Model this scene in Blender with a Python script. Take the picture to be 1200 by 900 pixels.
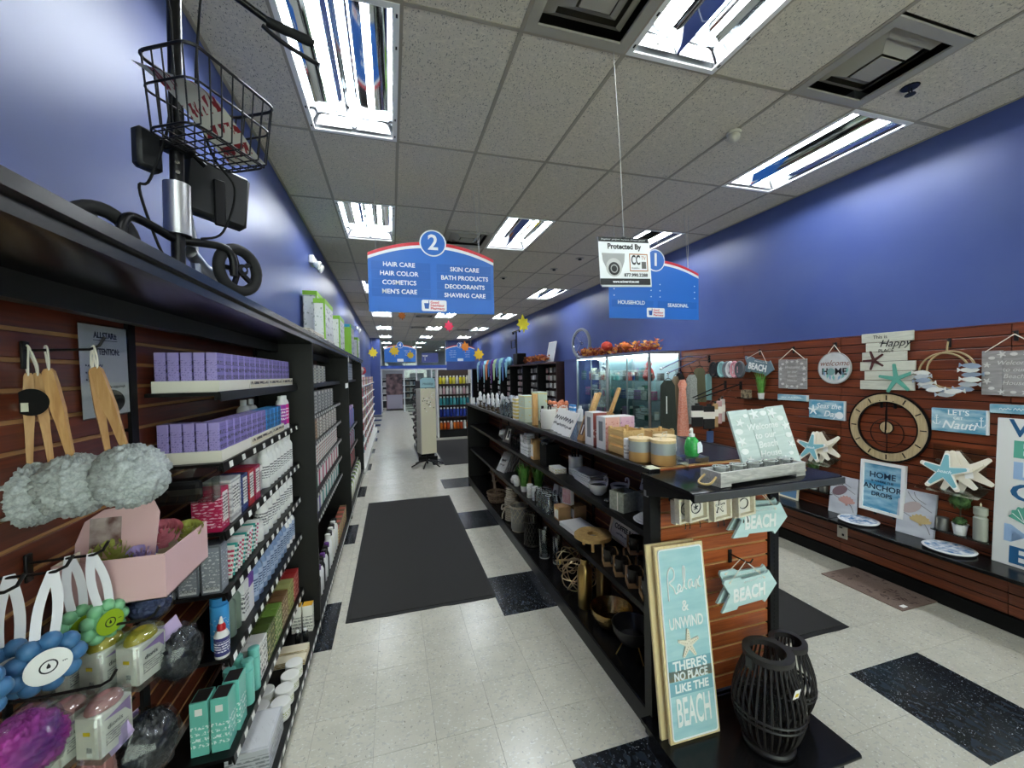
import bpy, bmesh, math, random
from math import sin, cos, pi, radians
from mathutils import Vector, Matrix
random.seed(7)
for o in list(bpy.data.objects): bpy.data.objects.remove(o, do_unlink=True)
SC = bpy.context.scene
COL = SC.collection
# ------------------------------------------------------------------ camera
FPX, PITCH, YAW, ROLL = 477.54, radians(-1.495), radians(16.473), radians(-1.067)
HC, CEIL = 1.8564, 3.6516
EYE = Vector((0, 0, HC))
_f = Vector((sin(YAW), cos(YAW), 0)); _r = Vector((cos(YAW), -sin(YAW), 0)); _u = Vector((0, 0, 1))
FW = _f*cos(PITCH) + _u*sin(PITCH); _u2 = _u*cos(PITCH) - _f*sin(PITCH)
RT = _r*cos(ROLL) + _u2*sin(ROLL); UP = _u2*cos(ROLL) - _r*sin(ROLL)
cd = bpy.data.cameras.new('camera'); cam = bpy.data.objects.new('camera', cd); COL.objects.link(cam)
cd.sensor_fit = 'HORIZONTAL'; cd.sensor_width = 36; cd.lens = FPX/1200*36; cd.clip_start = .02; cd.clip_end = 200
cam.matrix_world = Matrix(((RT.x, UP.x, -FW.x, 0), (RT.y, UP.y, -FW.y, 0), (RT.z, UP.z, -FW.z, HC), (0, 0, 0, 1)))
SC.camera = cam
# ------------------------------------------------------------------ world, exposure
w = bpy.data.worlds.new('world'); SC.world = w; w.use_nodes = True
w.node_tree.nodes['Background'].inputs[0].default_value = (1, .96, .9, 1)
w.node_tree.nodes['Background'].inputs[1].default_value = 4.2
vs = SC.view_settings
vs.view_transform = 'Standard'; vs.look = 'None'; vs.gamma = 1; vs.use_curve_mapping = False; vs.exposure = 0.76
TUBE = 38.0            # strength of the fluorescent tubes

def at(x, y, ax, v):
    "point where the photograph's pixel meets the plane axis = v"
    d = RT*((x-600)/FPX) - UP*((y-450)/FPX) + FW
    k = 'XYZ'.index(ax); t = (v-EYE[k])/d[k]
    return EYE + d*t

def lin(h):
    h = h.lstrip('#'); r = []
    for i in (0, 2, 4):
        c = int(h[i:i+2], 16)/255
        r.append(c/12.92 if c <= .04045 else ((c+.055)/1.055)**2.4)
    return (*r, 1)

# ------------------------------------------------------------------ materials
MATS = {}
def _new(name):
    m = bpy.data.materials.new(name); m.use_nodes = True
    nt = m.node_tree; b = nt.nodes['Principled BSDF']; MATS[name] = m
    return m, nt, b
def N(nt, t, **kw):
    n = nt.nodes.new(t)
    for k, v in kw.items():
        if k.startswith('i_'): n.inputs[k[2:].replace('_', ' ')].default_value = v
        else: setattr(n, k, v)
    return n
def coords(nt, scale=(1, 1, 1), rnd=True, kind='Object'):
    tc = N(nt, 'ShaderNodeTexCoord'); mp = N(nt, 'ShaderNodeMapping'); mp.inputs['Scale'].default_value = scale
    if rnd:
        oi = N(nt, 'ShaderNodeObjectInfo'); ad = N(nt, 'ShaderNodeVectorMath', operation='ADD'); ml = N(nt, 'ShaderNodeVectorMath', operation='SCALE')
        ml.inputs['Scale'].default_value = 37
        cx = N(nt, 'ShaderNodeCombineXYZ')
        for k in range(3): nt.links.new(oi.outputs['Random'], cx.inputs[k])
        nt.links.new(cx.outputs[0], ml.inputs[0]); nt.links.new(tc.outputs[kind], ad.inputs[0]); nt.links.new(ml.outputs[0], ad.inputs[1])
        nt.links.new(ad.outputs[0], mp.inputs[0])
    else: nt.links.new(tc.outputs[kind], mp.inputs[0])
    return mp.outputs[0]
def ramp(nt, src, stops):
    r = N(nt, 'ShaderNodeValToRGB'); e = r.color_ramp.elements
    e[0].position, e[0].color = stops[0]; e[1].position, e[1].color = stops[-1]
    for p, c in stops[1:-1]: x = e.new(p); x.color = c
    nt.links.new(src, r.inputs[0]); return r.outputs[0]
def mixc(nt, fac, a, b):
    m = N(nt, 'ShaderNodeMix', data_type='RGBA')
    for k, v in ((0, fac), (6, a), (7, b)):
        if isinstance(v, (tuple, float, int)): m.inputs[k].default_value = v
        else: nt.links.new(v, m.inputs[k])
    return m.outputs[2]
def mat(name, col='808080', rough=.5, metal=0, col2=None, ns=40, nscale=(1, 1, 1), bump=0, trans=0, alpha=1, ior=1.45, emit=0, sheen=0, coat=0, spec=.5):
    if name in MATS: return MATS[name]
    m, nt, b = _new(name); c = lin(col); b.inputs['Specular IOR Level'].default_value = spec
    b.inputs['Base Color'].default_value = c; b.inputs['Roughness'].default_value = rough; b.inputs['Metallic'].default_value = metal
    b.inputs['Transmission Weight'].default_value = trans; b.inputs['Alpha'].default_value = alpha; b.inputs['IOR'].default_value = ior
    b.inputs['Sheen Weight'].default_value = sheen; b.inputs['Coat Weight'].default_value = coat
    if emit: b.inputs['Emission Color'].default_value = c; b.inputs['Emission Strength'].default_value = emit
    if col2 or bump:
        nz = N(nt, 'ShaderNodeTexNoise'); nz.inputs['Scale'].default_value = ns; nz.inputs['Detail'].default_value = 3
        nt.links.new(coords(nt, nscale), nz.inputs[0])
        if col2: nt.links.new(ramp(nt, nz.outputs[0], [(.35, c), (.65, lin(col2))]), b.inputs['Base Color'])
        if bump:
            bp = N(nt, 'ShaderNodeBump'); bp.inputs['Strength'].default_value = bump; bp.inputs['Distance'].default_value = .01
            nt.links.new(nz.outputs[0], bp.inputs['Height']); nt.links.new(bp.outputs[0], b.inputs['Normal'])
    return m
def woodmat(name, c1, c2, scale=(60, 4, 60), rough=.4, coat=0, dist=2.0):
    if name in MATS: return MATS[name]
    m, nt, b = _new(name)
    nz = N(nt, 'ShaderNodeTexNoise'); nz.inputs['Scale'].default_value = 1; nz.inputs['Detail'].default_value = 4; nz.inputs['Distortion'].default_value = dist
    nt.links.new(coords(nt, scale), nz.inputs[0])
    col = ramp(nt, nz.outputs[0], [(.3, lin(c1)), (.7, lin(c2))])
    oi = N(nt, 'ShaderNodeObjectInfo'); hs = N(nt, 'ShaderNodeHueSaturation')
    mr = N(nt, 'ShaderNodeMapRange'); mr.inputs[3].default_value = .88; mr.inputs[4].default_value = 1.12
    nt.links.new(oi.outputs['Random'], mr.inputs[0]); nt.links.new(mr.outputs[0], hs.inputs['Value']); nt.links.new(col, hs.inputs['Color'])
    nt.links.new(hs.outputs[0], b.inputs['Base Color'])
    b.inputs['Roughness'].default_value = rough; b.inputs['Coat Weight'].default_value = coat
    return m
def speckle(name, base, chips, scale=55, thr=.66, rough=.25, var=.06, cloud=None):
    "vinyl tile / ceiling board: flecks of other tones in a base colour"
    if name in MATS: return MATS[name]
    m, nt, b = _new(name); v = coords(nt); col = lin(base)
    if cloud:
        nc = N(nt, 'ShaderNodeTexNoise'); nc.inputs['Scale'].default_value = 9; nc.inputs['Detail'].default_value = 4; nt.links.new(v, nc.inputs[0])
        col = ramp(nt, nc.outputs[0], [(.35, lin(base)), (.7, lin(cloud))])
    for k, (c, s, t) in enumerate(chips):
        mp = N(nt, 'ShaderNodeMapping'); mp.inputs['Scale'].default_value = (1, 1.6 if k % 2 else .6, 1); mp.inputs['Location'].default_value = (k*3.1, k*1.7, 0)
        mp.inputs['Rotation'].default_value = (0, 0, .6*k)
        nt.links.new(v, mp.inputs[0])
        n = N(nt, 'ShaderNodeTexNoise'); n.inputs['Scale'].default_value = s; n.inputs['Detail'].default_value = 1.5; nt.links.new(mp.outputs[0], n.inputs[0])
        f = ramp(nt, n.outputs[0], [(t, (0, 0, 0, 1)), (t+.025, (1, 1, 1, 1))])
        col = mixc(nt, f, col, lin(c))
    oi = N(nt, 'ShaderNodeObjectInfo'); hs = N(nt, 'ShaderNodeHueSaturation'); mr = N(nt, 'ShaderNodeMapRange')
    mr.inputs[3].default_value = 1-var; mr.inputs[4].default_value = 1+var
    nt.links.new(oi.outputs['Random'], mr.inputs[0]); nt.links.new(mr.outputs[0], hs.inputs['Value'])
    if isinstance(col, tuple): hs.inputs['Color'].default_value = col
    else: nt.links.new(col, hs.inputs['Color'])
    nt.links.new(hs.outputs[0], b.inputs['Base Color']); b.inputs['Roughness'].default_value = rough
    return m
def pmat(name, base, ink, lo=.15, hi=.85, rows=9, words=5, rough=.35, second=None, cut=.5, thr=.45):
    "printed carton or label: rows of word-sized blocks of ink; second = lower field of another colour"
    if name in MATS: return MATS[name]
    m, nt, b = _new(name)
    tc = N(nt, 'ShaderNodeTexCoord'); sp = N(nt, 'ShaderNodeSeparateXYZ'); nt.links.new(tc.outputs['Generated'], sp.inputs[0])
    ad = N(nt, 'ShaderNodeMath', operation='ADD'); nt.links.new(sp.outputs[0], ad.inputs[0]); nt.links.new(sp.outputs[1], ad.inputs[1])
    cx = N(nt, 'ShaderNodeCombineXYZ'); nt.links.new(ad.outputs[0], cx.inputs[0]); nt.links.new(sp.outputs[2], cx.inputs[1])
    mp = N(nt, 'ShaderNodeMapping'); mp.inputs['Scale'].default_value = (words, rows, 1); nt.links.new(cx.outputs[0], mp.inputs[0])
    wn = N(nt, 'ShaderNodeTexNoise'); wn.inputs['Scale'].default_value = 1.7; wn.inputs['Detail'].default_value = 2; nt.links.new(mp.outputs[0], wn.inputs[0])
    fr = N(nt, 'ShaderNodeMath', operation='FRACT'); ml = N(nt, 'ShaderNodeMath', operation='MULTIPLY'); ml.inputs[1].default_value = rows
    nt.links.new(sp.outputs[2], ml.inputs[0]); nt.links.new(ml.outputs[0], fr.inputs[0])
    def gt(s, v, op='GREATER_THAN'):
        g = N(nt, 'ShaderNodeMath', operation=op); nt.links.new(s, g.inputs[0]); g.inputs[1].default_value = v; return g.outputs[0]
    def mul(a, c):
        g = N(nt, 'ShaderNodeMath', operation='MULTIPLY'); nt.links.new(a, g.inputs[0]); nt.links.new(c, g.inputs[1]); return g.outputs[0]
    f = mul(mul(gt(wn.outputs[0], thr), gt(fr.outputs[0], .45)), mul(gt(sp.outputs[2], lo), gt(sp.outputs[2], hi, 'LESS_THAN')))
    col = lin(base)
    if second: col = mixc(nt, gt(sp.outputs[2], cut, 'LESS_THAN'), lin(base), lin(second))
    nt.links.new(mixc(nt, f, col, lin(ink)), b.inputs['Base Color']); b.inputs['Roughness'].default_value = rough
    return m
def glassmat(name, col='f4faf8', alpha=.18, rough=.03):
    "thin clear plastic or pane glass"
    if name in MATS: return MATS[name]
    m, nt, b = _new(name)
    tr = N(nt, 'ShaderNodeBsdfTransparent'); tr.inputs[0].default_value = lin(col)
    gl = N(nt, 'ShaderNodeBsdfGlossy'); gl.inputs['Roughness'].default_value = rough; gl.inputs['Color'].default_value = (1, 1, 1, 1)
    lw = N(nt, 'ShaderNodeLayerWeight'); lw.inputs[0].default_value = .35
    mr = N(nt, 'ShaderNodeMapRange'); mr.inputs[3].default_value = alpha*.4; mr.inputs[4].default_value = min(1, alpha*3)
    nt.links.new(lw.outputs['Fresnel'], mr.inputs[0])
    mx = N(nt, 'ShaderNodeMixShader'); nt.links.new(mr.outputs[0], mx.inputs[0]); nt.links.new(tr.outputs[0], mx.inputs[1]); nt.links.new(gl.outputs[0], mx.inputs[2])
    nt.links.new(mx.outputs[0], nt.nodes['Material Output'].inputs[0])
    return m

BLACK = mat('black_metal', '0e0e0f', .35, spec=.3)
BLACKM = mat('black_matte', '0a0a0b', .6, spec=.25)
DGREY = mat('charcoal_metal', '1f1f1d', .45, spec=.3)
WHITE = mat('white_paint', 'f2f1ec', .45)
CREAM = mat('cream_card', 'f1ead2', .5)
CHROME = mat('chrome', 'd8d8d8', .12, 1)
STEEL = mat('brushed_steel', 'b5b6b6', .3, 1)
CLEAR = glassmat('clear_plastic')
GLASS = glassmat('glass', 'eef8f4', .22, .01)
TWINE = mat('white_twine', 'e9e3d4', .8)
WHITEINK = mat('white_ink', 'f4f6f2', .6)

# ------------------------------------------------------------------ mesh building
class MB:
    def __init__(s): s.v = []; s.f = []; s.mi = []; s.M = Matrix.Identity(4); s.m = 0
    def add(s, vs, fs, m=None):
        n = len(s.v); s.v += [tuple(s.M @ Vector(p)) for p in vs]
        for f in fs: s.f.append([i+n for i in f]); s.mi.append(s.m if m is None else m)
        return s
    def box(s, c, d, m=None, R=None):
        x, y, z = d[0]/2, d[1]/2, d[2]/2; c = Vector(c)
        vs = [Vector(p) for p in ((-x,-y,-z),(x,-y,-z),(x,y,-z),(-x,y,-z),(-x,-y,z),(x,-y,z),(x,y,z),(-x,y,z))]
        if R is not None: vs = [R @ p for p in vs]
        return s.add([c+p for p in vs], [(0,3,2,1),(4,5,6,7),(0,1,5,4),(1,2,6,5),(2,3,7,6),(3,0,4,7)], m)
    def bx(s, x0, x1, y0, y1, z0, z1, m=None):
        return s.box(((x0+x1)/2, (y0+y1)/2, (z0+z1)/2), (abs(x1-x0), abs(y1-y0), abs(z1-z0)), m)
    def cbox(s, c, d, b=.004, m=None, R=None):
        "box with chamfered edges"
        h = [k/2 for k in d]; b = min(b, min(h)*.49); c = Vector(c); vs = []; idx = {}
        for sx in (-1, 1):
            for sy in (-1, 1):
                for sz in (-1, 1):
                    for a in range(3):
                        p = [sx*(h[0]-b), sy*(h[1]-b), sz*(h[2]-b)]; p[a] = (sx, sy, sz)[a]*h[a]
                        idx[(sx, sy, sz, a)] = len(vs); vs.append(Vector(p))
        fs = []
        def q(*k): fs.append([idx[i] for i in k])
        for t in (-1, 1):
            q((t,-1,-1,0),(t,1,-1,0),(t,1,1,0),(t,-1,1,0)); q((-1,t,-1,1),(1,t,-1,1),(1,t,1,1),(-1,t,1,1)); q((-1,-1,t,2),(1,-1,t,2),(1,1,t,2),(-1,1,t,2))
            for u in (-1, 1):
                q((t,u,-1,0),(t,u,1,0),(t,u,1,1),(t,u,-1,1)); q((t,-1,u,0),(t,1,u,0),(t,1,u,2),(t,-1,u,2)); q((-1,t,u,1),(1,t,u,1),(1,t,u,2),(-1,t,u,2))
                for w_ in (-1, 1): q((t,u,w_,0),(t,u,w_,1),(t,u,w_,2))
        for k, f in enumerate(fs):
            a, b_, c_ = (vs[i] for i in f[:3])
            if (b_-a).cross(c_-a).dot(a+b_+c_) < 0: fs[k] = f[::-1]
        if R is not None: vs = [R @ p for p in vs]
        return s.add([c+p for p in vs], fs, m)
    def lathe(s, prof, n=16, c=(0, 0, 0), m=None, capb=True, capt=True, sx=1, sy=1):
        vs = []; fs = []
        for r, z in prof:
            for k in range(n): a = 2*pi*k/n; vs.append((c[0]+r*cos(a)*sx, c[1]+r*sin(a)*sy, c[2]+z))
        for j in range(len(prof)-1):
            for k in range(n): fs.append((j*n+k, j*n+(k+1) % n, (j+1)*n+(k+1) % n, (j+1)*n+k))
        if capb: fs.append(list(range(n))[::-1])
        if capt: fs.append([(len(prof)-1)*n+k for k in range(n)])
        return s.add(vs, fs, m)
    def cyl(s, p0, p1, r0, r1=None, n=10, m=None):
        p0, p1 = Vector(p0), Vector(p1); r1 = r0 if r1 is None else r1
        z = (p1-p0).normalized(); x = z.orthogonal().normalized(); y = z.cross(x); vs = []
        for p, r in ((p0, r0), (p1, r1)):
            for k in range(n): a = 2*pi*k/n; vs.append(p+x*(r*cos(a))+y*(r*sin(a)))
        fs = [(k, (k+1) % n, n+(k+1) % n, n+k) for k in range(n)] + [list(range(n))[::-1], list(range(n, 2*n))]
        return s.add(vs, fs, m)
    def tube(s, pts, r, n=6, closed=False, m=None):
        pts = [Vector(p) for p in pts]; L = len(pts); vs = []; fs = []; up = None
        rr = r if isinstance(r, (list, tuple)) else [r]*L
        for i, p in enumerate(pts):
            a = pts[i-1] if (i or closed) else p; b = pts[(i+1) % L] if (i < L-1 or closed) else p
            t = (b-a); t = t.normalized() if t.length > 1e-9 else Vector((0, 0, 1))
            up = t.orthogonal().normalized() if up is None else (up-t*up.dot(t))
            up = up.normalized() if up.length > 1e-6 else t.orthogonal().normalized()
            w_ = t.cross(up)
            for k in range(n): a_ = 2*pi*k/n; vs.append(p+up*(rr[i]*cos(a_))+w_*(rr[i]*sin(a_)))
        for i in range(L if closed else L-1):
            for k in range(n): fs.append((i*n+k, i*n+(k+1) % n, ((i+1) % L)*n+(k+1) % n, ((i+1) % L)*n+k))
        if not closed: fs += [list(range(n))[::-1], [(L-1)*n+k for k in range(n)]]
        return s.add(vs, fs, m)
    def prism(s, poly, z0, z1, m=None, mside=None):
        "polygon in local xy extruded along local z"
        a = sum(poly[i-1][0]*poly[i][1]-poly[i][0]*poly[i-1][1] for i in range(len(poly)))
        if a < 0: poly = poly[::-1]
        n = len(poly); vs = [(x, y, z0) for x, y in poly]+[(x, y, z1) for x, y in poly]
        s.add(vs, [list(range(n))[::-1], list(range(n, 2*n))], m)
        return s.add(vs, [(k, (k+1) % n, n+(k+1) % n, n+k) for k in range(n)], m if mside is None else mside)
    def ring(s, outer, inner, z0, z1, m=None):
        n = len(outer); vs = [(x, y, z) for z in (z0, z1) for P in (outer, inner) for x, y in P]; fs = []
        for k in range(n):
            j = (k+1) % n
            fs += [(2*n+k, 2*n+j, 3*n+j, 3*n+k), (k, n+k, n+j, j), (k, j, 2*n+j, 2*n+k), (n+k, 3*n+k, 3*n+j, n+j)]
        return s.add(vs, fs, m)
    def ball(s, c, r, nu=10, nv=7, m=None, jit=0, sc=(1, 1, 1)):
        prof = []; vs = []; fs = []
        for j in range(1, nv):
            t = pi*j/nv
            for k in range(nu):
                a = 2*pi*k/nu; q = r*(1+random.uniform(-jit, jit))
                vs.append((c[0]+q*sin(t)*cos(a)*sc[0], c[1]+q*sin(t)*sin(a)*sc[1], c[2]-q*cos(t)*sc[2]))
        for j in range(nv-2):
            for k in range(nu): fs.append((j*nu+k, j*nu+(k+1) % nu, (j+1)*nu+(k+1) % nu, (j+1)*nu+k))
        b = len(vs); vs += [(c[0], c[1], c[2]-r*sc[2]), (c[0], c[1], c[2]+r*sc[2])]
        for k in range(nu): fs += [(b, (k+1) % nu, k), (b+1, (nv-2)*nu+k, (nv-2)*nu+(k+1) % nu)]
        return s.add(vs, fs, m)
    def quad(s, a, b, c, d, m=None): return s.add([a, b, c, d], [(0, 1, 2, 3)], m)
    def mesh(s, name, mats, smooth=True):
        me = bpy.data.meshes.new(name); me.from_pydata(s.v, [], s.f)
        for m in (mats if isinstance(mats, (list, tuple)) else [mats]): me.materials.append(m)
        me.polygons.foreach_set('material_index', s.mi)
        me.update()
        if smooth: me.shade_smooth(); me.set_sharp_from_angle(angle=radians(38))
        return me

def obj(name, data, parent=None, loc=None, M=None):
    o = bpy.data.objects.new(name, data); COL.objects.link(o)
    if parent: o.parent = parent
    if M is not None: o.matrix_local = M
    if loc is not None: o.location = loc
    return o
def tag(o, label=None, cat=None, group=None, kind=None):
    if label: o['label'] = label
    if cat: o['category'] = cat
    if group: o['group'] = group
    if kind: o['kind'] = kind
    return o
def thing(name, label, cat, loc=(0, 0, 0), rz=0, group=None, M=None):
    o = obj(name, None); o.empty_display_size = .05
    if M is not None: o.matrix_local = M
    else: o.location = loc; o.rotation_euler = (0, 0, rz)
    return tag(o, label, cat, group)
def part(name, mb, mats, parent, smooth=True, label=None, kind=None, loc=None, M=None):
    o = obj(name, mb.mesh(name, mats, smooth) if isinstance(mb, MB) else mb, parent, loc, M)
    return tag(o, label, None, None, kind)
def single(name, mb, mats, label, cat, loc=(0, 0, 0), rz=0, group=None, M=None, kind=None):
    o = obj(name, mb.mesh(name, mats) if isinstance(mb, MB) else mb)
    if M is not None: o.matrix_local = M
    else: o.location = loc; o.rotation_euler = (0, 0, rz)
    return tag(o, label, cat, group, kind)
def struct(name, mb, mats, parent=None):
    o = obj(name, mb.mesh(name, mats), parent)
    if not parent: o['kind'] = 'structure'
    return o
KIDS = {}
def kids(o):
    return [c for c in COL.objects if c.parent == o] if o.name not in KIDS else KIDS[o.name]
def dup(root, loc, rz=0, label=None, group=None, scale=1, M=None, parent=None):
    if root.name not in KIDS: KIDS[root.name] = [(c, [g for g in c.children]) for c in root.children]
    r = root.copy(); COL.objects.link(r)
    if M is not None: r.matrix_local = M
    else:
        r.location = loc; r.rotation_euler = (0, 0, rz)
        r.scale = (scale,)*3 if isinstance(scale, (int, float)) else scale
    if label: r['label'] = label
    if group: r['group'] = group
    for ch, gs in KIDS[root.name]:
        c = ch.copy(); COL.objects.link(c); c.parent = r
        for g in gs: d = g.copy(); COL.objects.link(d); d.parent = c
    return r
ORD = 'first second third fourth fifth sixth seventh eighth ninth tenth eleventh twelfth thirteenth fourteenth fifteenth sixteenth seventeenth eighteenth nineteenth twentieth twenty-first twenty-second twenty-third twenty-fourth twenty-fifth twenty-sixth twenty-seventh twenty-eighth twenty-ninth thirtieth thirty-first thirty-second thirty-third thirty-fourth thirty-fifth'.split()
def cname(h):
    import colorsys
    r, g, b = (int(h[i:i+2], 16)/255 for i in (0, 2, 4)); H, S, V = colorsys.rgb_to_hsv(r, g, b); H *= 360
    if S < .13: return 'black' if V < .2 else 'charcoal' if V < .4 else 'grey' if V < .72 else 'pale grey' if V < .86 else 'white'
    if S < .22 and V > .78: return 'cream'
    n = 'red' if H < 16 or H > 345 else 'brown' if H < 45 and V < .62 else 'orange' if H < 32 else 'tan' if H < 48 and S < .5 else 'yellow' if H < 62 else 'olive' if H < 80 and V < .5 else 'green' if H < 160 else 'teal' if H < 195 else 'blue' if H < 245 else 'violet' if H < 300 else 'pink'
    return ('dark ' if V < .42 else 'pale ' if S < .3 and V > .6 else '')+n
def place(first, spots, labels=None):
    "move the first thing to spots[0] and copies of it to the rest; a spot is (loc, rz[, scale])"
    out = []
    for i, s in enumerate(spots):
        loc, rz = s[0], s[1]; sc = s[2] if len(s) > 2 else 1
        lab = labels[i] if isinstance(labels, (list, tuple)) else labels
        if isinstance(lab, str) and '{' in lab: lab = lab.format(o=ORD[i], h=ORD[i//2], f='front' if i % 2 == 0 else 'rear')
        if i == 0:
            o = first
            if lab: o['label'] = lab
        else: o = dup(first, loc, rz, lab)
        out.append((o, loc, rz, sc))
    for o, loc, rz, sc in out:
        o.location = loc; o.rotation_euler = (0, 0, rz); o.scale = (sc,)*3 if isinstance(sc, (int, float)) else sc
    return [o for o, *_ in out]
def frame(o, u, v):
    u = Vector(u).normalized(); v = Vector(v); n = u.cross(v).normalized(); v = n.cross(u); o = Vector(o)
    return Matrix(((u.x, v.x, n.x, o.x), (u.y, v.y, n.y, o.y), (u.z, v.z, n.z, o.z), (0, 0, 0, 1)))
def RW(x, y, z): return frame((x, y, z), (0, -1, 0), (0, 0, 1))      # on the right wall, facing -X
def CW(x, y, z): return frame((x, y, z), (1, 0, 0), (0, 0, 1))       # facing the camera (-Y)
def LW(x, y, z): return frame((x, y, z), (0, 1, 0), (0, 0, 1))       # facing +X
TXT = {}
def text(s, size, th=.001, shear=0, bold=0, width=None, align='CENTER', spacing=1):
    key = (s, round(size, 4), th, shear, bold, width, align, spacing)
    if key in TXT: return TXT[key]
    cu = bpy.data.curves.new('lettering', 'FONT'); cu.body = s; cu.size = size; cu.extrude = th/2; cu.shear = shear; cu.offset = bold
    cu.align_x = align; cu.align_y = 'CENTER'; cu.resolution_u = 3; cu.space_character = spacing
    ob = bpy.data.objects.new('tmp_text', cu)
    me = bpy.data.meshes.new_from_object(ob)
    bpy.data.objects.remove(ob); bpy.data.curves.remove(cu)
    if width and len(me.vertices):
        xs = [v.co.x for v in me.vertices]; k = width/(max(xs)-min(xs)); me.transform(Matrix.Diagonal((k, 1, 1, 1)))
    me.name = 'lettering'; TXT[key] = me
    return me
def letter(parent, s, size, x, y, z, m, th=.001, shear=0, bold=0, width=None, align='CENTER', rot=0, name='lettering', spacing=1):
    me = text(s, size, th, shear, bold, width, align, spacing).copy(); me.materials.clear(); me.materials.append(m)
    return part(name, me, None, parent, M=Matrix.Translation((x, y, z)) @ Matrix.Rotation(rot, 4, 'Z'))
def scrawl(parent, w_, size, x, y, z, m, words=2, seed=1, M=None):
    "lettering too small to read in the photograph: wavy strokes of the same length and weight"
    rs = random.Random(seed*31+int(w_*1000)); mb = MB(); x0 = -w_/2; ws = [rs.uniform(.7, 1.3) for _ in range(words)]; tot = sum(ws)
    for q in ws:
        L = w_*q/tot*.86; n = max(4, int(L/size*3.2)); pts = []
        for k in range(n+1): pts.append((x0+L*k/n, size*rs.uniform(.12, .42)*(1 if k % 2 else -1), 0))
        mb.tube(spline(pts, 2), size*.07, 4); x0 += w_*q/tot
    return part('lettering', mb, m, parent, kind='stuff', M=(M or Matrix.Identity(4)) @ Matrix.Translation((x, y, z)))
def circ(r, n=24, cx=0, cy=0, ry=None): return [(cx+r*cos(2*pi*k/n), cy+(ry or r)*sin(2*pi*k/n)) for k in range(n)]
def rrect(w_, h, r, n=4):
    P = []
    for sx, sy, a0 in ((1, 1, 0), (-1, 1, 90), (-1, -1, 180), (1, -1, 270)):
        for k in range(n+1): a = radians(a0+90*k/n); P.append((sx*(w_/2-r)+r*cos(a), sy*(h/2-r)+r*sin(a)))
    return P
def starpoly(R, r, n=5, rot=pi/2, fat=True):
    P = []
    for k in range(n):
        a = rot+2*pi*k/n; d = pi/n
        if fat: P += [(R*cos(a-.09), R*sin(a-.09)), (R*1.03*cos(a), R*1.03*sin(a)), (R*cos(a+.09), R*sin(a+.09))]
        else: P.append((R*cos(a), R*sin(a)))
        P.append((r*cos(a+d), r*sin(a+d)))
    return P
def spline(pts, n=6):
    "Catmull-Rom through points"
    P = [Vector(p) for p in pts]; out = []
    for i in range(len(P)-1):
        a, b, c, d = P[max(i-1, 0)], P[i], P[i+1], P[min(i+2, len(P)-1)]
        for k in range(n):
            t = k/n; out.append(.5*((2*b)+(c-a)*t+(2*a-5*b+4*c-d)*t*t+(3*b-a-3*c+d)*t**3))
    out.append(P[-1]); return out
# ------------------------------------------------------------------ the setting
XL, XR, YB, YF, YG = -.93, 4.13, 31.34, -4.2, 21.6
BLUE = mat('blue_wall_paint', '44548f', .42, col2='48588f', ns=3)
_vct = speckle('white_vinyl_tile', 'cdc9b9', [('a9a79c', 70, .68), ('d8d8cf', 60, .64), ('7d7b72', 85, .735), ('bcbaaf', 35, .62)], rough=.24, var=.035, cloud='c2bfb0')
_dct = speckle('black_vinyl_tile', '1b1f24', [('50565e', 70, .64), ('c9ccd0', 105, .70), ('2c333c', 30, .56)], rough=.22, var=.05)
GROUT = mat('tile_joint', '8d8b82', .7)
FT = .3048; FX0, FY0 = -.131, 2.058
fl = MB().bx(XL-.1, XR+.1, YF, YB, -.1, -.004); floor = struct('floor', fl, GROUT)
def istile_dark(a, b): return (a % 6 in (3, 4)) and (b % 6 in (3, 4))
def tileshape(cx, cy, mb):
    h = FT/2-.0007; mb.box((cx, cy, -.002), (2*h, 2*h, .004))
tl = MB(); tileshape(0, 0, tl); TLm = tl.mesh('floor_tile', _vct, False); tl2 = MB(); tileshape(0, 0, tl2); TDm = tl2.mesh('floor_tile', _dct, False)
cells = []
for a in range(-3, 15):
    for b in range(-21, 97):
        cx, cy = FX0+FT*(a+.5), FY0+FT*(b+.5)
        if cx < XL-.1 or cx > XR+.1: continue
        dk = istile_dark(a, b)
        seen = (-.72 < cx < 1.3 and cy > 1.6) or (cx > 1.85 and cx < 4.1 and .85 < cy < 3.6) or (.6 < cx < 2 and 7 < cy < 12)
        cells.append((not seen, cy if seen else 99, cx, cy, dk))
cells.sort(); fieldL, fieldD = MB(), MB()
for i, (ns_, _, cx, cy, dk) in enumerate(cells):
    if i < 300 and not ns_: obj('floor_tile', TDm if dk else TLm, floor, (cx, cy, 0))
    else: tileshape(cx, cy, fieldD if dk else fieldL)
for mb, m in ((fieldL, _vct), (fieldD, _dct)): part('floor_tile_field', mb, m, floor, False, kind='stuff')

# walls
struct('wall_left', MB().bx(XL-.12, XL, YF, YB+.1, 0, 4), BLUE)
struct('wall_right', MB().bx(XR, XR+.12, YF, YB+.1, 0, 4), BLUE)
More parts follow.
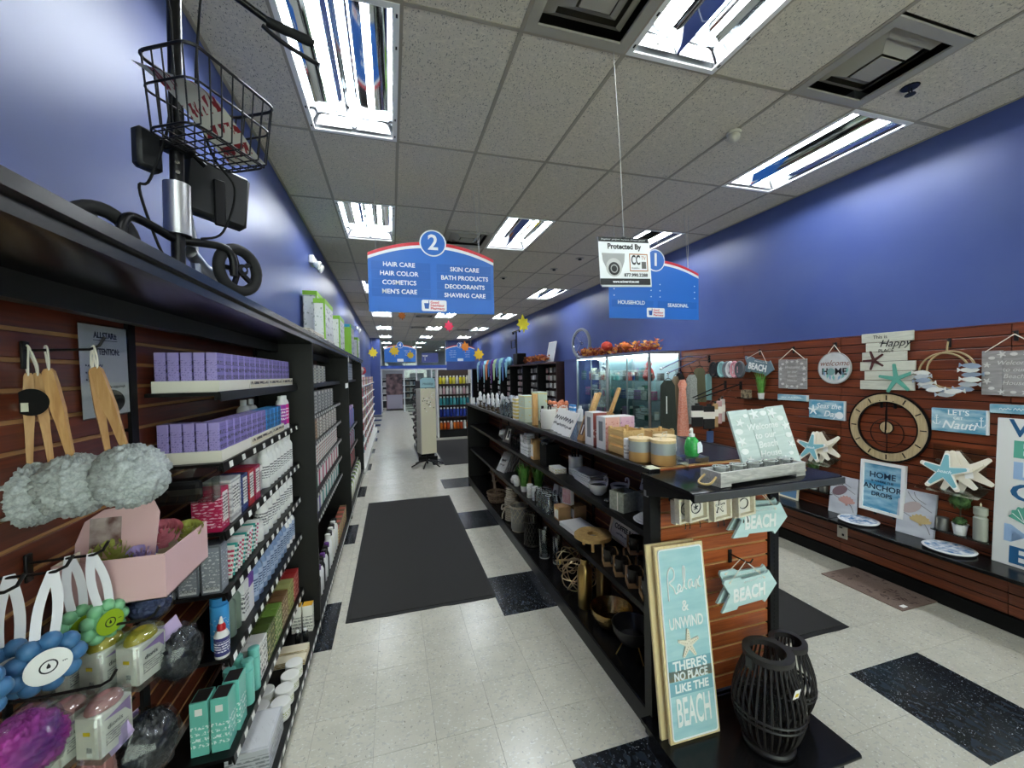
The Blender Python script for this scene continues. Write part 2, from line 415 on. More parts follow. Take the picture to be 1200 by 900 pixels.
# glazed shop front behind the photographer
wf = MB(); wf.bx(XL-.12, XR+.12, YF-.12, YF, 0, .35); wf.bx(XL-.12, XR+.12, YF-.12, YF, 3.3, 4); wf.bx(XL-.12, XL+.25, YF-.12, YF, .35, 3.3); wf.bx(XR-.25, XR+.12, YF-.12, YF, .35, 3.3)
struct('wall_front', wf, mat('pale_wall_paint', 'b9bcc4', .6))
wn = MB(); wn.bx(XL+.25, XR-.25, YF-.08, YF-.02, .35, .4); wn.bx(XL+.25, XR-.25, YF-.08, YF-.02, 3.25, 3.3)
for k in range(5): x = XL+.25+(XR-XL-.5)*k/4; wn.bx(x-.03, x+.03, YF-.08, YF-.02, .4, 3.25)
wo = struct('window_1', wn, STEEL)
for k in range(4): x = XL+.25+(XR-XL-.5)*(k+.5)/4; part('pane', MB().box((x, YF-.05, 1.825), ((XR-XL-.5)/4-.06, .006, 2.85)), GLASS, wo)

struct('wall_back', MB().bx(XL-.12, XR+.12, YB, YB+.12, 0, 4), mat('white_wall_paint', 'cfd0d2', .6))
# ceiling: deck, tee grid, mineral boards
CW_, CL_ = .6096, 1.2192; CX0, CY0 = .0912, 3.2896
ceil = struct('ceiling', MB().bx(XL-.12, XR+.12, YF, YB, CEIL+.25, CEIL+.35), mat('plenum_deck', '55534e', .8))
TILE = speckle('ceiling_board', 'd6cdba', [('8f8b80', 110, .645), ('dfd6c2', 30, .6), ('7d796f', 160, .66)], rough=.9, var=.03)
TEE = mat('ceiling_tee', 'a39a88', .5)
FIX = [(-1, -1), (-1, 1), (2, -2), (2, 1), (5, -1), (5, 1), (2, -5), (-1, -4), (5, -4)] + [(i, j) for i in (-1, 2, 5) for j in (4, 7, 10, 13, 16, 19)]
VENT = [(1, -2, 1), (4, -2, 1), (1, 1, 1), (1, 7, 1), (1, 10, 0), (4, 10, 1)]     # column, row, which half of the 4 ft bay
xs = [XL]+[CX0+CW_*k for k in range(-1, 7)]+[XR]; ys = [CY0+CL_*j for j in range(-6, 23)]+[YB]
tcache = {}
for i in range(-2, 7):
    for j in range(-6, 23):
        if (i, j) in FIX: continue
        x0, x1 = xs[i+2], xs[i+3]; y0, y1 = ys[j+6], ys[j+7]
        v = [q for q in VENT if q[0] == i and q[1] == j]
        if v:
            if v[0][2]: y1 = y0+CL_/2
            else: y0 = y1-CL_/2
        key = (round(x1-x0, 3), round(y1-y0, 3))
        if key not in tcache:
            tcache[key] = MB().box((0, 0, .012), (key[0]-.02, key[1]-.02, .018)).mesh('ceiling_tile', TILE, False)
        obj('ceiling_tile', tcache[key], ceil, ((x0+x1)/2, (y0+y1)/2, CEIL))
for k in range(-1, 7):
    part('tee_runner', MB().bx(-.012, .012, YF, YB, -.001, .008), TEE, ceil, loc=(CX0+CW_*k, 0, CEIL-.001))
ct = MB().bx(XL, XR, -.012, .012, -.001, .008).mesh('cross_tee', TEE)
for j in range(-6, 23): obj('cross_tee', ct, ceil, (0, CY0+CL_*j, CEIL-.0005))
am = MB().bx(-.01, .01, YF, YB, -.002, .012).mesh('wall_angle', TEE)
obj('wall_angle', am, ceil, (XL+.012, 0, CEIL)); obj('wall_angle', am, ceil, (XR-.012, 0, CEIL))

# recessed fluorescent troffers, two tubes over a mirrored reflector
TUBEM = mat('fluorescent_tube', 'f6fbff', .5, emit=TUBE)
MIRROR = mat('mirror_reflector', 'c4cad0', .06, 1)
def troffer():
    t = thing('ceiling_light', 'x', 'ceiling light', group='recessed fluorescent ceiling lights')
    w2, l2, d = CW_/2-.014, CL_/2-.014, .15
    fr = MB(); fr.ring([(-w2-.008, -l2-.008), (w2+.008, -l2-.008), (w2+.008, l2+.008), (-w2-.008, l2+.008)], [(-w2+.022, -l2+.022), (w2-.022, -l2+.022), (w2-.022, l2-.022), (-w2+.022, l2-.022)], -.006, .004)
    part('frame', fr, WHITE, t)
    w3, l3 = w2-.022, l2-.022
    hs = MB(); hs.bx(-w3-.002, -w3, -l3, l3, .004, d); hs.bx(w3, w3+.002, -l3, l3, .004, d); hs.bx(-w3, w3, -l3-.002, -l3, .004, d); hs.bx(-w3, w3, l3, l3+.002, .004, d); hs.bx(-w3, w3, -l3, l3, d, d+.002)
    part('housing', hs, mat('housing_grey', '8a8c8e', .4), t)
    for s in (-1, 1):
        rf = MB(); P = [(.0005, .006), (.012, .02), (.04, .078), (.06, .092), (.215, .094), (.24, .085), (.262, .03), (.2665, .006)]
        vs = [(s*x, y, z) for y in (-l3+.03, l3-.03) for x, z in P]; n_ = len(P)
        rf.add(vs, [(k, k+1, n_+k+1, n_+k)[::s] for k in range(n_-1)])
        part('reflector', rf, MIRROR, t)
    for s in (-1, 1):
        for q in (-1, 1): part('end_plate', MB().prism([(-.12, .012), (.12, .012), (.098, .075), (.075, .088), (-.075, .088), (-.098, .075)], 0, .004), WHITE, t, M=frame((q*.135, s*(l3-.028), 0), (1, 0, 0), (0, 0, 1)))
        tb = part('tube', MB().cyl((0, -l3+.045, .056), (0, l3-.045, .056), .0165, n=12), TUBEM, t, loc=(s*.135, 0, 0))
        for q in (-1, 1): part('end_cap', MB().cyl((0, q*(l3-.045), .056), (0, q*(l3-.03), .056), .0175, n=10), STEEL, tb)
    lt = MB()
    for sx in (-1, 1):
        for yy in (-.9, -.55, .55, .9): lt.box((sx*(w2-.006), yy*l2, -.007), (.009, .022, .003))
    part('latch', lt, BLACKM, t, kind='stuff')
    return t
def fl_label(i, j):
    side = {-1: 'by the left wall', 2: 'over the middle shelving', 5: 'by the right wall'}[i]
    row = {-5: 'behind the photographer', -4: 'behind the photographer', -2: 'nearest to the photographer', -1: 'nearest to the photographer', 1: 'in the row above the aisle signs', 4: 'in the next row beyond the aisle signs', 7: 'in the third row beyond the signs', 10: 'in the far row before the last', 13: 'in the last row at the glass front', 16: 'first row beyond the glass front', 19: 'last row beyond the glass front'}[j]
    return 'recessed two-tube fluorescent light ' + side + ', ' + row
t0 = troffer(); spots = [((CX0+CW_*(i+.5), CY0+CL_*(j+.5), CEIL), 0) for i, j in FIX]
place(t0, spots, [fl_label(*q) for q in FIX])
# supply-air diffusers
VM = mat('diffuser_enamel', 'a7a294', .45)
def vent():
    t = thing('ceiling_vent', 'x', 'air vent', group='square ceiling diffusers'); h = .296
    part('frame', MB().ring([(-h, -h), (h, -h), (h, h), (-h, h)], [(-.24, -.24), (.24, -.24), (.24, .24), (-.24, .24)], -.006, .006), VM, t)
    part('duct', MB().bx(-.26, .26, -.26, .26, .1, .104), mat('duct_dark', '6b6556', .8), t)
    for a, z in ((.24, .03), (.165, .012)):
        m_ = MB(); b = a-.068
        vs = [(sx*q, sy*q, zz) for q, zz in ((a, z+.03), (b, z-.02)) for sx, sy in ((-1, -1), (1, -1), (1, 1), (-1, 1))]
        m_.add(vs, [(k, (k+1) % 4, 4+(k+1) % 4, 4+k) for k in range(4)])
        m_.add([(x, y, zz+.004) for x, y, zz in vs], [(4+k, 4+(k+1) % 4, (k+1) % 4, k) for k in range(4)])
        part('vane', m_, VM, t)
    part('centre_plate', MB().cbox((0, 0, -.012), (.17, .17, .006), .002), VM, t)
    return t
VL = ['square ceiling diffuser at the top edge, left of the twin tube light', 'dark square ceiling diffuser beside the right twin tube light', 'square ceiling diffuser just above the blue number 2 sign', 'far ceiling diffuser over the middle of the aisle', 'farthest ceiling diffuser near the glass front, left', 'farthest ceiling diffuser near the glass front, right']
place(vent(), [((CX0+CW_*(i+.5), CY0+CL_*j+CL_*(.75 if h else .25), CEIL), 0) for i, j, h in VENT], VL)
# ceiling fittings
t = thing('motion_sensor', 'cream dome sensor fixed to the ceiling grid', 'sensor', (2.535, 2.52, CEIL))
part('base', MB().lathe([(.05, -.02), (.052, -.001)], 16), mat('cream_plastic', 'c9c4b2', .4), t); part('dome', MB().ball((0, 0, -.035), .045, 14, 9, sc=(1, 1, .9)), mat('cream_plastic'), t)
t = thing('sprinkler_head', 'dark pendent sprinkler head in the ceiling near the right wall', 'sprinkler', (3.25, 1.825, CEIL))
part('escutcheon', MB().lathe([(.045, -.006), (.05, -.001)], 16), BLACK, t)
part('frame_arms', MB().tube([(-.014, 0, -.006), (-.016, 0, -.03), (0, 0, -.045)], .004).tube([(.014, 0, -.006), (.016, 0, -.03), (0, 0, -.045)], .004), DGREY, t)
part('deflector', MB().lathe([(.028, -.05), (.028, -.046)], 14), DGREY, t)
for X, Y, lb in ((2.06, 7.4, 'small round sprinkler in the ceiling left of the far yellow leaf'), (2.75, 6.6, 'small round sprinkler in the ceiling behind the camera notice'), (2.9, 5.9, 'small round sprinkler beside the far right light')):
    t = thing('sprinkler_head', lb, 'sprinkler', (X, Y, CEIL)); part('escutcheon', MB().lathe([(.06, -.008), (.07, -.001)], 16), VM, t); part('deflector', MB().lathe([(.025, -.03), (.03, -.009)], 12), DGREY, t)

# floor mats
MATM = mat('charcoal_carpet_mat', '333231', .95, col2='2a2928', ns=180, nscale=(1, 8, 1))
RUB = mat('mat_rubber', '1a1a1b', .7)
def fmat(name, x0, x1, y0, y1, label, m=MATM, rz=0):
    t = thing(name, label, 'floor mat', ((x0+x1)/2, (y0+y1)/2, 0), rz); a, b = (x1-x0)/2, (y1-y0)/2
    random.seed(int(x0*100)+9)
    ed = [(-a, -b)]+[(-a+2*a*k/16, -b+random.uniform(-.006, .008)) for k in range(1, 16)]+[(a, -b), (a, b), (-a, b)]
    part('backing', MB().prism(ed, .0005, .004), RUB, t); part('pile', MB().cbox((0, .006, .006), (2*a-.05, 2*b-.055, .005), .002), m, t)
fmat('floor_mat', -.37, .80, 3.25, 6.25, 'long charcoal carpet mat on the aisle floor', rz=radians(-.3))
fmat('floor_mat', 1.25, 3.09, 2.07, 4.0, 'charcoal mat beyond the end of the middle shelving by the plank wall')
fmat('floor_mat', 1.0, 2.1, 8.35, 11.6, 'dark mat on the floor behind the spinner rack')
DOORM = mat('brown_doormat', '7d6a60', .95, col2='6b594f', ns=120)
t = thing('doormat', 'brown doormat with a dark leaf pattern by the plank wall', 'doormat', (3.86, 2.385, 0))
part('pile', MB().cbox((0, 0, .005), (.4, .61, .009), .003), DOORM, t); lf = MB(); random.seed(4)
for k in range(46):
    a = random.uniform(0, 6.28); cx, cy = random.uniform(-.16, .16), random.uniform(-.26, .26)
    lf.add([(cx, cy, .0102), (cx+.03*cos(a)-.008*sin(a), cy+.03*sin(a)+.008*cos(a), .0102), (cx+.055*cos(a), cy+.055*sin(a), .0102), (cx+.03*cos(a)+.008*sin(a), cy+.03*sin(a)-.008*cos(a), .0102)], [(3, 2, 1, 0)])
part('leaf_print', lf, mat('doormat_leaf', '4e3d36', .95), t, kind='stuff'); part('tag', MB().box((-.13, -.27, .0108), (.05, .03, .001)), WHITE, t)
# ------------------------------------------------------------------ shelving along the left wall
MAHOG_SHADED = woodmat('mahogany_slat_shaded', '4a2013', '6b311c', (2.2, 40, 40), .35)  # darker copy of the mahogany, shelf shade put into the colour
MAHOG_LIT = woodmat('mahogany_slat_lit', '8a3f1c', 'b5602c', (2.2, 40, 40), .35)  # lighter copy of the same mahogany, brightly lit end panel painted in
MDF = mat('slat_groove_edge', 'b58c5c', .55)  # raw MDF, with the light its lip catches put into the colour
MDFD = mat('slat_groove_shaded', '1c0f0a', .7)  # dim groove, its shade painted in as a near black
SLATC = {}
def slatwall(parent, M, width, y0, n, face, groove, panel=True, pitch=.0762, edge=None, gap=.011):
    "boards of a slatted panel: local x right, y up, z out"
    if panel: part('groove_panel', MB().bx(0, width, y0, y0+n*pitch, -.02, -.012), groove, parent, M=M)
    key = (round(width, 3), face.name, (edge or groove).name, pitch, gap)
    if key not in SLATC:
        mb = MB(); h = pitch-gap
        mb.prism([(-.012, .001), (-.002, 0), (0, .0025), (0, h-.0025), (-.002, h), (-.012, h-.001)], 0, width, 0)
        for k, f in enumerate(mb.f): pass
        mb.M = Matrix.Identity(4)
        me = MB(); R = Matrix(((0, 0, 1, 0), (0, 1, 0, 0), (1, 0, 0, 0), (0, 0, 0, 1)))
        me.v = [tuple(R @ Vector(p)) for p in mb.v]; me.f = [f[::-1] for f in mb.f]; me.mi = []
        for f in me.f:
            n_ = (Vector(me.v[f[1]])-Vector(me.v[f[0]])).cross(Vector(me.v[f[2]])-Vector(me.v[f[0]]))
            me.mi.append(1 if abs(n_.y) > abs(n_.z)*3 and abs(n_.y) > abs(n_.x) else 0)
        SLATC[key] = me.mesh('slat', [face, edge or groove], False)
    for k in range(n):
        o = obj('slat', SLATC[key], parent); o.matrix_local = M @ Matrix.Translation((0, y0+.0055+k*pitch, 0))

TAGM = mat('price_tag_paper', 'eeeee8', .6)
def shelf(parent, xb, xf, y0, y1, z, ntag=0, m=BLACK, th=.03, tagm=TAGM, lip=.034, skip=()):
    "shelf deck from back xb to front xf with a price channel along the front; z = top of deck"
    s = 1 if xf > xb else -1; mb = MB()
    mb.bx(min(xb, xf), max(xb, xf), y0, y1, z-.014, z)
    mb.bx(xf-s*.012, xf, y0, y1, z-th, z-.014)
    P = [(0, .002), (.008, .002), (.012, -lip), (.008, -lip-.002), (0, -.012)]
    vs = [(xf+s*a, yy, z+b) for yy in (y0, y1) for a, b in P]; n = len(P)
    mb.add(vs, [(k, (k+1) % n, n+(k+1) % n, n+k) if s < 0 else (n+k, n+(k+1) % n, (k+1) % n, k) for k in range(n)]+[list(range(n)), list(range(n, 2*n))[::-1]])
    o = part('shelf', mb, m, parent)
    if ntag:
        tm = MB().box((0, 0, 0), (.0012, .036, .024)).mesh('price_tag', tagm, False)
        st = (y1-y0)/ntag
        for k in range(ntag):
            if k in skip: continue
            obj('price_tag', tm, o, M=Matrix.Translation((xf+s*.0115, y0+st*(k+.5), z-.017)) @ Matrix.Rotation(-s*.11, 4, 'Y'))
    return o
XB, XS, XD = -.885, -.64, -.53         # back panel face, shelf front, base and divider front
CANM = mat('canopy_black', '0b0b0c', .25, spec=.3)
def left_unit(label, y0, y1, posts, zs, ys, ntag):
    t = thing('wall_shelving', label, 'shelving', (0, 0, 0))
    cn = MB()
    P = [(XL+.005, 2.155), (-.505, 2.155), (-.497, 2.15), (-.497, 2.125), (-.512, 2.118), (-.512, 2.095), (-.54, 2.088), (XL+.005, 2.088)]
    vs = [(x, y, z) for y in (y0, y1) for x, z in P]; n = len(P)
    cn.add(vs, [(k, (k+1) % n, n+(k+1) % n, n+k) for k in range(n)]+[list(range(n))[::-1], list(range(n, 2*n))])
    part('canopy', cn, CANM, t)
    part('light_valance', MB().bx(-.78, -.74, y0+.02, y1-.05, 2.03, 2.088), DGREY, t)
    for a, b in zip(posts[:-1], posts[1:]):
        slatwall(t, LW(XB, a+.02, 0), b-a-.04, .16, 25, MAHOG_SHADED, MDF)
    for p in posts:
        up = MB().bx(XL+.005, XB+.012, p-.02, p+.02, 0, 2.088)
        u = part('upright', up, BLACKM, t)
    part('divider_panel', MB().bx(XL+.01, XD, y1-.022, y1, .02, 2.088), DGREY, t)
    part('base_deck', MB().bx(XL+.01, XD-.01, y0, y1-.022, .1, .118), BLACK, t)
    part('kick_plate', MB().bx(XD-.03, XD-.02, y0, y1-.022, 0, .1), BLACKM, t)
    ch = part('base_price_channel', MB().bx(XD-.01, XD, y0, y1-.022, .075, .12), BLACK, t)
    tm = MB().box((0, 0, 0), (.0012, .04, .026)).mesh('price_tag', TAGM, False)
    for k in range(int((y1-max(y0, 1.8))/.085)): obj('price_tag', tm, ch, (XD+.0008, max(y0, 1.8)+.06+k*.085, .098))
    for z, nt_ in zip(zs, ntag): shelf(t, XB+.012, XS, ys[0], ys[1], z, nt_)
    return t
ZS = [1.805, 1.53, 1.262, 1.022, .762, .37]
left_unit('black wall shelving nearest the photographer, with dark plank back and hooks', .3, 3.18, (.54, 1.76, 3.14), ZS, (1.82, 3.15), (0, 9, 12, 14, 15, 15))
ZS1 = [1.80, 1.535, 1.305, 1.075, .855, .63]
left_unit('second black wall shelving bay beyond the first divider', 3.18, 5.62, (3.2, 4.4, 5.58), ZS1, (3.2, 5.59), (0, 22, 24, 24, 24, 24))
ZS2 = [1.80, 1.03, .70, .37]
left_unit('third black wall shelving bay farthest down the left wall', 5.62, 8.08, (5.64, 6.86, 8.04), ZS2, (5.64, 8.05), (0, 20, 20, 20))
t = thing('shelf_sign', 'small white card sign clipped to the second black divider', 'sign', (XD+.005, 5.35, 1.745))
part('card', MB().cbox((0, 0, 0), (.004, .3, .06), .001), WHITE, t); part('clip', MB().box((-.006, 0, 0), (.012, .03, .03)), BLACKM, t)
t = thing('hang_tag', 'narrow white tag hanging from the canopy near the second divider', 'tag', (-.492, 5.3, 2.06))
part('card', MB().cbox((0, 0, -.03), (.003, .03, .11), .001), WHITE, t); part('hook', MB().tube([(0, 0, .02), (0, 0, .045), (-.006, 0, .05)], .002), STEEL, t)

# ---------------- product factories
def carton(name, dims, m, label, cat='box', group=None, panel=None):
    "carton standing on z=0; panel = (material, part name, face) printed panel on its front"
    x, y, z = dims
    if not panel: return single(name, MB().cbox((0, 0, z/2), dims, .0015), m, label, cat, group=group)
    t = thing(name, label, cat, group=group); part('carton_body', MB().cbox((0, 0, z/2), dims, .0015), m, t)
    for pm, nm, face, w_, h_, zc in panel:
        d = {'x': ((x/2+.0006, 0, zc*z), (.0012, w_*y, h_*z)), '-x': ((-x/2-.0006, 0, zc*z), (.0012, w_*y, h_*z)), 'y': ((0, -y/2-.0006, zc*z), (w_*x, .0012, h_*z)), 'z': ((0, 0, z+.0006), (w_*x, h_*y, .0012))}[face]
        part(nm, MB().box(*d), pm, t)
    return t
def bottle(name, r, h, body, cap, label, cat='bottle', group=None, lab=None, capr=.55, caph=.16, neck=.12, flat=1, n=14):
    t = thing(name, label, cat, group=group); hb = h*(1-caph)
    part('body', MB().lathe([(r*.92, 0), (r, r*.12), (r, hb-h*neck), (r*.8, hb-h*neck*.4), (r*capr*.9, hb)], n, sx=flat), body, t)
    part('cap', MB().lathe([(r*capr, hb), (r*capr, h-r*.08), (r*capr*.85, h)], n, sx=flat), cap, t)
    if lab: part('label_band', MB().lathe([(r*1.012, h*.14), (r*1.012, hb-h*neck*1.35)], n, capb=False, capt=False, sx=flat), lab, t)
    return t
def jar(name, r, h, body, lid, label, cat='jar', group=None, lidh=.25, lab=None, lr=1.04, n=18):
    t = thing(name, label, cat, group=group)
    part('body', MB().lathe([(r*.93, 0), (r, r*.1), (r, h*(1-lidh))], n), body, t)
    part('lid', MB().lathe([(r*lr, h*(1-lidh)), (r*lr, h*.97), (r*lr*.93, h)], n), lid, t)
    if lab: part('label_band', MB().lathe([(r*1.015, h*.12), (r*1.015, h*(.92-lidh))], n, capb=False, capt=False), lab, t)
    return t

# ---------------- top two shelves: lilac boxes in white trays
LILAC = pmat('lilac_carton', 'ac9fdc', '7f72b8', .25, .8, 16, 3, thr=.55)
LILACF = pmat('lilac_front_pattern', '8f82c8', '2b2440', .12, .9, 5, 9, thr=.5)
BLUEF = pmat('blue_front_pattern', '2f7fc4', '12324f', .12, .9, 5, 9, thr=.5)
BLUEC = pmat('blue_carton', '3f92d0', '1d4f86', .2, .8, 14, 3, thr=.55)
TRAYM = mat('white_tray_card', 'f3efdf', .5)
TRAYP = pmat('tray_print', 'e9e0c4', '2a1f1c', .1, .9, 1, 11, thr=.46)
def tray(y0, y1, z, label, printed=True, x0=-.865, x1=-.645):
    t = thing('display_tray', label, 'tray', (0, 0, z+.0005), group='white card trays on the shelves'); h = .045
    mb = MB(); mb.bx(x0, x1, y0, y1, 0, .004); mb.bx(x0, x0+.004, y0, y1, 0, h); mb.bx(x1-.004, x1, y0, y1, 0, h); mb.bx(x0, x1, y0, y0+.004, 0, h); mb.bx(x0, x1, y1-.004, y1, 0, h)
    part('tray_body', mb, TRAYM, t)
    if printed: part('printed_strip', MB().bx(x1+.0005, x1+.0016, y0+.01, y1-.01, .008, .037), TRAYP, t)
tray(1.85, 2.20, ZS[0], 'plain cream end tray under the lilac boxes on the top shelf', False); tray(2.21, 2.52, ZS[0], 'printed tray in the middle of the top shelf of lilac boxes'); tray(2.53, 2.80, ZS[0], 'printed tray third along the top shelf of lilac boxes'); tray(2.81, 3.08, ZS[0], 'printed tray at the divider end of the top shelf')
tray(1.85, 2.20, ZS[1], 'plain cream end tray under the lilac boxes on the second shelf', False); tray(2.21, 2.56, ZS[1], 'printed tray with lilac boxes on the second shelf'); tray(2.57, 2.82, ZS[1], 'printed tray with blue boxes on the second shelf')
def boxrow(proto, spots):
    place(proto, [((x, y, z), 0) for x, y, z in spots])
def slim(label, group, m, mf, h=.15): return carton('slim_box', (.036, .07, h), m, label, 'box', group, [(mf, 'front_print', 'x', .94, .96, .5)])
sp = [(-.84+.042*k, 1.893, ZS[0]+.005) for k in range(5)]; place(slim('slim lilac carton in the near end row of the top shelf', 'lilac cartons, near end of the top shelf', LILAC, LILACF), [(p, 0) for p in sp], 'slim lilac carton at the near end of the top shelf, {o} from the wall')
sp = [(x, 1.975+.078*k, ZS[0]+.005+.0) for k in range(14) for x in (-.672, -.716)]; place(slim('slim lilac carton with dark patterned front along the top shelf', 'lilac cartons along the top shelf', LILAC, LILACF), [(p, random.uniform(-.03, .03)) for p in sp], 'patterned lilac carton, {h} from left in the {f} row of the top shelf')
sp = [(-.84+.042*k, 1.893, ZS[1]+.005) for k in range(5)]; place(slim('slim lilac carton in the near end row of the second shelf', 'lilac cartons, near end of the second shelf', LILAC, LILACF), [(p, 0) for p in sp], 'slim lilac carton at the near end of the second shelf, {o} from the wall')
sp = [(x, 1.975+.078*k, ZS[1]+.005) for k in range(7) for x in (-.672, -.716)]; place(slim('slim lilac carton with dark patterned front along the second shelf', 'lilac cartons along the second shelf', LILAC, LILACF), [(p, random.uniform(-.03, .03)) for p in sp], 'patterned lilac carton, {h} from left in the {f} row of the second shelf')
sp = [(x, 2.525+.076*k, ZS[1]+.005) for k in range(4) for x in (-.672, -.716)]; place(slim('slim blue carton beside the lilac ones on the second shelf', 'blue cartons on the second shelf', BLUEC, BLUEF), [(p, random.uniform(-.03, .03)) for p in sp], 'slim blue carton, {h} from left in the {f} row of the second shelf')
WHP = mat('white_plastic', 'f0f0ec', .3)
PINKL = pmat('magenta_label', 'd81f8c', 'f6e6f2', .2, .8, 6, 4); PURL = pmat('purple_label', 'a32aa0', 'f6e6f2', .2, .8, 6, 4)
for k, (m, y, lb) in enumerate(((PURL, 2.885, 'white bottle with a purple label at the end of the second shelf'), (PINKL, 2.955, 'white bottle with a magenta label at the end of the second shelf'))):
    b = bottle('shampoo_bottle', .03, .21, WHP, WHP, lb, lab=m, capr=.6, caph=.1); b.location = (-.675, y, ZS[1]+.0005)
b = bottle('white_bottle', .034, .2, WHP, WHP, 'plain white bottle standing behind the blue cartons', capr=.5)
place(b, [((-.80, 2.62, ZS[1]+.005), 0), ((-.80, 2.74, ZS[1]+.005), 0)], 'plain white bottle behind the blue cartons, {o} from left'); b['group'] = 'white bottles behind the blue cartons'
for o in COL.objects:
    if o.name.startswith('white_bottle') and not o.parent: o['group'] = 'white bottles behind the blue cartons'
# acrylic bin jutting out at the near end of the second shelf
t = thing('acrylic_bin', 'clear acrylic bin with black bottom at the near end of the shelf', 'bin', (-.755, 1.79, 1.40))
a = MB(); a.bx(-.11, .11, -.03, .03, 0, .003); a.bx(-.11, .11, .027, .03, 0, .12); a.add([(-.11, -.03, 0), (.11, -.03, 0), (.11, -.055, .06), (-.11, -.055, .06)], [(0, 1, 2, 3)]); a.bx(-.113, -.11, -.045, .03, 0, .09); a.bx(.11, .113, -.045, .03, 0, .09)
part('clear_walls', a, CLEAR, t); part('black_insert', MB().cbox((-.02, 0, .04), (.16, .045, .075), .01), BLACKM, t)

# ---------------- third shelf: hair colour cartons
def haircolor(label, y, m, w=.078, h=.165, lab='f4f2ee', x=-.695):
    o = carton('hair_colour_box', (.1, w, h), m, label, 'box', 'hair colour cartons on the third shelf', [(pmat('kit_label', 'f2f0ea', '55525a', .1, .9, 9, 4), 'white_label', 'x', .62, .7, .56)])
    o.location = (x, y, ZS[2]+.0005)
MAG = pmat('magenta_carton', 'b5184f', 'e9c4cf', .1, .9, 14, 3, thr=.52); GRY = pmat('pale_grey_carton', 'd9d9d6', 'a9a9a8', .05, .95, 7, 1, thr=.4)
NAV = pmat('navy_carton', '24356e', '5d6ea6', .1, .9, 9, 4, thr=.56); CRI = pmat('crimson_carton', 'b3262c', '6d1218', .1, .9, 9, 4, thr=.55); RSE = pmat('rose_carton', 'b02a56', '7b1238', .1, .9, 9, 4, thr=.55)
haircolor('magenta printed hair colour carton at the near end of the third shelf', 1.865, MAG)
haircolor('pale grey striped hair colour carton next to the magenta one', 1.985, GRY, .115, .175)
haircolor('navy hair colour carton between the grey and the crimson ones', 2.095, NAV)
haircolor('crimson hair colour carton beside the navy one', 2.185, CRI)
haircolor('rose red hair colour carton at the end of the carton row', 2.275, RSE)
t = thing('clear_pouch_pack', 'clear plastic pouch with grey hair cap beside the rose red carton', 'pack', (-.69, 2.375, ZS[2]+.0005))
part('pouch', MB().cbox((0, 0, .07), (.05, .11, .14), .02), mat('milky_plastic', 'cfd0cc', .25), t); part('header_card', MB().box((.026, 0, .125), (.002, .1, .03)), WHITE, t)
WL = pmat('white_bottle_label', 'eeeeea', '77777a', .2, .8, 8, 4)
b = bottle('conditioner_bottle', .032, .215, WHP, WHP, 'white bottle in the row at the far end of the third shelf', group='white bottles on the third shelf', lab=WL, capr=.62)
place(b, [((x, 2.5+.075*k, ZS[2]+.0005), 0) for k in range(8) for x in (-.68, -.76)], 'white conditioner bottle, {h} from left in the {f} row of the third shelf')
# ---------------- fourth shelf
SILV = pmat('silver_carton', '8f949c', 'd5d8dc', .08, .9, 12, 3, thr=.55); BAR = pmat('barcode', 'f2f2f0', '1a1a1a', 0, 1, 1, 30, thr=.5)
c = carton('silver_carton', (.068, .07, .19), mat('silver_edge', '6a6e76', .4), 'silver grey upright carton with a barcode at the near end of the fourth shelf', 'box', 'silver cartons on the fourth shelf', [(SILV, 'front_print', 'y', .85, .9, .5), (BAR, 'barcode', 'y', .8, .1, .1), (SILV, 'side_print', 'x', .85, .9, .5)])
place(c, [((-.84, 1.862, ZS[3]+.0005), 0), ((-.765, 1.862, ZS[3]+.0005), 0), ((-.688, 1.862, ZS[3]+.0005), 0)], 'silver grey carton with barcode at the near shelf end, {o} from the wall')
packs = [('f0eee8', 'c23a5a'), ('3aa79a', 'eef6f4'), ('e9e7e2', '4a4a4a'), ('f2f2f0', 'd05a8a')]
for k in range(12):
    b_, i_ = packs[k % 4]
    o = carton('sheet_pack', (.09, .012, .13), pmat('pack_'+b_, b_, i_, .1, .9, 7, 4), cname(b_)+' thin pack, '+ORD[k]+' from left behind the silver cartons', 'pack', 'thin packs on the fourth shelf'); o.location = (-.7, 1.935+.03*k, ZS[3]+.006); o.rotation_euler = (-.35, 0, random.uniform(-.06, .06))
o = bottle('tub_bottle', .04, .1, WHP, WHP, 'short white tub beside the thin packs on the fourth shelf', 'tub', capr=.95, caph=.2); o.location = (-.69, 2.36, ZS[3]+.0005)
b = bottle('lotion_bottle', .035, .2, WHP, WHP, 'large white lotion bottle standing at the middle of the fourth shelf', group='large white bottles on the fourth shelf', lab=WL, capr=.75, caph=.1)
place(b, [((-.688, 2.46+.082*k, ZS[3]+.0005), 0) for k in range(4)], 'large white lotion bottle, {o} from left on the fourth shelf')
b = bottle('lotion_bottle', .03, .215, WHP, WHP, 'slim white lotion bottle at the divider end of the fourth shelf', group='slim white bottles on the fourth shelf', lab=WL, capr=.6)
place(b, [((-.683, 2.8+.072*k, ZS[3]+.0005), 0) for k in range(4)], 'slim white lotion bottle at the divider end, {o} from left on the fourth shelf')
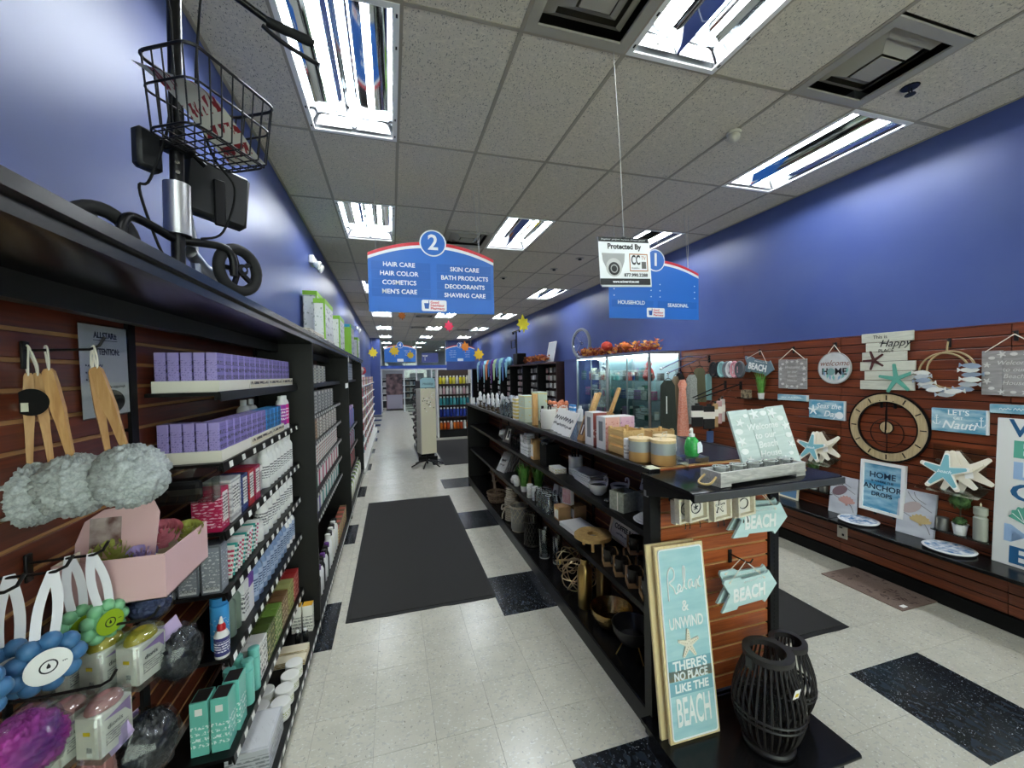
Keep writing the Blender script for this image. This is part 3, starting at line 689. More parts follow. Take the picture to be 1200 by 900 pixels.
# ---------------- fifth shelf
SKY = pmat('sky_blue_label', '3f9fe0', 'cfe6f6', .25, .7, 8, 4, thr=.58); NVL = pmat('indigo_label', '2f3174', 'e8e8f2', .2, .8, 7, 4)
o = bottle('hair_spray_can', .033, .215, SKY, mat('sky_blue_cap', '3a94d6', .35), 'tall sky blue aerosol can on the fifth shelf', 'spray can', capr=.98, caph=.14, neck=.03); o.location = (-.695, 1.91, ZS[4]+.0005)
t = thing('glue_bottle', 'white bottle with indigo label and red tipped nozzle', 'bottle', (-.668, 1.848, ZS[4]+.0005))
part('body', MB().lathe([(.024, 0), (.026, .004), (.026, .085), (.02, .1), (.013, .106)], 16), WHP, t); part('label_band', MB().lathe([(.0264, .012), (.0264, .082)], 16, capb=False, capt=False), NVL, t)
part('red_collar', MB().lathe([(.015, .106), (.015, .12), (.01, .132)], 14), mat('red_plastic', 'c5202a', .35), t); part('nozzle', MB().lathe([(.009, .132), (.003, .157)], 12), WHP, t)
GRN = mat('murky_green_plastic', '6f7f72', .3)
b = bottle('green_bottle', .028, .19, GRN, mat('pale_green_cap', '9aa79c', .4), 'murky green bottle behind the blue aerosol can', group='murky green bottles on the fifth shelf'); place(b, [((-.69, 1.985, ZS[4]+.0005), 0), ((-.69, 2.045, ZS[4]+.0005), 0)], 'murky green bottle behind the blue aerosol can, {o} from left')
for k, (m, lb) in enumerate(((pmat('white_purple_carton', 'f0efec', '6b6b70', .2, .7, 8, 4), 'white carton beside the green bottles'), (pmat('purple_top_carton', '7a4fb0', 'efeaf6', .1, .5, 8, 4, second='f0efec', cut=.7), 'white carton with a purple top among the bottles'))):
    o = carton('treatment_carton', (.06, .062, .17), m, lb); o.location = (-.69, 2.115+.068*k, ZS[4]+.0005)
BLG = mat('blue_grey_plastic', '7f95b8', .3); BLGL = pmat('blue_grey_label', 'a9b9d2', '44557a', .2, .8, 8, 4)
b = bottle('shampoo_bottle', .03, .2, BLG, mat('blue_grey_cap', '6c80a6', .35), 'blue grey bottle in the row along the fifth shelf', group='blue grey bottles on the fifth shelf', lab=BLGL, capr=.7)
place(b, [((-.685, 2.27+.07*k, ZS[4]+.0005), 0) for k in range(9)], 'blue grey bottle, {o} from left along the fifth shelf')
b = bottle('shampoo_bottle', .03, .195, WHP, BLG, 'white bottle with a blue cap at the divider end of the fifth shelf', group='white and blue bottles on the fifth shelf', lab=BLGL); place(b, [((-.685, 2.91+.072*k, ZS[4]+.0005), 0) for k in range(3)], 'white bottle with blue cap, {o} from left at the fifth shelf end')
# ---------------- sixth shelf
MINT = pmat('mint_carton', '6fc4b4', 'e6f4f0', .12, .6, 9, 4, thr=.52); MINTD = mat('mint_dark_top', '2f2a2a', .5); MINTP = mat('mint_plastic', '78c8ba', .35)
for y, x, lb in ((1.90, -.69, 'mint green carton with dark top standing at the near shelf end'), (1.99, -.68, 'second mint green carton behind the first'), (1.90, -.76, 'mint green carton at the back left of the other two')):
    o = carton('mint_carton', (.062, .082, .215), MINT, lb, 'box', 'mint cartons on the sixth shelf', [(MINTD, 'dark_top_panel', 'z', .85, .85, 0), (WHITE, 'round_badge', 'y', .4, .12, .82)]); o.location = (x, y, ZS[5]+.0005)
b = bottle('mint_tube', .026, .2, MINTP, MINTP, 'mint green tube standing behind the mint cartons', 'tube', 'mint tubes on the sixth shelf', capr=.95, caph=.2, neck=.02); place(b, [((-.69+.055*(k % 2)-.03, 2.06+.045*k, ZS[5]+.0005), 0) for k in range(4)], 'mint green tube behind the mint cartons, {o} from left')
kits = [('e8e6e0', '3a3432', 'black and white'), ('4a5a2a', 'c9c08a', 'dark olive'), ('6a8a3a', 'e0d8b0', 'leaf green'), ('7a5a3a', 'd8c8a8', 'tan'), ('a8aa6a', '5a4a30', 'pale green'), ('a02a2a', 'e0b0a0', 'deep red')]
for k in range(6):
    b_, i_, nm = kits[k]; g = nm+' hair dye cartons on the sixth shelf'
    o = carton('hair_dye_box', (.075, .066, .17), pmat('dye_'+b_, b_, i_, .08, .92, 5, 3, thr=.5), nm+' hair dye carton in the row on the sixth shelf', 'box', g)
    place(o, [((x, 2.255+.148*k+.07*q, ZS[5]+.0005), 0) for q in range(2) for x in (-.688, -.77)], nm+' hair dye carton, {h} in the {f} row of shelf six')
# ---------------- base deck
ZB = .1185
c = carton('flat_carton', (.17, .24, .12), pmat('grey_carton_print', 'c4c6c9', '85888c', .2, .8, 7, 4), 'large pale grey carton lying at the near end of the base deck', 'box', None, [(pmat('grey_lid_print', 'd2d4d6', '77797d', 0, 1, 12, 6, thr=.55), 'lid_print', 'z', .9, .9, 0)]); c.location = (-.64, 2.1, ZB)
JL = pmat('jar_label', 'f0efe8', 'a9b06a', .2, .8, 4, 5)
j = jar('cream_jar', .044, .085, WHP, mat('white_lid', 'e8e8e2', .35), 'round white cream jar on the base deck', group='white cream jars on the base deck', lab=JL)
place(j, [((-.585, 2.3, ZB), 0), ((-.68, 2.3, ZB), 0), ((-.59, 2.4, ZB), 0), ((-.585, 2.5, ZB), 0), ((-.585, 2.6, ZB), 0), ((-.685, 2.41, ZB), 0)], ['round white cream jar nearest the camera on the base deck', 'round white cream jar behind the nearest one', 'second round white cream jar along the base deck edge', 'third round white cream jar along the base deck edge', 'farthest round white cream jar along the base deck edge', 'round white cream jar in the rear of the group'])
for y, z, dz, lb in ((2.72, ZB, .035, 'cream coloured flat carton lying on the base deck'), (2.8, ZB, .045, 'cream and gold flat carton beyond the cream one')):
    o = carton('flat_carton', (.19, .07, dz), pmat('cream_carton', 'e6dcc0', 'b89a5a', .1, .9, 3, 5), lb); o.location = (-.64, y, z)
YEL = pmat('yellow_white_carton', 'f0ede2', '9a9a94', .1, .6, 8, 4, second='f0ede2'); 
for k in range(2):
    o = carton('serum_carton', (.06, .06, .18), YEL, ('white carton with yellow top by the divider, left', 'white carton with yellow top by the divider, right')[k], 'box', None, [(mat('yellow_top', 'e9b33a', .4), 'yellow_lid', 'z', 1, 1, 0)]); o.location = (-.66+.07*k, 3.06, ZB)
b = bottle('oil_bottle', .017, .085, mat('dark_glass', '16191a', .15), mat('white_cap', 'eeeeee', .4), 'small black bottle with a white cap on the base deck', group='small black bottles on the base deck'); place(b, [((-.63, 2.92, ZB), 0), ((-.585, 2.93, ZB), 0)], 'small black bottle with white cap on the base deck, {o} from left')

# ---------------- second and third bays: rows of small goods
random.seed(21)
def goods(zs, y0, y1, plans):
    for z, (words, runs, where) in zip(zs, plans):
        y = y0; cnt_ = 0
        for kind, dims, cols, nm, cnt in runs:
            dims = (dims[0], dims[1], dims[2]*(1.35 if z > .2 else 1.2))
            protos = []
            for k in range(cnt):
                w_ = dims[1]; key = k % len(cols)
                if key >= len(protos):
                    bc, ic = cols[key]; lb = nm+' '+where; g = nm+'s '+where
                    if kind == 'c': p = carton('carton', dims, pmat('gd_'+bc+ic, bc, ic, .1, .9, 6, 3), lb, 'box', g)
                    else: p = bottle('bottle', dims[1]/2*.9, dims[2], mat('gp_'+bc, bc, .35), mat('gp_'+ic, ic, .35), lb, 'bottle', g, capr=.7, n=10)
                    protos.append(p); o = p
                else: o = dup(protos[key], (0, 0, 0))
                o.location = (-.69 if z > .2 else -.60, y+w_/2, z+.0005); y += w_+.006; cnt_ += 1
                o['label'] = cname(cols[key][0])+(' carton, ' if kind == 'c' else ' bottle, ')+ORD[min(34, cnt_-1)]+' from left '+where; o['group'] = 'goods '+where
                if y > y1: break
G = [(0, [('c', (.08, .09, .13), [('8a2a30', 'd8b0b0'), ('7a2028', 'e0c0b0')], 'dark red carton', 5), ('c', (.08, .1, .12), [('c8c4b4', '8a8a80'), ('5a5650', 'c8c8c0')], 'pale grey carton', 8)], 'on the top shelf past the first divider'),
     (0, [('c', (.08, .06, .13), [('6a5a3a', 'd0a040'), ('3a3a3c', 'b09a5a')], 'dark brown carton', 10), ('c', (.08, .06, .14), [('a8a8a4', '4a4a50'), ('d0cfca', '55555a'), ('34343a', 'a0a0a0')], 'grey carton', 18)], 'on the second shelf past the first divider'),
     (0, [('c', (.08, .08, .14), [('7a5238', 'c09a70'), ('6a4630', 'b08a60')], 'copper brown carton', 9), ('c', (.08, .06, .13), [('d8d4ca', '7a7a74'), ('4a4440', 'c0b8a8'), ('e4e2dc', '9a7a6a')], 'mixed pale carton', 20)], 'on the third shelf past the first divider'),
     (0, [('c', (.07, .05, .1), [('3ab0b8', 'e0f0f0'), ('e6e4de', '8a8a86')], 'small pale carton', 12), ('c', (.07, .06, .13), [('efeeea', '9a9a96'), ('e8dcd0', 'b04a50')], 'white carton', 22)], 'on the fourth shelf past the first divider'),
     (0, [('b', (.07, .062, .17), [('3a3a6a', '2a2a4a'), ('2f6a4a', '1f4a34')], 'dark coloured bottle', 12), ('b', (.07, .062, .18), [('eceae6', 'd0d0cc'), ('c04a6a', 'eceae6'), ('e8e8e4', '5a5a60')], 'white bottle', 22)], 'on the fifth shelf past the first divider'),
     (0, [('b', (.07, .065, .18), [('6a5aa0', 'dcdce8'), ('e8e8e4', '2a2a2e')], 'violet or white bottle', 14), ('b', (.07, .06, .19), [('e6e6e2', '3a9a6a'), ('3a9a90', 'e8e8e8'), ('ececec', '2a2a2a')], 'white or teal bottle', 20)], 'on the sixth shelf past the first divider')]
goods(ZS1, 3.24, 5.5, G)
goods([ZB], 3.26, 5.45, [(0, [('b', (.07, .07, .2), [('efefef', '6a3a8a'), ('e6e6e6', '2a2a2e'), ('1e1e20', '1e1e20')], 'white bottle with purple cap', 10), ('b', (.07, .08, .24), [('f0f0ee', 'e8e8e4'), ('eceae0', '2a2a2a')], 'tall white bottle', 6), ('c', (.07, .07, .15), [('b05a50', 'e0d060'), ('5a4a2a', 'c0b070')], 'red and yellow carton', 10)], 'on the base deck past the first divider')])
H2 = [(0, [('c', (.08, .09, .2), [('a8acb4', '55606a'), ('b4b6ba', '8090a0')], 'grey carton', 20)], 'on the top shelf past the second divider'),
      (0, [('b', (.07, .075, .24), [('7aa0d0', 'b04a80'), ('4a7ac0', 'e0e0e8'), ('c06a9a', '5a8ad0')], 'blue or pink bottle', 26)], 'on the second shelf past the second divider'),
      (0, [('b', (.07, .075, .2), [('2a5a7a', 'c05060'), ('b0c0d0', '2a3a5a'), ('c0303a', 'e0e0e0')], 'red or blue bottle', 26)], 'on the third shelf past the second divider'),
      (0, [('b', (.07, .075, .2), [('8a2a3a', '2a2a2e'), ('2a6a5a', 'd0d0d0'), ('c05a6a', 'eeeeee')], 'dark red or green bottle', 26)], 'on the fourth shelf past the second divider')]
goods(ZS2, 5.7, 7.95, H2)
goods([ZB], 5.7, 7.95, [(0, [('b', (.07, .075, .2), [('efefea', '7aa040'), ('e8e8e4', '2a2a2a'), ('c8d08a', 'eeeeee')], 'white bottle with green cap', 26)], 'on the base deck past the second divider')])
# boxes stored on top of the canopy
BX = pmat('boxed_product', 'c9cccb', '6f7478', .08, .92, 6, 3, thr=.55); LIME = mat('lime_green_card', '8cc43c', .45); PALE = pmat('pale_box_side', 'eef0e8', 'b0b8a8', .2, .9, 10, 2, thr=.6)
def topbox(y, dx, dy, h, x, lb, teal=False):
    t = thing('boxed_appliance', lb, 'box', (x, y, 2.1555), group='white and lime boxes on the canopy')
    part('carton_body', MB().cbox((0, 0, h/2), (dx, dy, h), .003), BX, t)
    part('near_end_panel', MB().box((0, -dy/2-.001, h*.47), (dx*.86, .002, h*.88)), PALE if not teal else LIME, t)
    part('green_top_band', MB().box((0, 0, h-.02), (dx+.004, dy+.004, .045)), LIME if not teal else mat('teal_card', '1f93b8', .4), t)
    part('green_edge', MB().box((dx/2-.006, -dy/2-.0015, h/2), (.016, .005, h*.98)), LIME, t)
topbox(4.55, .1, .55, .45, -.645, 'tall white and lime box standing front of the canopy, nearest one'); topbox(5.15, .14, .5, .64, -.83, 'tallest white and lime box behind the nearest one on the canopy'); topbox(5.75, .1, .5, .46, -.65, 'silver printed box in the middle of the canopy row')
topbox(6.95, .13, .5, .5, -.64, 'lime box with a teal top standing on the canopy', True); topbox(8.3, .1, .45, .42, -.63, 'small lime edged box toward the far end of the canopy')
o = carton('flat_carton', (.2, .62, .035), pmat('cream_flat_print', 'e8e0c8', '6a6258', .2, .8, 2, 8), 'flat cream carton lying on the canopy edge', 'box'); o.location = (-.62, 3.35, 2.1555)
o = carton('flat_carton', (.2, .4, .03), pmat('white_flat_print', 'e6e4dc', '6a6258', .2, .8, 2, 8), 'flat white carton under the nearest lime box', 'box'); o.location = (-.615, 4.05, 2.1555)
t = thing('emergency_light', 'white twin emergency light high on the left wall', 'emergency light', (XL, 5.6, 3.30))
part('housing', MB().cbox((.03, 0, 0), (.06, .24, .1), .01), WHITE, t)
for s in (-1, 1): part('lamp_head', MB().lathe([(.03, 0), (.055, .05), (.05, .07)], 14), WHITE, t, M=Matrix.Translation((.06, s*.09, -.05)) @ Matrix.Rotation(radians(115), 4, 'Y'))
t = thing('emergency_light', 'farther white twin emergency light on the left wall', 'emergency light', (XL, 12.2, 3.2))
part('housing', MB().cbox((.03, 0, 0), (.06, .24, .1), .01), WHITE, t)
for s in (-1, 1): part('lamp_head', MB().lathe([(.03, 0), (.055, .05), (.05, .07)], 14), WHITE, t, M=Matrix.Translation((.06, s*.09, -.05)) @ Matrix.Rotation(radians(115), 4, 'Y'))
# ------------------------------------------------------------------ goods hanging in the nearest left bay
ROD = mat('hook_black', '121212', .35)
def hook(y, z, L, label, x0=XB, tip=.03, M=None):
    t = thing('display_hook', label, 'hook', (x0, y, z), group='black slat wall hooks') if M is None else thing('display_hook', label, 'hook', M=M, group='black slat wall hooks')
    part('plate', MB().cbox((.004, 0, -.012), (.007, .022, .07), .002), ROD, t)
    part('rod', MB().tube([(.006, 0, 0), (L-.02, 0, .002), (L, 0, .012), (L+.012, 0, tip+.004)], .0035, 8), ROD, t)
    return t
# notice in a plastic sleeve
t = thing('notice', 'white notice in a clear sleeve headed ATTENTION on the dark planks', 'notice', M=frame((XB+.008, 1.624, 1.888), (0, 1, .02), (0, 0, 1)))
part('paper', MB().box((0, 0, 0), (.225, .285, .001)), mat('notice_paper', 'c9cacb', .5), t)
INK = mat('black_ink', '16161a', .6)
letter(t, 'ALLSTAR±', .026, .005, .112, .001, INK, .0006, bold=.0008, width=.11); part('underline', MB().box((.005, .097, .001), (.115, .002, .0006)), INK, t); letter(t, 'ATTENTION:', .028, .005, .06, .001, INK, .0006, bold=.0008, width=.13)
for k, w_ in enumerate((.07, .08, .075)): part('bullet', MB().prism(circ(.003, 8, -.09, .018-.022*k), .0008, .0014), INK, t); scrawl(t, w_, .014, -.082+w_/2, .018-.022*k, .001, INK, 2, k)
scrawl(t, .15, .014, .02, -.052, .001, INK, 4, 9); part('black_reflection', MB().prism(circ(.075, 28, .012, -.1, .04), .0005, .0012), BLACKM, t); part('sleeve', MB().box((0, 0, .002), (.235, .295, .0008)), glassmat('thin_film', 'f4f6f6', .05, .1), t)  # black oval is a painted reflection below the text
# bath brushes with mesh poufs
OAK = woodmat('bath_brush_wood', 'b58550', 'd0a670', (40, 40, 6), .45)
NET = mat('grey_net', '9ba2a1', .5, col2='b9bfbd', ns=160)
from mathutils import noise
def poufmesh(R, seed, m, nb=0):
    "ball of gathered netting: folds follow the contour lines of a noise field"
    nu, nv = 72, 44; vs = []; fs = []; o_ = Vector((seed*3.1, seed*1.7, 0))
    def rr(d):
        w_ = noise.noise(d*2.0+o_)*1.4; f = abs(sin(7*noise.noise(d*1.5+o_+Vector((w_, 0, w_)))*2.2)); g = abs(sin(10*noise.noise(d*2.2-o_)))
        return R*(.78+.16*f+.09*g+.03*noise.noise(d*8+o_))
    for j in range(1, nv):
        t_ = pi*j/nv
        for k in range(nu):
            a_ = 2*pi*k/nu; d = Vector((sin(t_)*cos(a_), sin(t_)*sin(a_), -cos(t_))); vs.append(d*rr(d))
    for j in range(nv-2):
        for k in range(nu): fs.append((j*nu+k, j*nu+(k+1) % nu, (j+1)*nu+(k+1) % nu, (j+1)*nu+k))
    b_ = len(vs)
    for z in (-1, 1): d = Vector((0, 0, z)); vs.append(d*rr(d))
    for k in range(nu): fs += [(b_, (k+1) % nu, k), (b_+1, (nv-2)*nu+k, (nv-2)*nu+(k+1) % nu)]
    me = MB().add(vs, fs).mesh('pouf', m); me.set_sharp_from_angle(angle=3.1); return me
hook(1.33, 1.937, .155, 'long black hook holding the wooden bath brushes')
BR = [((33, 437), (35, 556), 1.33, -.002, 'bath brush hanging closest to the wall, its handle upright'), ((43, 437), (62, 556), 1.345, .012, 'second bath brush from the wall with a round black tag'), ((56, 432), (86, 545), 1.325, 0, 'third bath brush from the wall, its wide handle leaning right'), ((108, 432), (130, 548), 1.35, .02, 'fourth bath brush, mostly behind the outermost one'), ((112, 430), (152, 540), 1.33, 0, 'outermost bath brush with a wide handle and full grey pouf')]
for k, (a, b, Y, dy, lb) in enumerate(BR):
    A = at(*a, 'Y', Y); B = at(*b, 'Y', Y); t = thing('bath_brush', 'wooden '+lb, 'bath brush', B, group='bath brushes on the hook')
    A = A-B; d = A.normalized(); u = Vector((1, 0, 0)) if k in (2, 4) else Vector((.75, .65, 0)).normalized()
    u = (u-d*u.dot(d)).normalized(); n_ = u.cross(d); h = MB(); wd = .0135 if k in (2, 4) else .010
    L = A.length+.03; prof = [(0, .45), (.25, .6), (.5, .8), (.62, 1), (.85, .95), (.97, .85), (1, .5)]; vs = []; m_ = len(prof)
    for f, w_ in prof:
        c = d*(L*f-.03)
        for su, sn in ((-1, -.45), (1, -.45), (1, .45), (-1, .45)): vs.append(c+u*(wd*w_*su)+n_*(wd*w_*sn))
    h.add(vs, [(4*i+j, 4*i+(j+1) % 4, 4*i+4+(j+1) % 4, 4*i+4+j) for i in range(m_-1) for j in range(4)]+[(3, 2, 1, 0), (4*m_-4, 4*m_-3, 4*m_-2, 4*m_-1)])
    part('handle', h, OAK, t); top = A-d*.012; hk = Vector((max(-.875, min(-.735, (A+B).x-.004 if k < 3 else -.742)), 1.33, 1.941))-B
    part('hanging_loop', MB().tube(spline([top, top+Vector((.006, -.008, .03)), hk+Vector((.004, -.004, .003)), hk+Vector((-.006, .004, .003)), top+Vector((-.008, .008, .03)), top]), .0022, 5), TWINE, t)
    part('pouf', poufmesh((.08, .05, .082, .05, .086)[k], 50+k, NET), None, t, loc=(0.002, dy, -.052 if k != 4 else -.04))
    if k == 1: part('round_tag', MB().prism(circ(.034, 28), 0, .001), BLACKM, t, M=frame(A*.72+Vector((.0, -.03, 0)), (1, .1, 0), (0, 0, 1))); part('price_sticker', MB().box((-.012, -.012, .0015), (.014, .022, .0006)), mat('sticker_pale', 'd8d8c0', .6), t, M=frame(A*.72+Vector((0, -.03, 0)), (1, .1, 0), (0, 0, 1)))
# pink display box of bath flowers
PINK = mat('pink_card', 'd9b3b3', .55); CARDI = mat('cream_card_inside', 'e4dcc4', .6)
t = thing('gift_box', 'open pale pink card box holding bath flowers on the plank wall', 'box', (-.745, 1.36, 1.245))
W, D, H = .25, .27, .125
b = MB(); b.bx(-W/2, W/2, 0, D, 0, .003); part('box_floor', b, CARDI, t)
part('front_wall', MB().bx(-W/2, W/2, 0, .003, 0, H), PINK, t); part('side_wall', MB().bx(W/2-.003, W/2, .003, D, 0, H), PINK, t)
part('side_wall', MB().bx(-W/2, -W/2+.003, .003, D, 0, H), CARDI, t); part('rear_wall', MB().bx(-W/2+.003, W/2-.003, D-.003, D, 0, H), CARDI, t)
lid = part('lid', MB().prism([(-.115, 0), (.075, 0), (.085, .13), (.07, .165), (-.05, .15), (-.095, .12), (-.115, .06)], 0, .003), PINK, t, M=frame((-.02, .10, .085), (1, 0, 0), (0, .12, 1)))
part('lid_photo', MB().box((-.045, .085, .0035), (.075, .085, .0008)), mat('lid_photo', 'b9a9a4', .5, col2='6a4a44', ns=25), lid)
scrawl(t, .08, .012, .035, .12, .0035, mat('dusty_rose_ink', '8a6a6a', .6), 2, 3, lid.matrix_local)
GR = mat('sage_ribbon', '9aa04a', .55, col2='b4ba62', ns=60); RO = mat('rose_pink_ribbon', 'd98a98', .55, col2='c46e80', ns=60); LV = mat('lavender_ribbon', 'b9a8d8', .5)
def rosette(nm, loc, R, m, seed):
    random.seed(seed); mb = MB()
    for k in range(26):
        a = k*2.4; r = R*(.12+.85*k/26); z = R*(.75-.6*(k/26)**1.3); vs = []
        for i in range(7):
            q = a+(i-3)*.17; vs += [(r*cos(q), r*sin(q), z-.35*R), ((r+.12*R)*cos(q), (r+.12*R)*sin(q), z+.28*R+random.uniform(-.03, .03)*R)]
        mb.add(vs, [(2*i, 2*i+2, 2*i+3, 2*i+1) for i in range(6)])
    o = single(nm, mb, m, {'GR': ''}.get('', ''), 'bath flower', loc); return o
for nm, lc, R, m, lb in (('bath_flower', (-.79, 1.47, 1.34), .055, GR, 'sage green net flower at the left in the pink box'), ('bath_flower', (-.70, 1.53, 1.365), .05, RO, 'rose pink net flower in the middle of the pink box'), ('bath_flower', (-.655, 1.58, 1.35), .042, GR, 'olive green net flower at the right in the pink box'), ('bath_flower', (-.725, 1.46, 1.33), .04, LV, 'lavender petal piece in front of the rose in the pink box')):
    o = rosette(nm, lc, R, m, int(R*1000)); tag(o, lb, 'bath flower', 'bath flowers in the pink box')
    o.rotation_euler = (.5, .2, 0)
# flower sponges on ribbon loops
RIB = mat('white_satin_ribbon', 'e6e6ea', .35, sheen=.3)
def sponge(label, loc, rz, R, m, lm, hookpt, inked, seed):
    t = thing('flower_sponge', label, 'sponge', loc, rz, group='flower sponges on ribbons'); random.seed(seed)
    fm = MB(); n = 9
    for k in range(n):
        a = 2*pi*k/n; fm.ball((0, R*.7*cos(a), R*.7*sin(a)), R*.3, 10, 7, sc=(1.0, 1, 1))
    fm.ball((0, 0, 0), R*.62, 14, 9, sc=(.5, 1, 1)); part('sponge_body', fm, m, t)
    lbp = part('paper_label', MB().prism(circ(R*.56, 28), 0, .001), lm, t, M=frame((R*.335, 0, 0), (0, 1, 0), (0, 0, 1)))
    part('label_emblem', MB().ring(circ(R*.22, 18, 0, 0), circ(R*.18, 18), .001, .0014), INK, lbp); part('label_drop', MB().prism([(0, R*.12), (R*.05, -.0), (R*.04, -R*.06), (-R*.04, -R*.06), (-R*.05, 0)], .001, .0014), INK, lbp)
    letter(t, 'SPONGELLE', R*.16, 0, 0, 0, INK, .0004).matrix_local = lbp.matrix_local @ Matrix.Translation((0, R*.36, .0012))
    M = Matrix.Rotation(-rz, 4, 'Z'); hp = M @ (Vector(hookpt)-Vector(loc))
    for s in (-1, 1):
        w_ = .0085; p0 = Vector((0, s*R*.22, R*.85)); vs = []
        for i in range(9):
            f = i/8; p = p0.lerp(hp+Vector((0, 0, .004)), f)+Vector((.004*s*sin(pi*f), .006*s*sin(pi*f), 0)); q = M @ Vector((.75, -.6, 0)) if True else 0
            side = M @ Vector((.87, .5, 0)); vs += [p-side*w_, p+side*w_]
        part('ribbon', MB().add(vs, [(2*i, 2*i+1, 2*i+3, 2*i+2) for i in range(8)]), RIB, t)
SPB = mat('blue_sponge', '4a7ba6', .4, col2='3a6a96', ns=30, bump=.2); SPG = mat('green_sponge', '86c494', .4, col2='74b684', ns=30, bump=.2)
LBW = mat('white_oval_label', 'e9ebe4', .5); LBG = mat('lime_oval_label', '8fae1e', .5)
hook(1.31, 1.405, .155, 'black hook holding the green flower sponges'); hook(1.17, 1.425, .165, 'black hook holding the blue flower sponges'); hook(1.05, 1.44, .16, 'black hook at the edge of the picture above the blue sponges')
sponge('green flower sponge with lime label, front one on its ribbon', (-.742, 1.325, 1.222), radians(-28), .056, SPG, LBG, (-.755, 1.31, 1.408), 'x', 1)
sponge('green flower sponge behind the front green one', (-.80, 1.33, 1.215), radians(-28), .056, SPG, LBG, (-.80, 1.31, 1.408), 'x', 2)
sponge('blue flower sponge with white label, front one on its ribbon', (-.765, 1.17, 1.222), radians(-48), .068, SPB, LBW, (-.745, 1.17, 1.428), 'x', 3)
sponge('blue flower sponge second from the front', (-.83, 1.175, 1.215), radians(-48), .068, SPB, LBW, (-.82, 1.17, 1.428), 'x', 4)
sponge('blue flower sponge cut off by the picture edge', (-.815, 1.05, 1.235), radians(-48), .066, SPB, LBW, (-.76, 1.05, 1.444), 'x', 5)
# boxed soaps and sponges in clear wrap
LILP = mat('lilac_print', 'a98cc0', .5); OFFW = mat('off_white_card', 'e4dfd6', .5); YST = mat('yellow_sticker', 'e6c81e', .5)
def soapbox(label, loc, rz, m, grp):
    t = thing('boxed_sponge', label, 'boxed sponge', loc, rz, group=grp); w_, d, h = .062, .085, .105
    part('card_sleeve', MB().cbox((0, 0, h/2), (w_, d, h), .004), OFFW, t)
    so = MB(); so.ball((0, 0, 0), .046, 16, 10, sc=(.62, .9, .62)); part('sponge_top', so, m, t, loc=(0, 0, h))
    part('lilac_corner', MB().prism([(-.03, .035), (.034, .048), (.034, .01), (.02, .028)], 0, .0008), LILP, t, M=frame((w_/2+.0005, 0, h*.5), (0, 1, 0), (0, 0, 1)))
    letter(t, 'dionis', .016, 0, 0, 0, INK, .0004, align='CENTER').matrix_local = frame((w_/2+.001, -.005, h*.62), (0, 1, 0), (0, 0, 1))
    part('text_lines', MB().box((w_/2+.0006, 0, h*.35), (.0008, .055, .03)), pmat('fine_print', 'e4dfd6', '8a8484', 0, 1, 5, 5), t)
    part('yellow_sticker', MB().box((0, -d/2-.0006, h*.62), (.016, .001, .009)), YST, t); part('barcode', MB().box((.005, -d/2-.0006, h*.2), (.012, .001, .024)), BAR, t)
    part('clear_wrap', MB().cbox((0, 0, h*.5+.004), (w_+.008, d+.008, h+.045), .012), CLEAR, t)
YEL2 = mat('mustard_sponge', 'a89a2e', .6, bump=.3); PNK2 = mat('dusty_pink_sponge', 'b0807f', .6, bump=.3)
hook(1.33, 1.205, .25, 'black hook holding the mustard topped boxes'); hook(1.235, 1.105, .2, 'black hook holding the pink topped boxes'); hook(1.05, 1.09, .17, 'black hook holding the purple mesh bag')
for k, x in enumerate((-.668, -.745, -.822)): soapbox(('mustard topped boxed sponge, outermost of three', 'mustard topped boxed sponge in the middle of three', 'mustard topped boxed sponge closest to the wall')[k], (x, 1.33, 1.055), radians(-18), YEL2, 'mustard topped boxed sponges')
for k, x in enumerate((-.70, -.775, -.85)): soapbox(('pink topped boxed sponge, outermost of three', 'pink topped boxed sponge in the middle of three', 'pink topped boxed sponge closest to the wall')[k], (x, 1.235, .955), radians(-18), PNK2, 'pink topped boxed sponges')
# black and navy bagged poufs
BAGP = mat('black_net', '1c1f22', .35, col2='2c3034', ns=120); NAVP = mat('navy_net', '3c4468', .45, col2='4c5478', ns=120); PURP = mat('purple_net', '5a2470', .5, col2='b03a9a', ns=14); CARDL = mat('lilac_header', 'bda8cc', .5)
def bag(label, loc, R, m, sc, header=None, hm=CARDL, seed=0):
    t = thing('bagged_pouf', label, 'bath pouf', loc, group=None); o = part('pouf', poufmesh(R, 80+seed, m, 70), None, t); o.scale = sc
    random.seed(seed); w_ = MB(); w_.ball((0, 0, 0), R*1.1, 14, 9, jit=.14, sc=sc); part('clear_bag', w_, glassmat('bag_film', 'f0f2f2', .07, .12), t)
    if header: part('header_card', MB().box((0, 0, 0), (.003, .055, .045)), hm, t, M=Matrix.Translation(header) @ Matrix.Rotation(radians(-30), 4, 'Z') @ Matrix.Rotation(.35, 4, 'X'))
    return t
bag('black mesh pouf in a clear bag with a lilac tag beside the mustard box', (-.615, 1.40, 1.06), .062, BAGP, (.9, 1, 1.15), (-.01, -.02, .085), seed=1)
bag('black mesh pouf in a clear bag at the bottom beside the cards', (-.64, 1.29, .90), .068, BAGP, (.9, 1, 1.1), (-.03, -.06, .07), seed=2)
bag('navy pouf in a clear bag with a dark purple header behind the green sponge', (-.70, 1.44, 1.20), .052, NAVP, (1, 1, .9), (.02, -.01, .06), mat('purple_header', '4a4270', .5), seed=3)
bag('purple and magenta mesh bag at the lower picture corner', at(30, 872, 'Y', 1.05), .058, PURP, (1.1, 1, 1.05), seed=4)
hook(1.30, .985, .2, 'black hook holding the carded packs')
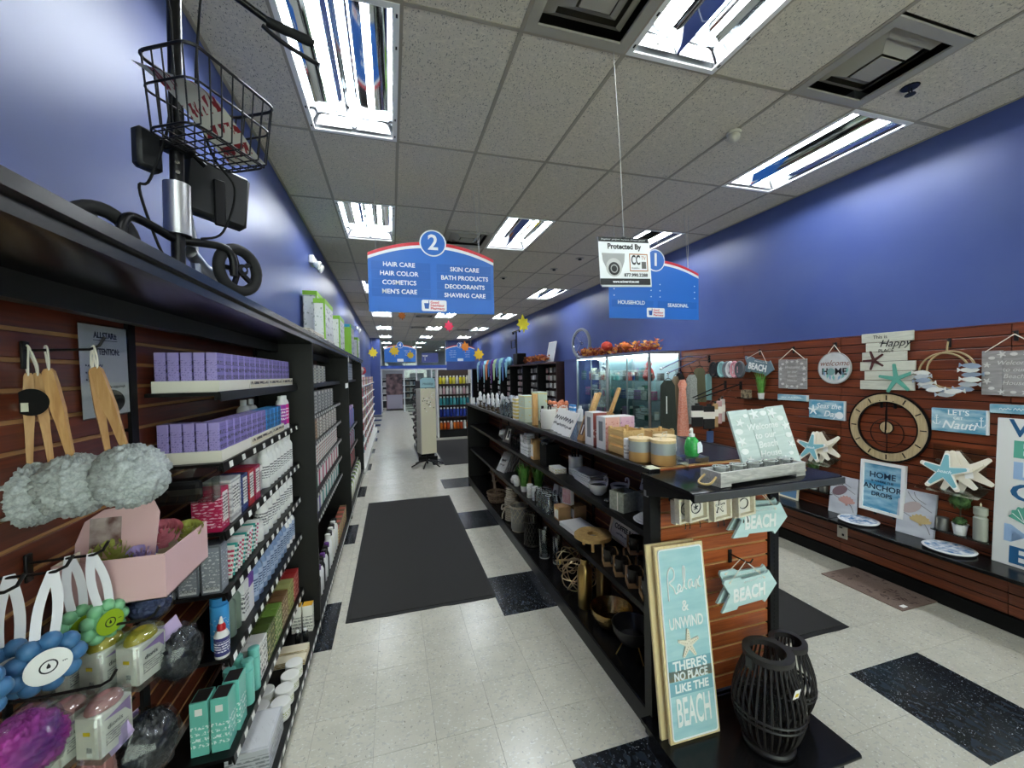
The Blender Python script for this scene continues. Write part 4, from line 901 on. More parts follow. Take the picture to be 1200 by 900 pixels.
for k in range(4):
    t = thing('carded_pack', 'lilac and white carded pack under the pink boxes, '+ORD[k]+' from the aisle', 'pack', (-.70-.022*k, 1.31, .90), radians(-20), group='carded packs on the low hook')
    part('header_card', MB().box((0, 0, .03), (.002, .07, .06)), OFFW, t); part('lilac_band', MB().box((.0014, 0, .052), (.0008, .07, .014)), LILP, t); part('pink_pouch', MB().cbox((0, 0, -.04), (.01, .065, .08), .004), PNK2, t)

# ------------------------------------------------------------------ knee scooter stored on the canopy
t = thing('knee_scooter', 'black knee scooter with wire basket standing on the shelving canopy', 'scooter', (-.635, 1.54, 2.156), radians(-33))
Z0 = 0.0
part('steering_column', MB().cyl((0, 0, .05), (0, 0.02, 1.05), .019, n=16), BLACK, t)
part('column_sleeve', MB().cyl((0, .002, .155), (0, .004, .315), .036, n=20), STEEL, t)
part('quick_clamp', MB().cbox((0, .01, .43), (.07, .075, .035), .008).cyl((.0, .05, .44), (.0, .095, .415), .008), BLACK, t)
for z in (.345, .375): part('column_bolt', MB().cyl((.018, -.006, z), (.024, -.008, z), .006), CHROME, t)
part('axle_tube', MB().tube(spline([(.03, -.165, .06), (.03, -.165, .12), (.025, -.14, .16), (.01, -.07, .155), (0, 0, .14), (.01, .07, .15), (.03, .13, .15), (.035, .155, .12), (.035, .158, .06)], 5), .013, 10), BLACK, t)
def wheel(y, x=.03):
    w_ = part('wheel', MB().tube([(0, (.074*cos(a*2*pi/28)), .074*sin(a*2*pi/28)) for a in range(28)], .019, 10, True), mat('tyre_rubber', '1b1b1c', .7), t, loc=(x, y, .09))
    part('hub', MB().cyl((-.022, 0, 0), (.022, 0, 0), .02, n=14), BLACK, w_); sp_ = MB()
    for k in range(5):
        a = k*2*pi/5+.3; part('spoke', MB().box((0, 0, .038), (.012, .014, .05), R=None), BLACK, w_, M=Matrix.Rotation(a, 4, 'X'))
    part('axle_bolt', MB().cyl((.022, 0, 0), (.028, 0, 0), .008), CHROME, w_)
wheel(.195, .012); wheel(-.195, .0)
part('deck_tube', MB().tube([(-.02, .05, .12), (-.1, .15, .1), (-.2, .3, .09)], .02, 10), STEEL, t)
part('brace_tube', MB().tube([(-.01, .03, .3), (-.05, .08, .18), (-.06, .1, .06)], .014, 8), STEEL, t)
part('knee_pad', MB().cbox((-.05, .17, .36), (.05, .2, .2), .02, R=Matrix.Rotation(-.12, 3, 'X') @ Matrix.Rotation(-.3, 3, 'Z')), mat('black_vinyl_pad', '17181a', .5), t)
part('knee_pad', MB().cbox((-.04, -.05, .40), (.04, .07, .12), .02), mat('black_vinyl_pad'), t)
part('pad_strap', MB().cbox((-.02, .16, .32), (.012, .035, .16), .004, R=Matrix.Rotation(-.3, 3, 'Z')), BLACK, t)
for s, y1 in ((1, .30), (-1, -.30)):
    part('handlebar', MB().tube(spline([(0, .02, 1.03), (.01, s*.1, 1.06), (.05, s*.2, 1.04), (.12, y1, 1.0)]), .012, 10), BLACK, t)
    part('hand_grip', MB().tube([(.1, y1-s*.03, 1.005), (.2, y1+s*.06, .98), (.215, y1+s*.075, .975)], [.017, .018, .012], 10), mat('grip_rubber', '151515', .75), t)
    part('brake_lever', MB().tube(spline([(.09, y1-s*.04, .985), (.13, y1, .95), (.2, y1+s*.07, .915), (.225, y1+s*.09, .905)]), [.008]*18+[.014], 8), BLACK, t)
for k, P in enumerate(([(.02, .1, 1.02), (.06, .05, .85), (.05, .04, .6), (.03, .1, .45), (.05, .16, .36), (.04, .12, .2), (.02, .06, .16)], [(.02, -.06, 1.0), (.05, -.03, .8), (.03, -.03, .5), (.0, -.07, .3), (.0, -.1, .26), (.0, -.06, .12), (.0, -.03, .06)])):
    part('brake_cable', MB().tube(spline(P), .004, 6), BLACKM, t)
bk = thing('wire_basket', 'black wire basket hung on the scooter column', 'basket', (-.6, 1.55, 2.575), radians(-28)); WIRE = mat('black_wire', '101011', .4)
def brect(z, s, r=.035): 
    return [(x, y, z) for x, y in [(p[0]*1+.1*s, p[1]) for p in rrect(.19*s, .31*s, r)]]
part('rim', MB().tube(brect(.20, 1), .005, 6, True), WIRE, bk); part('mid_rail', MB().tube(brect(.115, .94), .0035, 6, True), WIRE, bk); part('bottom_rail', MB().tube(brect(.0, .86), .0035, 6, True), WIRE, bk)
def bw(P): part('wire', MB().tube(P, .0024, 5), WIRE, bk)
for k in range(8):
    f = -.135+.27*k/7
    bw([(.195, f, .2), (.18, f*.86, 0)]); bw([(.006, f, .2), (.006, f*.86, 0)]); bw([(.006, f*.86, 0), (.18, f*.86, 0)])
for k in range(5):
    x = .03+.14*k/4; bw([(x, -.154, .2), (x*.92, -.132, 0)]); bw([(x, .154, .2), (x*.92, .132, 0)]); bw([(x*.92, -.132, 0), (x*.92, .132, 0)])
part('mounting_hook', MB().tube([(.0, -.06, .2), (-.02, -.06, .21), (-.02, .06, .21), (0, .06, .2)], .006, 6), WIRE, bk)
lf = MB(); vs = []
for i in range(9):
    f = i/8; z = .125-.085*f+.02*sin(f*5)
    vs += [(.03, -.18+.31*f, z+.03*(1-f)), (.165, -.12+.25*f, z-.01)]
lf.add(vs, [(2*i, 2*i+1, 2*i+3, 2*i+2) for i in range(8)])
pm = single('folded_leaflet', lf, pmat('leaflet_print', 'e9e5da', '9a2a30', .1, .95, 4, 5, thr=.52), 'white leaflet with red print lying in the wire basket', 'leaflet', (-.6, 1.55, 2.575), radians(-28))
# ------------------------------------------------------------------ signs hung from the ceiling
SB = mat('sign_blue', '2f6fc4', .4); SBD = mat('sign_blue_strip', '2866b8', .4); SRED = mat('sign_red', 'd5303c', .4); SWH = mat('sign_white', 'f4f6f6', .4); CORD = mat('hanging_wire', 'b8b8b4', .5)
def aisle_sign(label, loc, num, left, right, s=1, simple=False, dots=False):
    t = thing('aisle_sign', label, 'aisle sign', M=CW(*loc), group='blue aisle signs'); w_, h, arch = 1.18*s, .54*s, .13*s
    def top(x): return h/2+arch*(1-(2*x/w_)**2)
    n = 24; X = [-w_/2+w_*k/n for k in range(n+1)]
    part('board', MB().prism([(-w_/2, -h/2), (w_/2, -h/2)]+[(x, top(x)-.055*s) for x in X[::-1]], -.006, .006), SB, t)
    for nm, a, b, m in (('red_arch', .03, 0, SRED), ('white_arch', .058, .03, SWH)):
        part(nm, MB().prism([(x, top(x)-a*s) for x in X]+[(x, top(x)-b*s) for x in X[::-1]], -.006, .007), m, t)
    part('number_disc', MB().prism(circ(.125*s, 36, 0, h/2+arch-.01*s), .008, .011), SWH, t); part('number_field', MB().prism(circ(.113*s, 36, 0, h/2+arch-.01*s), .011, .0125), SB, t)
    letter(t, num, .2*s, 0, h/2+arch-.01*s, .014, SWH, .002, bold=.004*s)
    for side, rows in ((-1, left), (1, right)):
        for k, r in enumerate(rows):
            y = .165*s-.083*s*k if not dots else -.1*s
            if not simple: part('strip', MB().cbox((side*w_*.25, y-.006*s, .0075), (w_*.45, .078*s, .002), .001), SBD, t)
            if simple and r.strip(): scrawl(t, w_*.05*len(r)**.6, .05*s, side*w_*.25, y, .0085, SWH, 2, k+3*side+7)
            elif not simple: letter(t, r, .058*s, side*w_*.25-(.02*s if side < 0 else -.005), y-.012*s if side > 0 else y+.004*s, .01, SWH, .001, bold=.0012*s)
    if dots:
        for side in (-1, 1):
            for k in range(3):
                for q in (-1, 1): part('peg', MB().cyl((side*w_*.25+q*w_*.2, .12*s-.07*s*k, .006), (side*w_*.25+q*w_*.2, .12*s-.07*s*k, .011), .006, n=8), SWH, t)
    part('logo_plate', MB().prism([(x, y-.2*s) for x, y in rrect(.235*s, .105*s, .015*s)], .007, .0105), SWH, t)
    if not simple:
        part('mortar_emblem', MB().prism([(-.095*s, -.178*s), (-.045*s, -.178*s), (-.052*s, -.23*s), (-.088*s, -.23*s)], .0105, .012), mat('logo_blue', '2a5fae', .4), t); part('pestle_emblem', MB().box((-.05*s, -.168*s, .0112), (.008*s, .03*s, .0014)), mat('logo_blue'), t)
        for k, tx in enumerate(('Good', 'Neighbor', 'Pharmacy')): letter(t, tx, .034*s, -.035*s, -.17*s-.029*s*k, .0115, SRED, .001, align='LEFT', bold=.0007)
    zt = CEIL-loc[2]
    for x in (-.44*w_, .38*w_): part('hanging_wire', MB().tube([(x, top(x)-.01, 0), (x+(.0 if x < 0 else -.05), zt, 0)], .0025, 5), CORD, t)
    part('hanging_wire', MB().tube([(.38*w_, top(.38*w_)-.01, 0), (.38*w_+.01, zt, 0)], .0025, 5), CORD, t)
    return t
aisle_sign('large blue aisle sign numbered 2, hair care and skin care', (.41, 3.96, 2.715), '2', ('HAIR CARE', 'HAIR COLOR', 'COSMETICS', "MEN'S CARE"), ('SKIN CARE', 'BATH PRODUCTS', 'DEODORANTS', 'SHAVING CARE'))
aisle_sign('blue aisle sign numbered 1, household and seasonal', (2.90, 4.0, 2.715), '1', ('HOUSEHOLD',), ('SEASONAL',), dots=True)
aisle_sign('far small blue aisle sign left, over the doorway', (.3, 14, 2.53), '4', ('FIRST AID', ' ', ' '), ('COUGH AND COLD', 'VITAMINS', 'LAXATIVES'), .85, True)
aisle_sign('far small blue aisle sign right, above the bottle shelves', (2.3, 14, 2.53), '3', ('ORAL CARE', 'FAMILY PLANNING', 'FEMININE CARE', 'BABY CARE'), ('FOOT CARE', 'PAIN RELIEF', 'DIABETES', 'EYE CARE'), .85, True)
# camera notice
t = thing('camera_notice', 'white hanging notice reading Protected By with a dome camera picture', 'notice', M=frame((1.30, 2.07, 2.485), (1, .04, .05), (0, 0, 1)))
NB = mat('notice_black', '2a2a2a', .5)
part('panel', MB().box((0, 0, 0), (.335, .27, .003)), SWH, t); part('panel', MB().box((.012, -.008, -.006), (.335, .27, .003)), SWH, t, label='second white panel hanging behind')
part('top_band', MB().box((0, .122, .0018), (.335, .026, .001)), NB, t); part('bottom_band', MB().box((0, -.115, .0018), (.335, .036, .001)), NB, t)
scrawl(t, .3, .012, 0, .122, .003, SWH, 5, 2); letter(t, 'Protected By', .042, 0, .083, .0025, NB, .0006, bold=.0014); letter(t, '877.990.2288', .026, .07, -.078, .0025, NB, .0006, bold=.0008, width=.16); letter(t, 'www.ecivservices.net', .02, 0, -.115, .003, SWH, .0006, bold=.0006)
part('camera_body_picture', MB().prism([(-.15, .045), (0, .045), (-.005, .0), (-.03, -.06), (-.075, -.085), (-.115, -.06), (-.143, 0)], .002, .003), mat('camera_grey', 'a3a3a0', .5), t)
part('camera_brow_picture', MB().prism(circ(.052, 24, -.075, -.035), .003, .0036), mat('camera_pale', 'c4c4c0', .5), t); part('camera_lens_picture', MB().prism(circ(.037, 24, -.075, -.042), .0036, .0042), NB, t); part('lens_ring_picture', MB().ring(circ(.024, 20, -.075, -.042), circ(.018, 20, -.075, -.042), .0042, .0047), mat('camera_grey'), t)
part('logo_frame', MB().ring([(.03, -.055), (.155, -.055), (.155, .045), (.03, .045)], [(.035, -.05), (.15, -.05), (.15, .04), (.035, .04)], .002, .003), mat('logo_orange', 'b5713a', .5), t)
letter(t, 'CC', .075, .073, .007, .0025, NB, .0006, bold=.002, width=.06); letter(t, 'TV', .03, .127, .02, .0025, mat('logo_orange'), .0006, width=.03); scrawl(t, .06, .013, .073, -.037, .0025, NB, 1, 4); part('grey_patch', MB().box((.127, -.02, .0025), (.03, .04, .001)), mat('grey_patch', '6a6a68', .6), t)
part('hanging_wire', MB().tube([(0, .13, .002), (.004, .6, .004), (.0, CEIL-2.485, 0)], .0016, 5), CORD, t); part('binder_clip', MB().cbox((0, .132, 0), (.03, .014, .016), .003), NB, t)
# ------------------------------------------------------------------ low middle shelving and its end display
IX0, IXC, IX1, IY0, IY1 = 1.21, 1.61, 2.01, 1.76, 6.86
TOPZ, ZA, ZBB, ZI = 1.372, 1.005, .605, .115
t = thing('island_shelving', 'long low black double sided shelving in the middle of the shop', 'shelving', (0, 0, 0)); isl = t
part('top_deck', MB().bx(IX0+.012, IX1-.012, IY0, IY1, TOPZ-.03, TOPZ), mat('deck_black', '121213', .22, spec=.35), t)
for s, x in ((-1, IX0), (1, IX1)): part('top_edge_rail', MB().cbox((x-s*.006, (IY0+IY1)/2, TOPZ-.018), (.022, IY1-IY0, .042), .005), BLACK, t)
shelf(t, IXC-.02, 1.275, IY0+.05, IY1-.03, ZA, 0, lip=.03); shelf(t, IXC-.02, 1.265, IY0+.05, IY1-.03, ZBB, 0, lip=.03)
shelf(t, IXC+.02, 1.945, IY0+.05, IY1-.03, ZA, 0, lip=.03); shelf(t, IXC+.02, 1.955, IY0+.05, IY1-.03, ZBB, 0, lip=.03)
part('base_deck', MB().bx(IX0+.02, IX1-.02, IY0, IY1, ZI-.02, ZI), mat('deck_black'), t)
for x in (IX0+.02, IX1-.02): part('base_front', MB().cbox((x, (IY0+IY1)/2, .055), (.02, IY1-IY0, .11), .004), BLACK, t)
part('far_end_panel', MB().bx(IX0+.01, IX1-.01, IY1-.02, IY1, 0, TOPZ-.03), DGREY, t)
for s, X in ((-1, IXC-.02), (1, IXC+.02)):
    for k in range(4):
        a = IY0+.03+k*1.265
        M = frame((X, a+1.245, 0), (0, -1, 0), (0, 0, 1)) if s < 0 else LW(X, a, 0)
        slatwall(t, M, 1.24, ZI+.01, 16, MAHOG_SHADED, MDFD if s > 0 else MDF)
for k in range(5): part('upright', MB().bx(IXC-.03, IXC+.03, IY0+.012+k*1.265-.01, IY0+.03+k*1.265, 0, TOPZ-.03), BLACKM, t)
# near end posts and slatted end panel
for x, nm in ((1.205, 0), (1.965, 1)):
    p = part('end_post', MB().cbox((x+.032, 1.75, .685), (.064, .06, 1.37), .003), BLACK, t); sl = MB()
    for k in range(52): sl.box((x+.058 if nm == 0 else x+.028, 1.7193, .1+.024*k), (.006, .0012, .014))
    part('slot_row', sl, mat('slot_dark', '050505', .8), p, kind='stuff')
part('post_cap', MB().cbox((1.237, 1.752, 1.372), (.06, .07, .004), .001), mat('cap_paper', 'dfe0c4', .6), t); part('post_tag', MB().box((1.204, 1.748, 1.245), (.002, .035, .03)), mat('grey_tag', '8a8a88', .6), t)
slatwall(t, CW(1.272, 1.735, 0), .69, .15, 16, MAHOG_LIT, MDF, edge=mat('lit_groove_edge', 'e0b878', .5))  # paler groove lip, the light on the end panel put into its colour
es = MB(); P = [(1.735, 1.356), (1.395, 1.356), (1.375, 1.35), (1.36, 1.32), (1.37, 1.312), (1.40, 1.33), (1.735, 1.33)]
n = len(P); es.add([(x, y, z) for x in (1.165, 2.0) for y, z in P], [(k, (k+1) % n, n+(k+1) % n, n+k)[::-1] for k in range(n)]+[list(range(n)), list(range(n, 2*n))[::-1]])
part('end_shelf', es, mat('deck_black'), t); part('front_rail', MB().cbox((1.582, 1.362, 1.334), (.835, .008, .03), .003), mat('rail_highlight', '5d5d5b', .3, .6), t)  # grey rail colour paints the glossy highlight along the black shelf front
for x in (1.195, 1.985): part('end_bracket', MB().prism([(1.73, 1.33), (1.41, 1.33), (1.42, 1.31), (1.73, 1.24)], -.003, .003), BLACK, t, M=Matrix(((0, 0, 1, x), (1, 0, 0, 0), (0, 1, 0, 0), (0, 0, 0, 1))))
eb = MB(); eb.bx(1.15, 1.975, 1.285, 1.735, .105, .125); eb.cyl((1.15, 1.285, .11), (1.975, 1.285, .11), .016, n=10); eb.bx(1.17, 1.955, 1.33, 1.70, 0, .105)
part('end_base', eb, mat('deck_black'), t)
EZ = 1.357; EB = .1265

# ---------------- end display: tall sign, hung signs, lanterns
AQUA = mat('aqua_paint', '9fccd0', .55, col2='b2d8d8', ns=6, nscale=(1, 6, 1)); AQUAD = mat('aqua_dark_paint', '7fb2bc', .55); TANP = mat('tan_paint', 'b8975c', .55); PALEW = woodmat('pale_sign_wood', 'd8c08a', 'e6d4a4', (30, 4, 30), .5)
def tallsign(loc, label, front=True):
    t = thing('beach_sign', label, 'sign', M=frame(loc, (1, -.02, .0), (0, .13, 1)) @ Matrix.Diagonal((1, 1.15, 1, 1))); w_, h = .275, .77
    part('wood_frame', MB().cbox((0, h/2, -.008), (w_, h, .016), .002), PALEW, t)
    if not front: return t
    part('aqua_panel', MB().prism([(x, y+h/2) for x, y in rrect(w_-.03, h-.03, .012)], .0, .004), AQUA, t); part('white_border', MB().ring([(x, y+h/2) for x, y in rrect(w_-.024, h-.024, .014)], [(x, y+h/2) for x, y in rrect(w_-.036, h-.036, .010)], .0, .005), SWH, t)
    for y0, y1, m in ((.315, .235, AQUAD), (.275, .235, TANP), (.232, .18, AQUAD)): part('painted_band', MB().box((0, (y0+y1)/2, .0042), (w_-.037, abs(y1-y0), .0014)), m, t)
    rl = [[(-.085, .55), (-.085, .60), (-.08, .66), (-.06, .68), (-.045, .665), (-.05, .635), (-.075, .62), (-.055, .60), (-.045, .575), (-.03, .578)], [(-.03, .578), (-.015, .595), (-.02, .608), (-.032, .60), (-.03, .582), (-.01, .58)], [(-.01, .58), (.01, .62), (.016, .672), (.006, .672), (.006, .60), (.018, .586)], [(.05, .62), (.035, .618), (.028, .60), (.036, .588), (.052, .612), (.05, .595), (.062, .59)], [(.062, .59), (.075, .615), (.085, .61), (.088, .59), (.1, .585)], [(.1, .63), (.085, .61), (.07, .58)]]
    for st in rl: part('script_stroke', MB().tube(spline([(x, y, .006) for x, y in st], 5), .0036, 5), WHITEINK, t)
    letter(t, '&', .06, 0, .52, .006, WHITEINK, .001, bold=.001); letter(t, 'UNWIND', .062, 0, .455, .006, WHITEINK, .001, bold=.0012, width=.19)
    part('starfish', MB().prism(starpoly(.058, .02), .005, .012), mat('starfish_cream', 'e8e0cc', .6), t, M=Matrix.Translation((0, .37, 0)))
    for k in range(5):
        a = pi/2+2*pi*k/5; dd = MB()
        for q in range(5): dd.ball((.012*cos(a)+.01*q*cos(a), .012*sin(a)+.01*q*sin(a), .0125), .002, 6, 4)
        part('starfish_dots', dd, mat('starfish_spot', 'a89878', .7), t, M=Matrix.Translation((0, .37, 0)), kind='stuff')
    letter(t, "THERE'S", .052, 0, .29, .006, WHITEINK, .001, bold=.0014, width=.19); letter(t, 'NO PLACE', .042, 0, .25, .006, WHITEINK, .001, bold=.0012, width=.185); letter(t, 'LIKE THE', .044, 0, .205, .006, WHITEINK, .001, bold=.0014, width=.185)
    me = letter(t, 'BEACH', .15, 0, .11, .006, WHITEINK, .001, bold=.0025, width=.185)
    return t
tallsign((1.328, 1.555, EB), 'tall aqua plank sign reading Relax and Unwind, in front')
tallsign((1.305, 1.59, EB), 'second tall wood framed sign hidden behind the Relax sign', False)
t = thing('seashell_frame', 'x', 'framed shell')
ARROW = [(-.17, .045), (-.13, 0), (-.17, -.06), (-.17, -.075), (-.06, -.075), (-.05, -.06), (.1, -.06), (.105, -.075), (.18, 0), (.13, .075), (.1, .06), (-.05, .06), (-.06, .075), (-.15, .075)]
ARW = [(-.165, .06), (-.125, .0), (-.175, -.075), (-.085, -.075), (-.075, -.062), (.08, -.062), (.095, -.078), (.175, .0), (.12, .075), (.105, .062), (-.05, .062), (-.07, .075), (-.16, .075)]
def arrow_sign(M, label, hooktop, m, tm, grp=None, s=1, txt='BEACH'):
    t = thing('beach_arrow', label, 'sign', M=M, group=grp)
    part('arrow_board', MB().prism([(x*s, y*s) for x, y in ARW], -.006, .006), m, t)
    letter(t, txt, .085*s, -.005, -.012*s, .007, tm, .0015, bold=.003*s, width=.2*s)
    scrawl(t, .12*s, .014*s, .02, .046*s, .007, tm, 3, 5)
    for x, y in ((-.13, .06), (.09, .045)): part('twine', MB().tube([(x*s, y*s, .008), hooktop], .0022, 5), TWINE, t)
    for x, y in ((-.13, .06), (.09, .045)): part('eyelet', MB().cyl((x*s, y*s, .004), (x*s, y*s, .009), .006, n=8), TWINE, t)
    return t
LAQ = mat('light_aqua_board', 'bcdad6', .55, col2='cce4e1', ns=5, nscale=(1, 7, 1))
def ehook(x, z, lb, L=.1): hook(0, 0, L, lb, M=Matrix(((0, 1, 0, x), (-1, 0, 0, 1.735), (0, 0, 1, z), (0, 0, 0, 1))))
a1 = at(893, 609, 'Y', 1.60); a2 = at(880, 692, 'Y', 1.60)
for k, (A, hz, n1, n2) in enumerate(((a1, .165, 'upper pale aqua arrow board reading BEACH on the end panel', 'arrow board tucked behind the upper BEACH arrow'), (a2, .135, 'lower pale aqua arrow board reading BEACH on the end panel', 'arrow board tucked behind the lower BEACH arrow'))):
    arrow_sign(frame((A.x, 1.61, A.z), (1, .06, (-.06, .0)[k]), (0, 0, 1)), n1, (-.0, hz, -.02), LAQ, WHITEINK, 'aqua arrow signs', 1.06)
    arrow_sign(frame((A.x+.006, 1.645, A.z+.018), (1, .06, (-.11, -.06)[k]), (0, 0, 1)), n2, (-.006, hz-.02, -.02), LAQ, WHITEINK, 'aqua arrow signs', 1.06)
    ehook(A.x, A.z+hz-.004, ('black hook carrying the upper arrow boards', 'black hook carrying the lower arrow boards')[k], .135)
bpy.data.objects.remove(t)
# small box frames with shell pictures
BOXF = woodmat('whitewashed_wood', 'e2d6b8', 'f2ead4', (40, 40, 40), .6); PAPR = mat('ivory_paper', 'f0eade', .6)
ft = [((815, 593), 0, 'sand dollar'), ((844, 590), 1, 'starfish'), ((838, 590), 1, ''), ((870, 587), 2, 'scallop')]
for px, icon, nm in (((805, 597), 0, 'sand dollar'), ((817, 595), 0, 'sand dollar'), ((800, 598), 0, 'sand dollar'), ((838, 595), 1, 'starfish'), ((845, 594), 1, 'starfish'), ((868, 591), 2, 'scallop shell'), ((873, 590), 2, 'scallop shell')):
    i_ = [(805, 597), (817, 595), (800, 598), (838, 595), (845, 594), (868, 591), (873, 590)].index(px)
    Y = (1.60, 1.56, 1.64, 1.60, 1.565, 1.60, 1.565)[i_]; A = at(*px, 'Y', Y)
    lb = ('middle box frame of the sand dollar stack', 'front white box frame with a sand dollar', 'rear box frame of the sand dollar stack', 'box frame behind the starfish one', 'white box frame with a black starfish', 'box frame behind the scallop one', 'white box frame with a scallop shell')[i_]
    t = thing('box_frame', lb, 'frame', M=frame(A, (1, .1, .04), (0, 0, 1)), group='small shell box frames'); q = .058
    part('wood_rim', MB().ring([(-q, -q), (q, -q), (q, q), (-q, q)], [(-q+.01, -q+.01), (q-.01, -q+.01), (q-.01, q-.01), (-q+.01, q-.01)], -.018, .012), BOXF, t); part('backing', MB().box((0, 0, -.012), (2*q-.01, 2*q-.01, .004)), PAPR, t)
    if icon == 0: part('sand_dollar', MB().ring(circ(.03, 20), circ(.027, 20), -.009, -.006), INK, t); part('sand_dollar_star', MB().prism(starpoly(.014, .004), -.009, -.006), INK, t)
    elif icon == 1: part('starfish_picture', MB().prism(starpoly(.034, .01), -.009, -.006), INK, t); part('starfish_centre', MB().prism(starpoly(.027, .006), -.006, -.005), PAPR, t)
    else: part('scallop_picture', MB().ring([(.032*cos(a), .026*sin(a)-.002) for a in [2*pi*k/20 for k in range(20)]], [(.029*cos(a), .023*sin(a)-.002) for a in [2*pi*k/20 for k in range(20)]], -.009, -.006), INK, t)
    part('wire_hook', MB().tube(spline([(.01, -q-.004, 0), (.012, -q-.02, .004), (.004, -q-.032, .01), (-.006, -q-.026, .018), (-.004, -q-.016, .02)]), .002, 5), ROD, t)
    part('twine', MB().tube([(-.02, q, 0), (0, q+.03, -.02), (.02, q, 0)], .0018, 5), TWINE, t)
for x, lb in ((1.335, 'short hook behind the sand dollar frames'), (1.475, 'short hook behind the starfish frames'), (1.60, 'short hook behind the scallop frames')): ehook(x, 1.245, lb, .12)
# rattan lanterns
RAT = woodmat('black_rattan', '0f0d0c', '211d1b', (60, 60, 8), .45)
def lantern(loc, R, h, label, seed, tagm=False):
    t = thing('rattan_lantern', label, 'lantern', loc, group='black rattan lanterns')
    def rad(f): return R*(.58+.42*sin(pi*min(1, f*1.02)**.85)) if f < 1 else R*.6
    part('base_ring', MB().tube([(rad(0)*1.12*cos(2*pi*k/32), rad(0)*1.12*sin(2*pi*k/32), .016) for k in range(32)], .016, 8, True), RAT, t); part('base_plate', MB().lathe([(rad(0), .004), (rad(0), .012)], 28), RAT, t)
    part('top_ring', MB().ring(circ(R*.72, 32), circ(R*.5, 32), h-.018, h+.006), RAT, t)
    for k in range(30):
        a = 2*pi*k/30; pts = [(rad(f)*cos(a), rad(f)*sin(a), .02+(h-.03)*f) for f in [i/10 for i in range(11)]]
        part('cane', MB().tube(pts, .0052, 5), RAT, t)
    for f in (.36, .42): part('weave_band', MB().tube([(rad(f)*1.01*cos(2*pi*k/36), rad(f)*1.01*sin(2*pi*k/36), .02+(h-.03)*f) for k in range(36)], .006, 6, True), RAT, t)
    part('glass_cylinder', MB().lathe([(R*.42, .02), (R*.42, h*.62)], 24, capb=False, capt=False), mat('smoky_glass', '2a2d2e', .1, alpha=.45), t)
    for s in (-1, 1): part('rim_ear', MB().box((s*R*.66, 0, h-.03), (.03, .035, .05)), RAT, t)
    if tagm: 
        tg = part('price_card', MB().box((0, 0, 0), (.035, .05, .001)), WHITE, t, M=frame((R*.05, -R*.93, h*.76), (.99, .05, 0), (0, -.25, 1))); part('yellow_sticker', MB().box((0, -.004, .001), (.018, .018, .0006)), YST, tg)
    return t
lantern((1.63, 1.44, EB), .145, .43, 'large black rattan lantern with a price card, in front', 3, True)
lantern((1.865, 1.535, EB), .115, .37, 'smaller black rattan lantern behind the large one', 4)

# ---------------- on the end shelf
GW = woodmat('grey_wash_wood', '9a9892', 'c4c2ba', (8, 60, 60), .65)
t = thing('votive_tray', 'long grey washed wooden tray holding glass votives', 'tray', (1.575, 1.46, EZ), radians(4))
tb = MB(); tb.bx(-.26, .26, -.055, .055, .012, .02); tb.bx(-.26, .26, -.055, -.043, .012, .062); tb.bx(-.26, .26, .043, .055, .012, .062); tb.bx(-.26, -.248, -.043, .043, .012, .062); tb.bx(.248, .26, -.043, .043, .012, .062); tb.bx(-.26, -.2, -.055, .055, 0, .012); tb.bx(.2, .26, -.055, .055, 0, .012)
part('tray_body', tb, GW, t)
for s in (-1, 1): part('rope_handle', MB().tube(spline([(s*.26, -.03, .04), (s*.295, -.03, .015), (s*.31, 0, .01), (s*.295, .03, .015), (s*.26, .03, .04)]), .005, 6), mat('jute_rope', 'c8ac74', .8), t)
GLS = glassmat('votive_glass', 'e6ecec', .3, .02); WAX = mat('white_wax', 'ece8dc', .5)
v = thing('votive_glass', 'x', 'candle glass', group='glass votives in the tray'); part('glass_cup', MB().lathe([(.03, 0), (.033, .055)], 18, capt=False), GLS, v); part('rim', MB().tube([(.033*cos(2*pi*k/18), .033*sin(2*pi*k/18), .055) for k in range(18)], .0018, 5, True), mat('glass_rim', 'c8cccc', .1), v); part('tealight', MB().lathe([(.018, .003), (.018, .016)], 14), WAX, v)
place(v, [((1.575+cos(radians(4))*dx, 1.46+sin(radians(4))*dx, EZ+.0205), 0) for dx in (-.2, -.1, 0, .1, .2)], ['glass votive at the left end of the grey tray', 'second glass votive from the left in the tray', 'middle glass votive in the tray', 'fourth glass votive from the left in the tray', 'glass votive at the right end of the tray'])
t = thing('acrylic_riser', 'small clear acrylic riser under the green soap bottle', 'riser', (1.405, 1.66, EZ+.0155)); a = MB(); a.bx(-.06, .06, -.045, .045, .06, .063); a.bx(-.06, -.057, -.045, .045, 0, .06); a.bx(.057, .06, -.045, .045, 0, .06); part('clear_sheet', a, CLEAR, t)
t = thing('soap_bottle', 'green hand soap bottle with white pump and printed label', 'bottle', (1.405, 1.66, EZ+.079))
part('body', MB().lathe([(.028, 0), (.034, .008), (.036, .045), (.028, .08), (.014, .095)], 18), mat('green_soap', '2fae4a', .2, col2='58c468', ns=60, trans=.3), t); part('label_panel', MB().prism([(-.012, .0), (.022, .004), (.026, .035), (.014, .056), (-.008, .05)], 0, .001), pmat('soap_label', 'eef4f4', '3a8ac0', 0, 1, 5, 3), t, M=frame((.012, -.037, .018), (1, .2, 0), (0, .1, 1)))
part('collar', MB().lathe([(.014, .095), (.014, .108)], 14), WHITE, t); part('pump', MB().tube([(0, 0, .108), (0, 0, .132), (-.012, -.012, .135), (-.028, -.022, .126)], .006, 8), WHITE, t)
GRS = woodmat('pale_green_board', 'b8c8c0', 'ccd8d2', (4, 30, 30), .55)
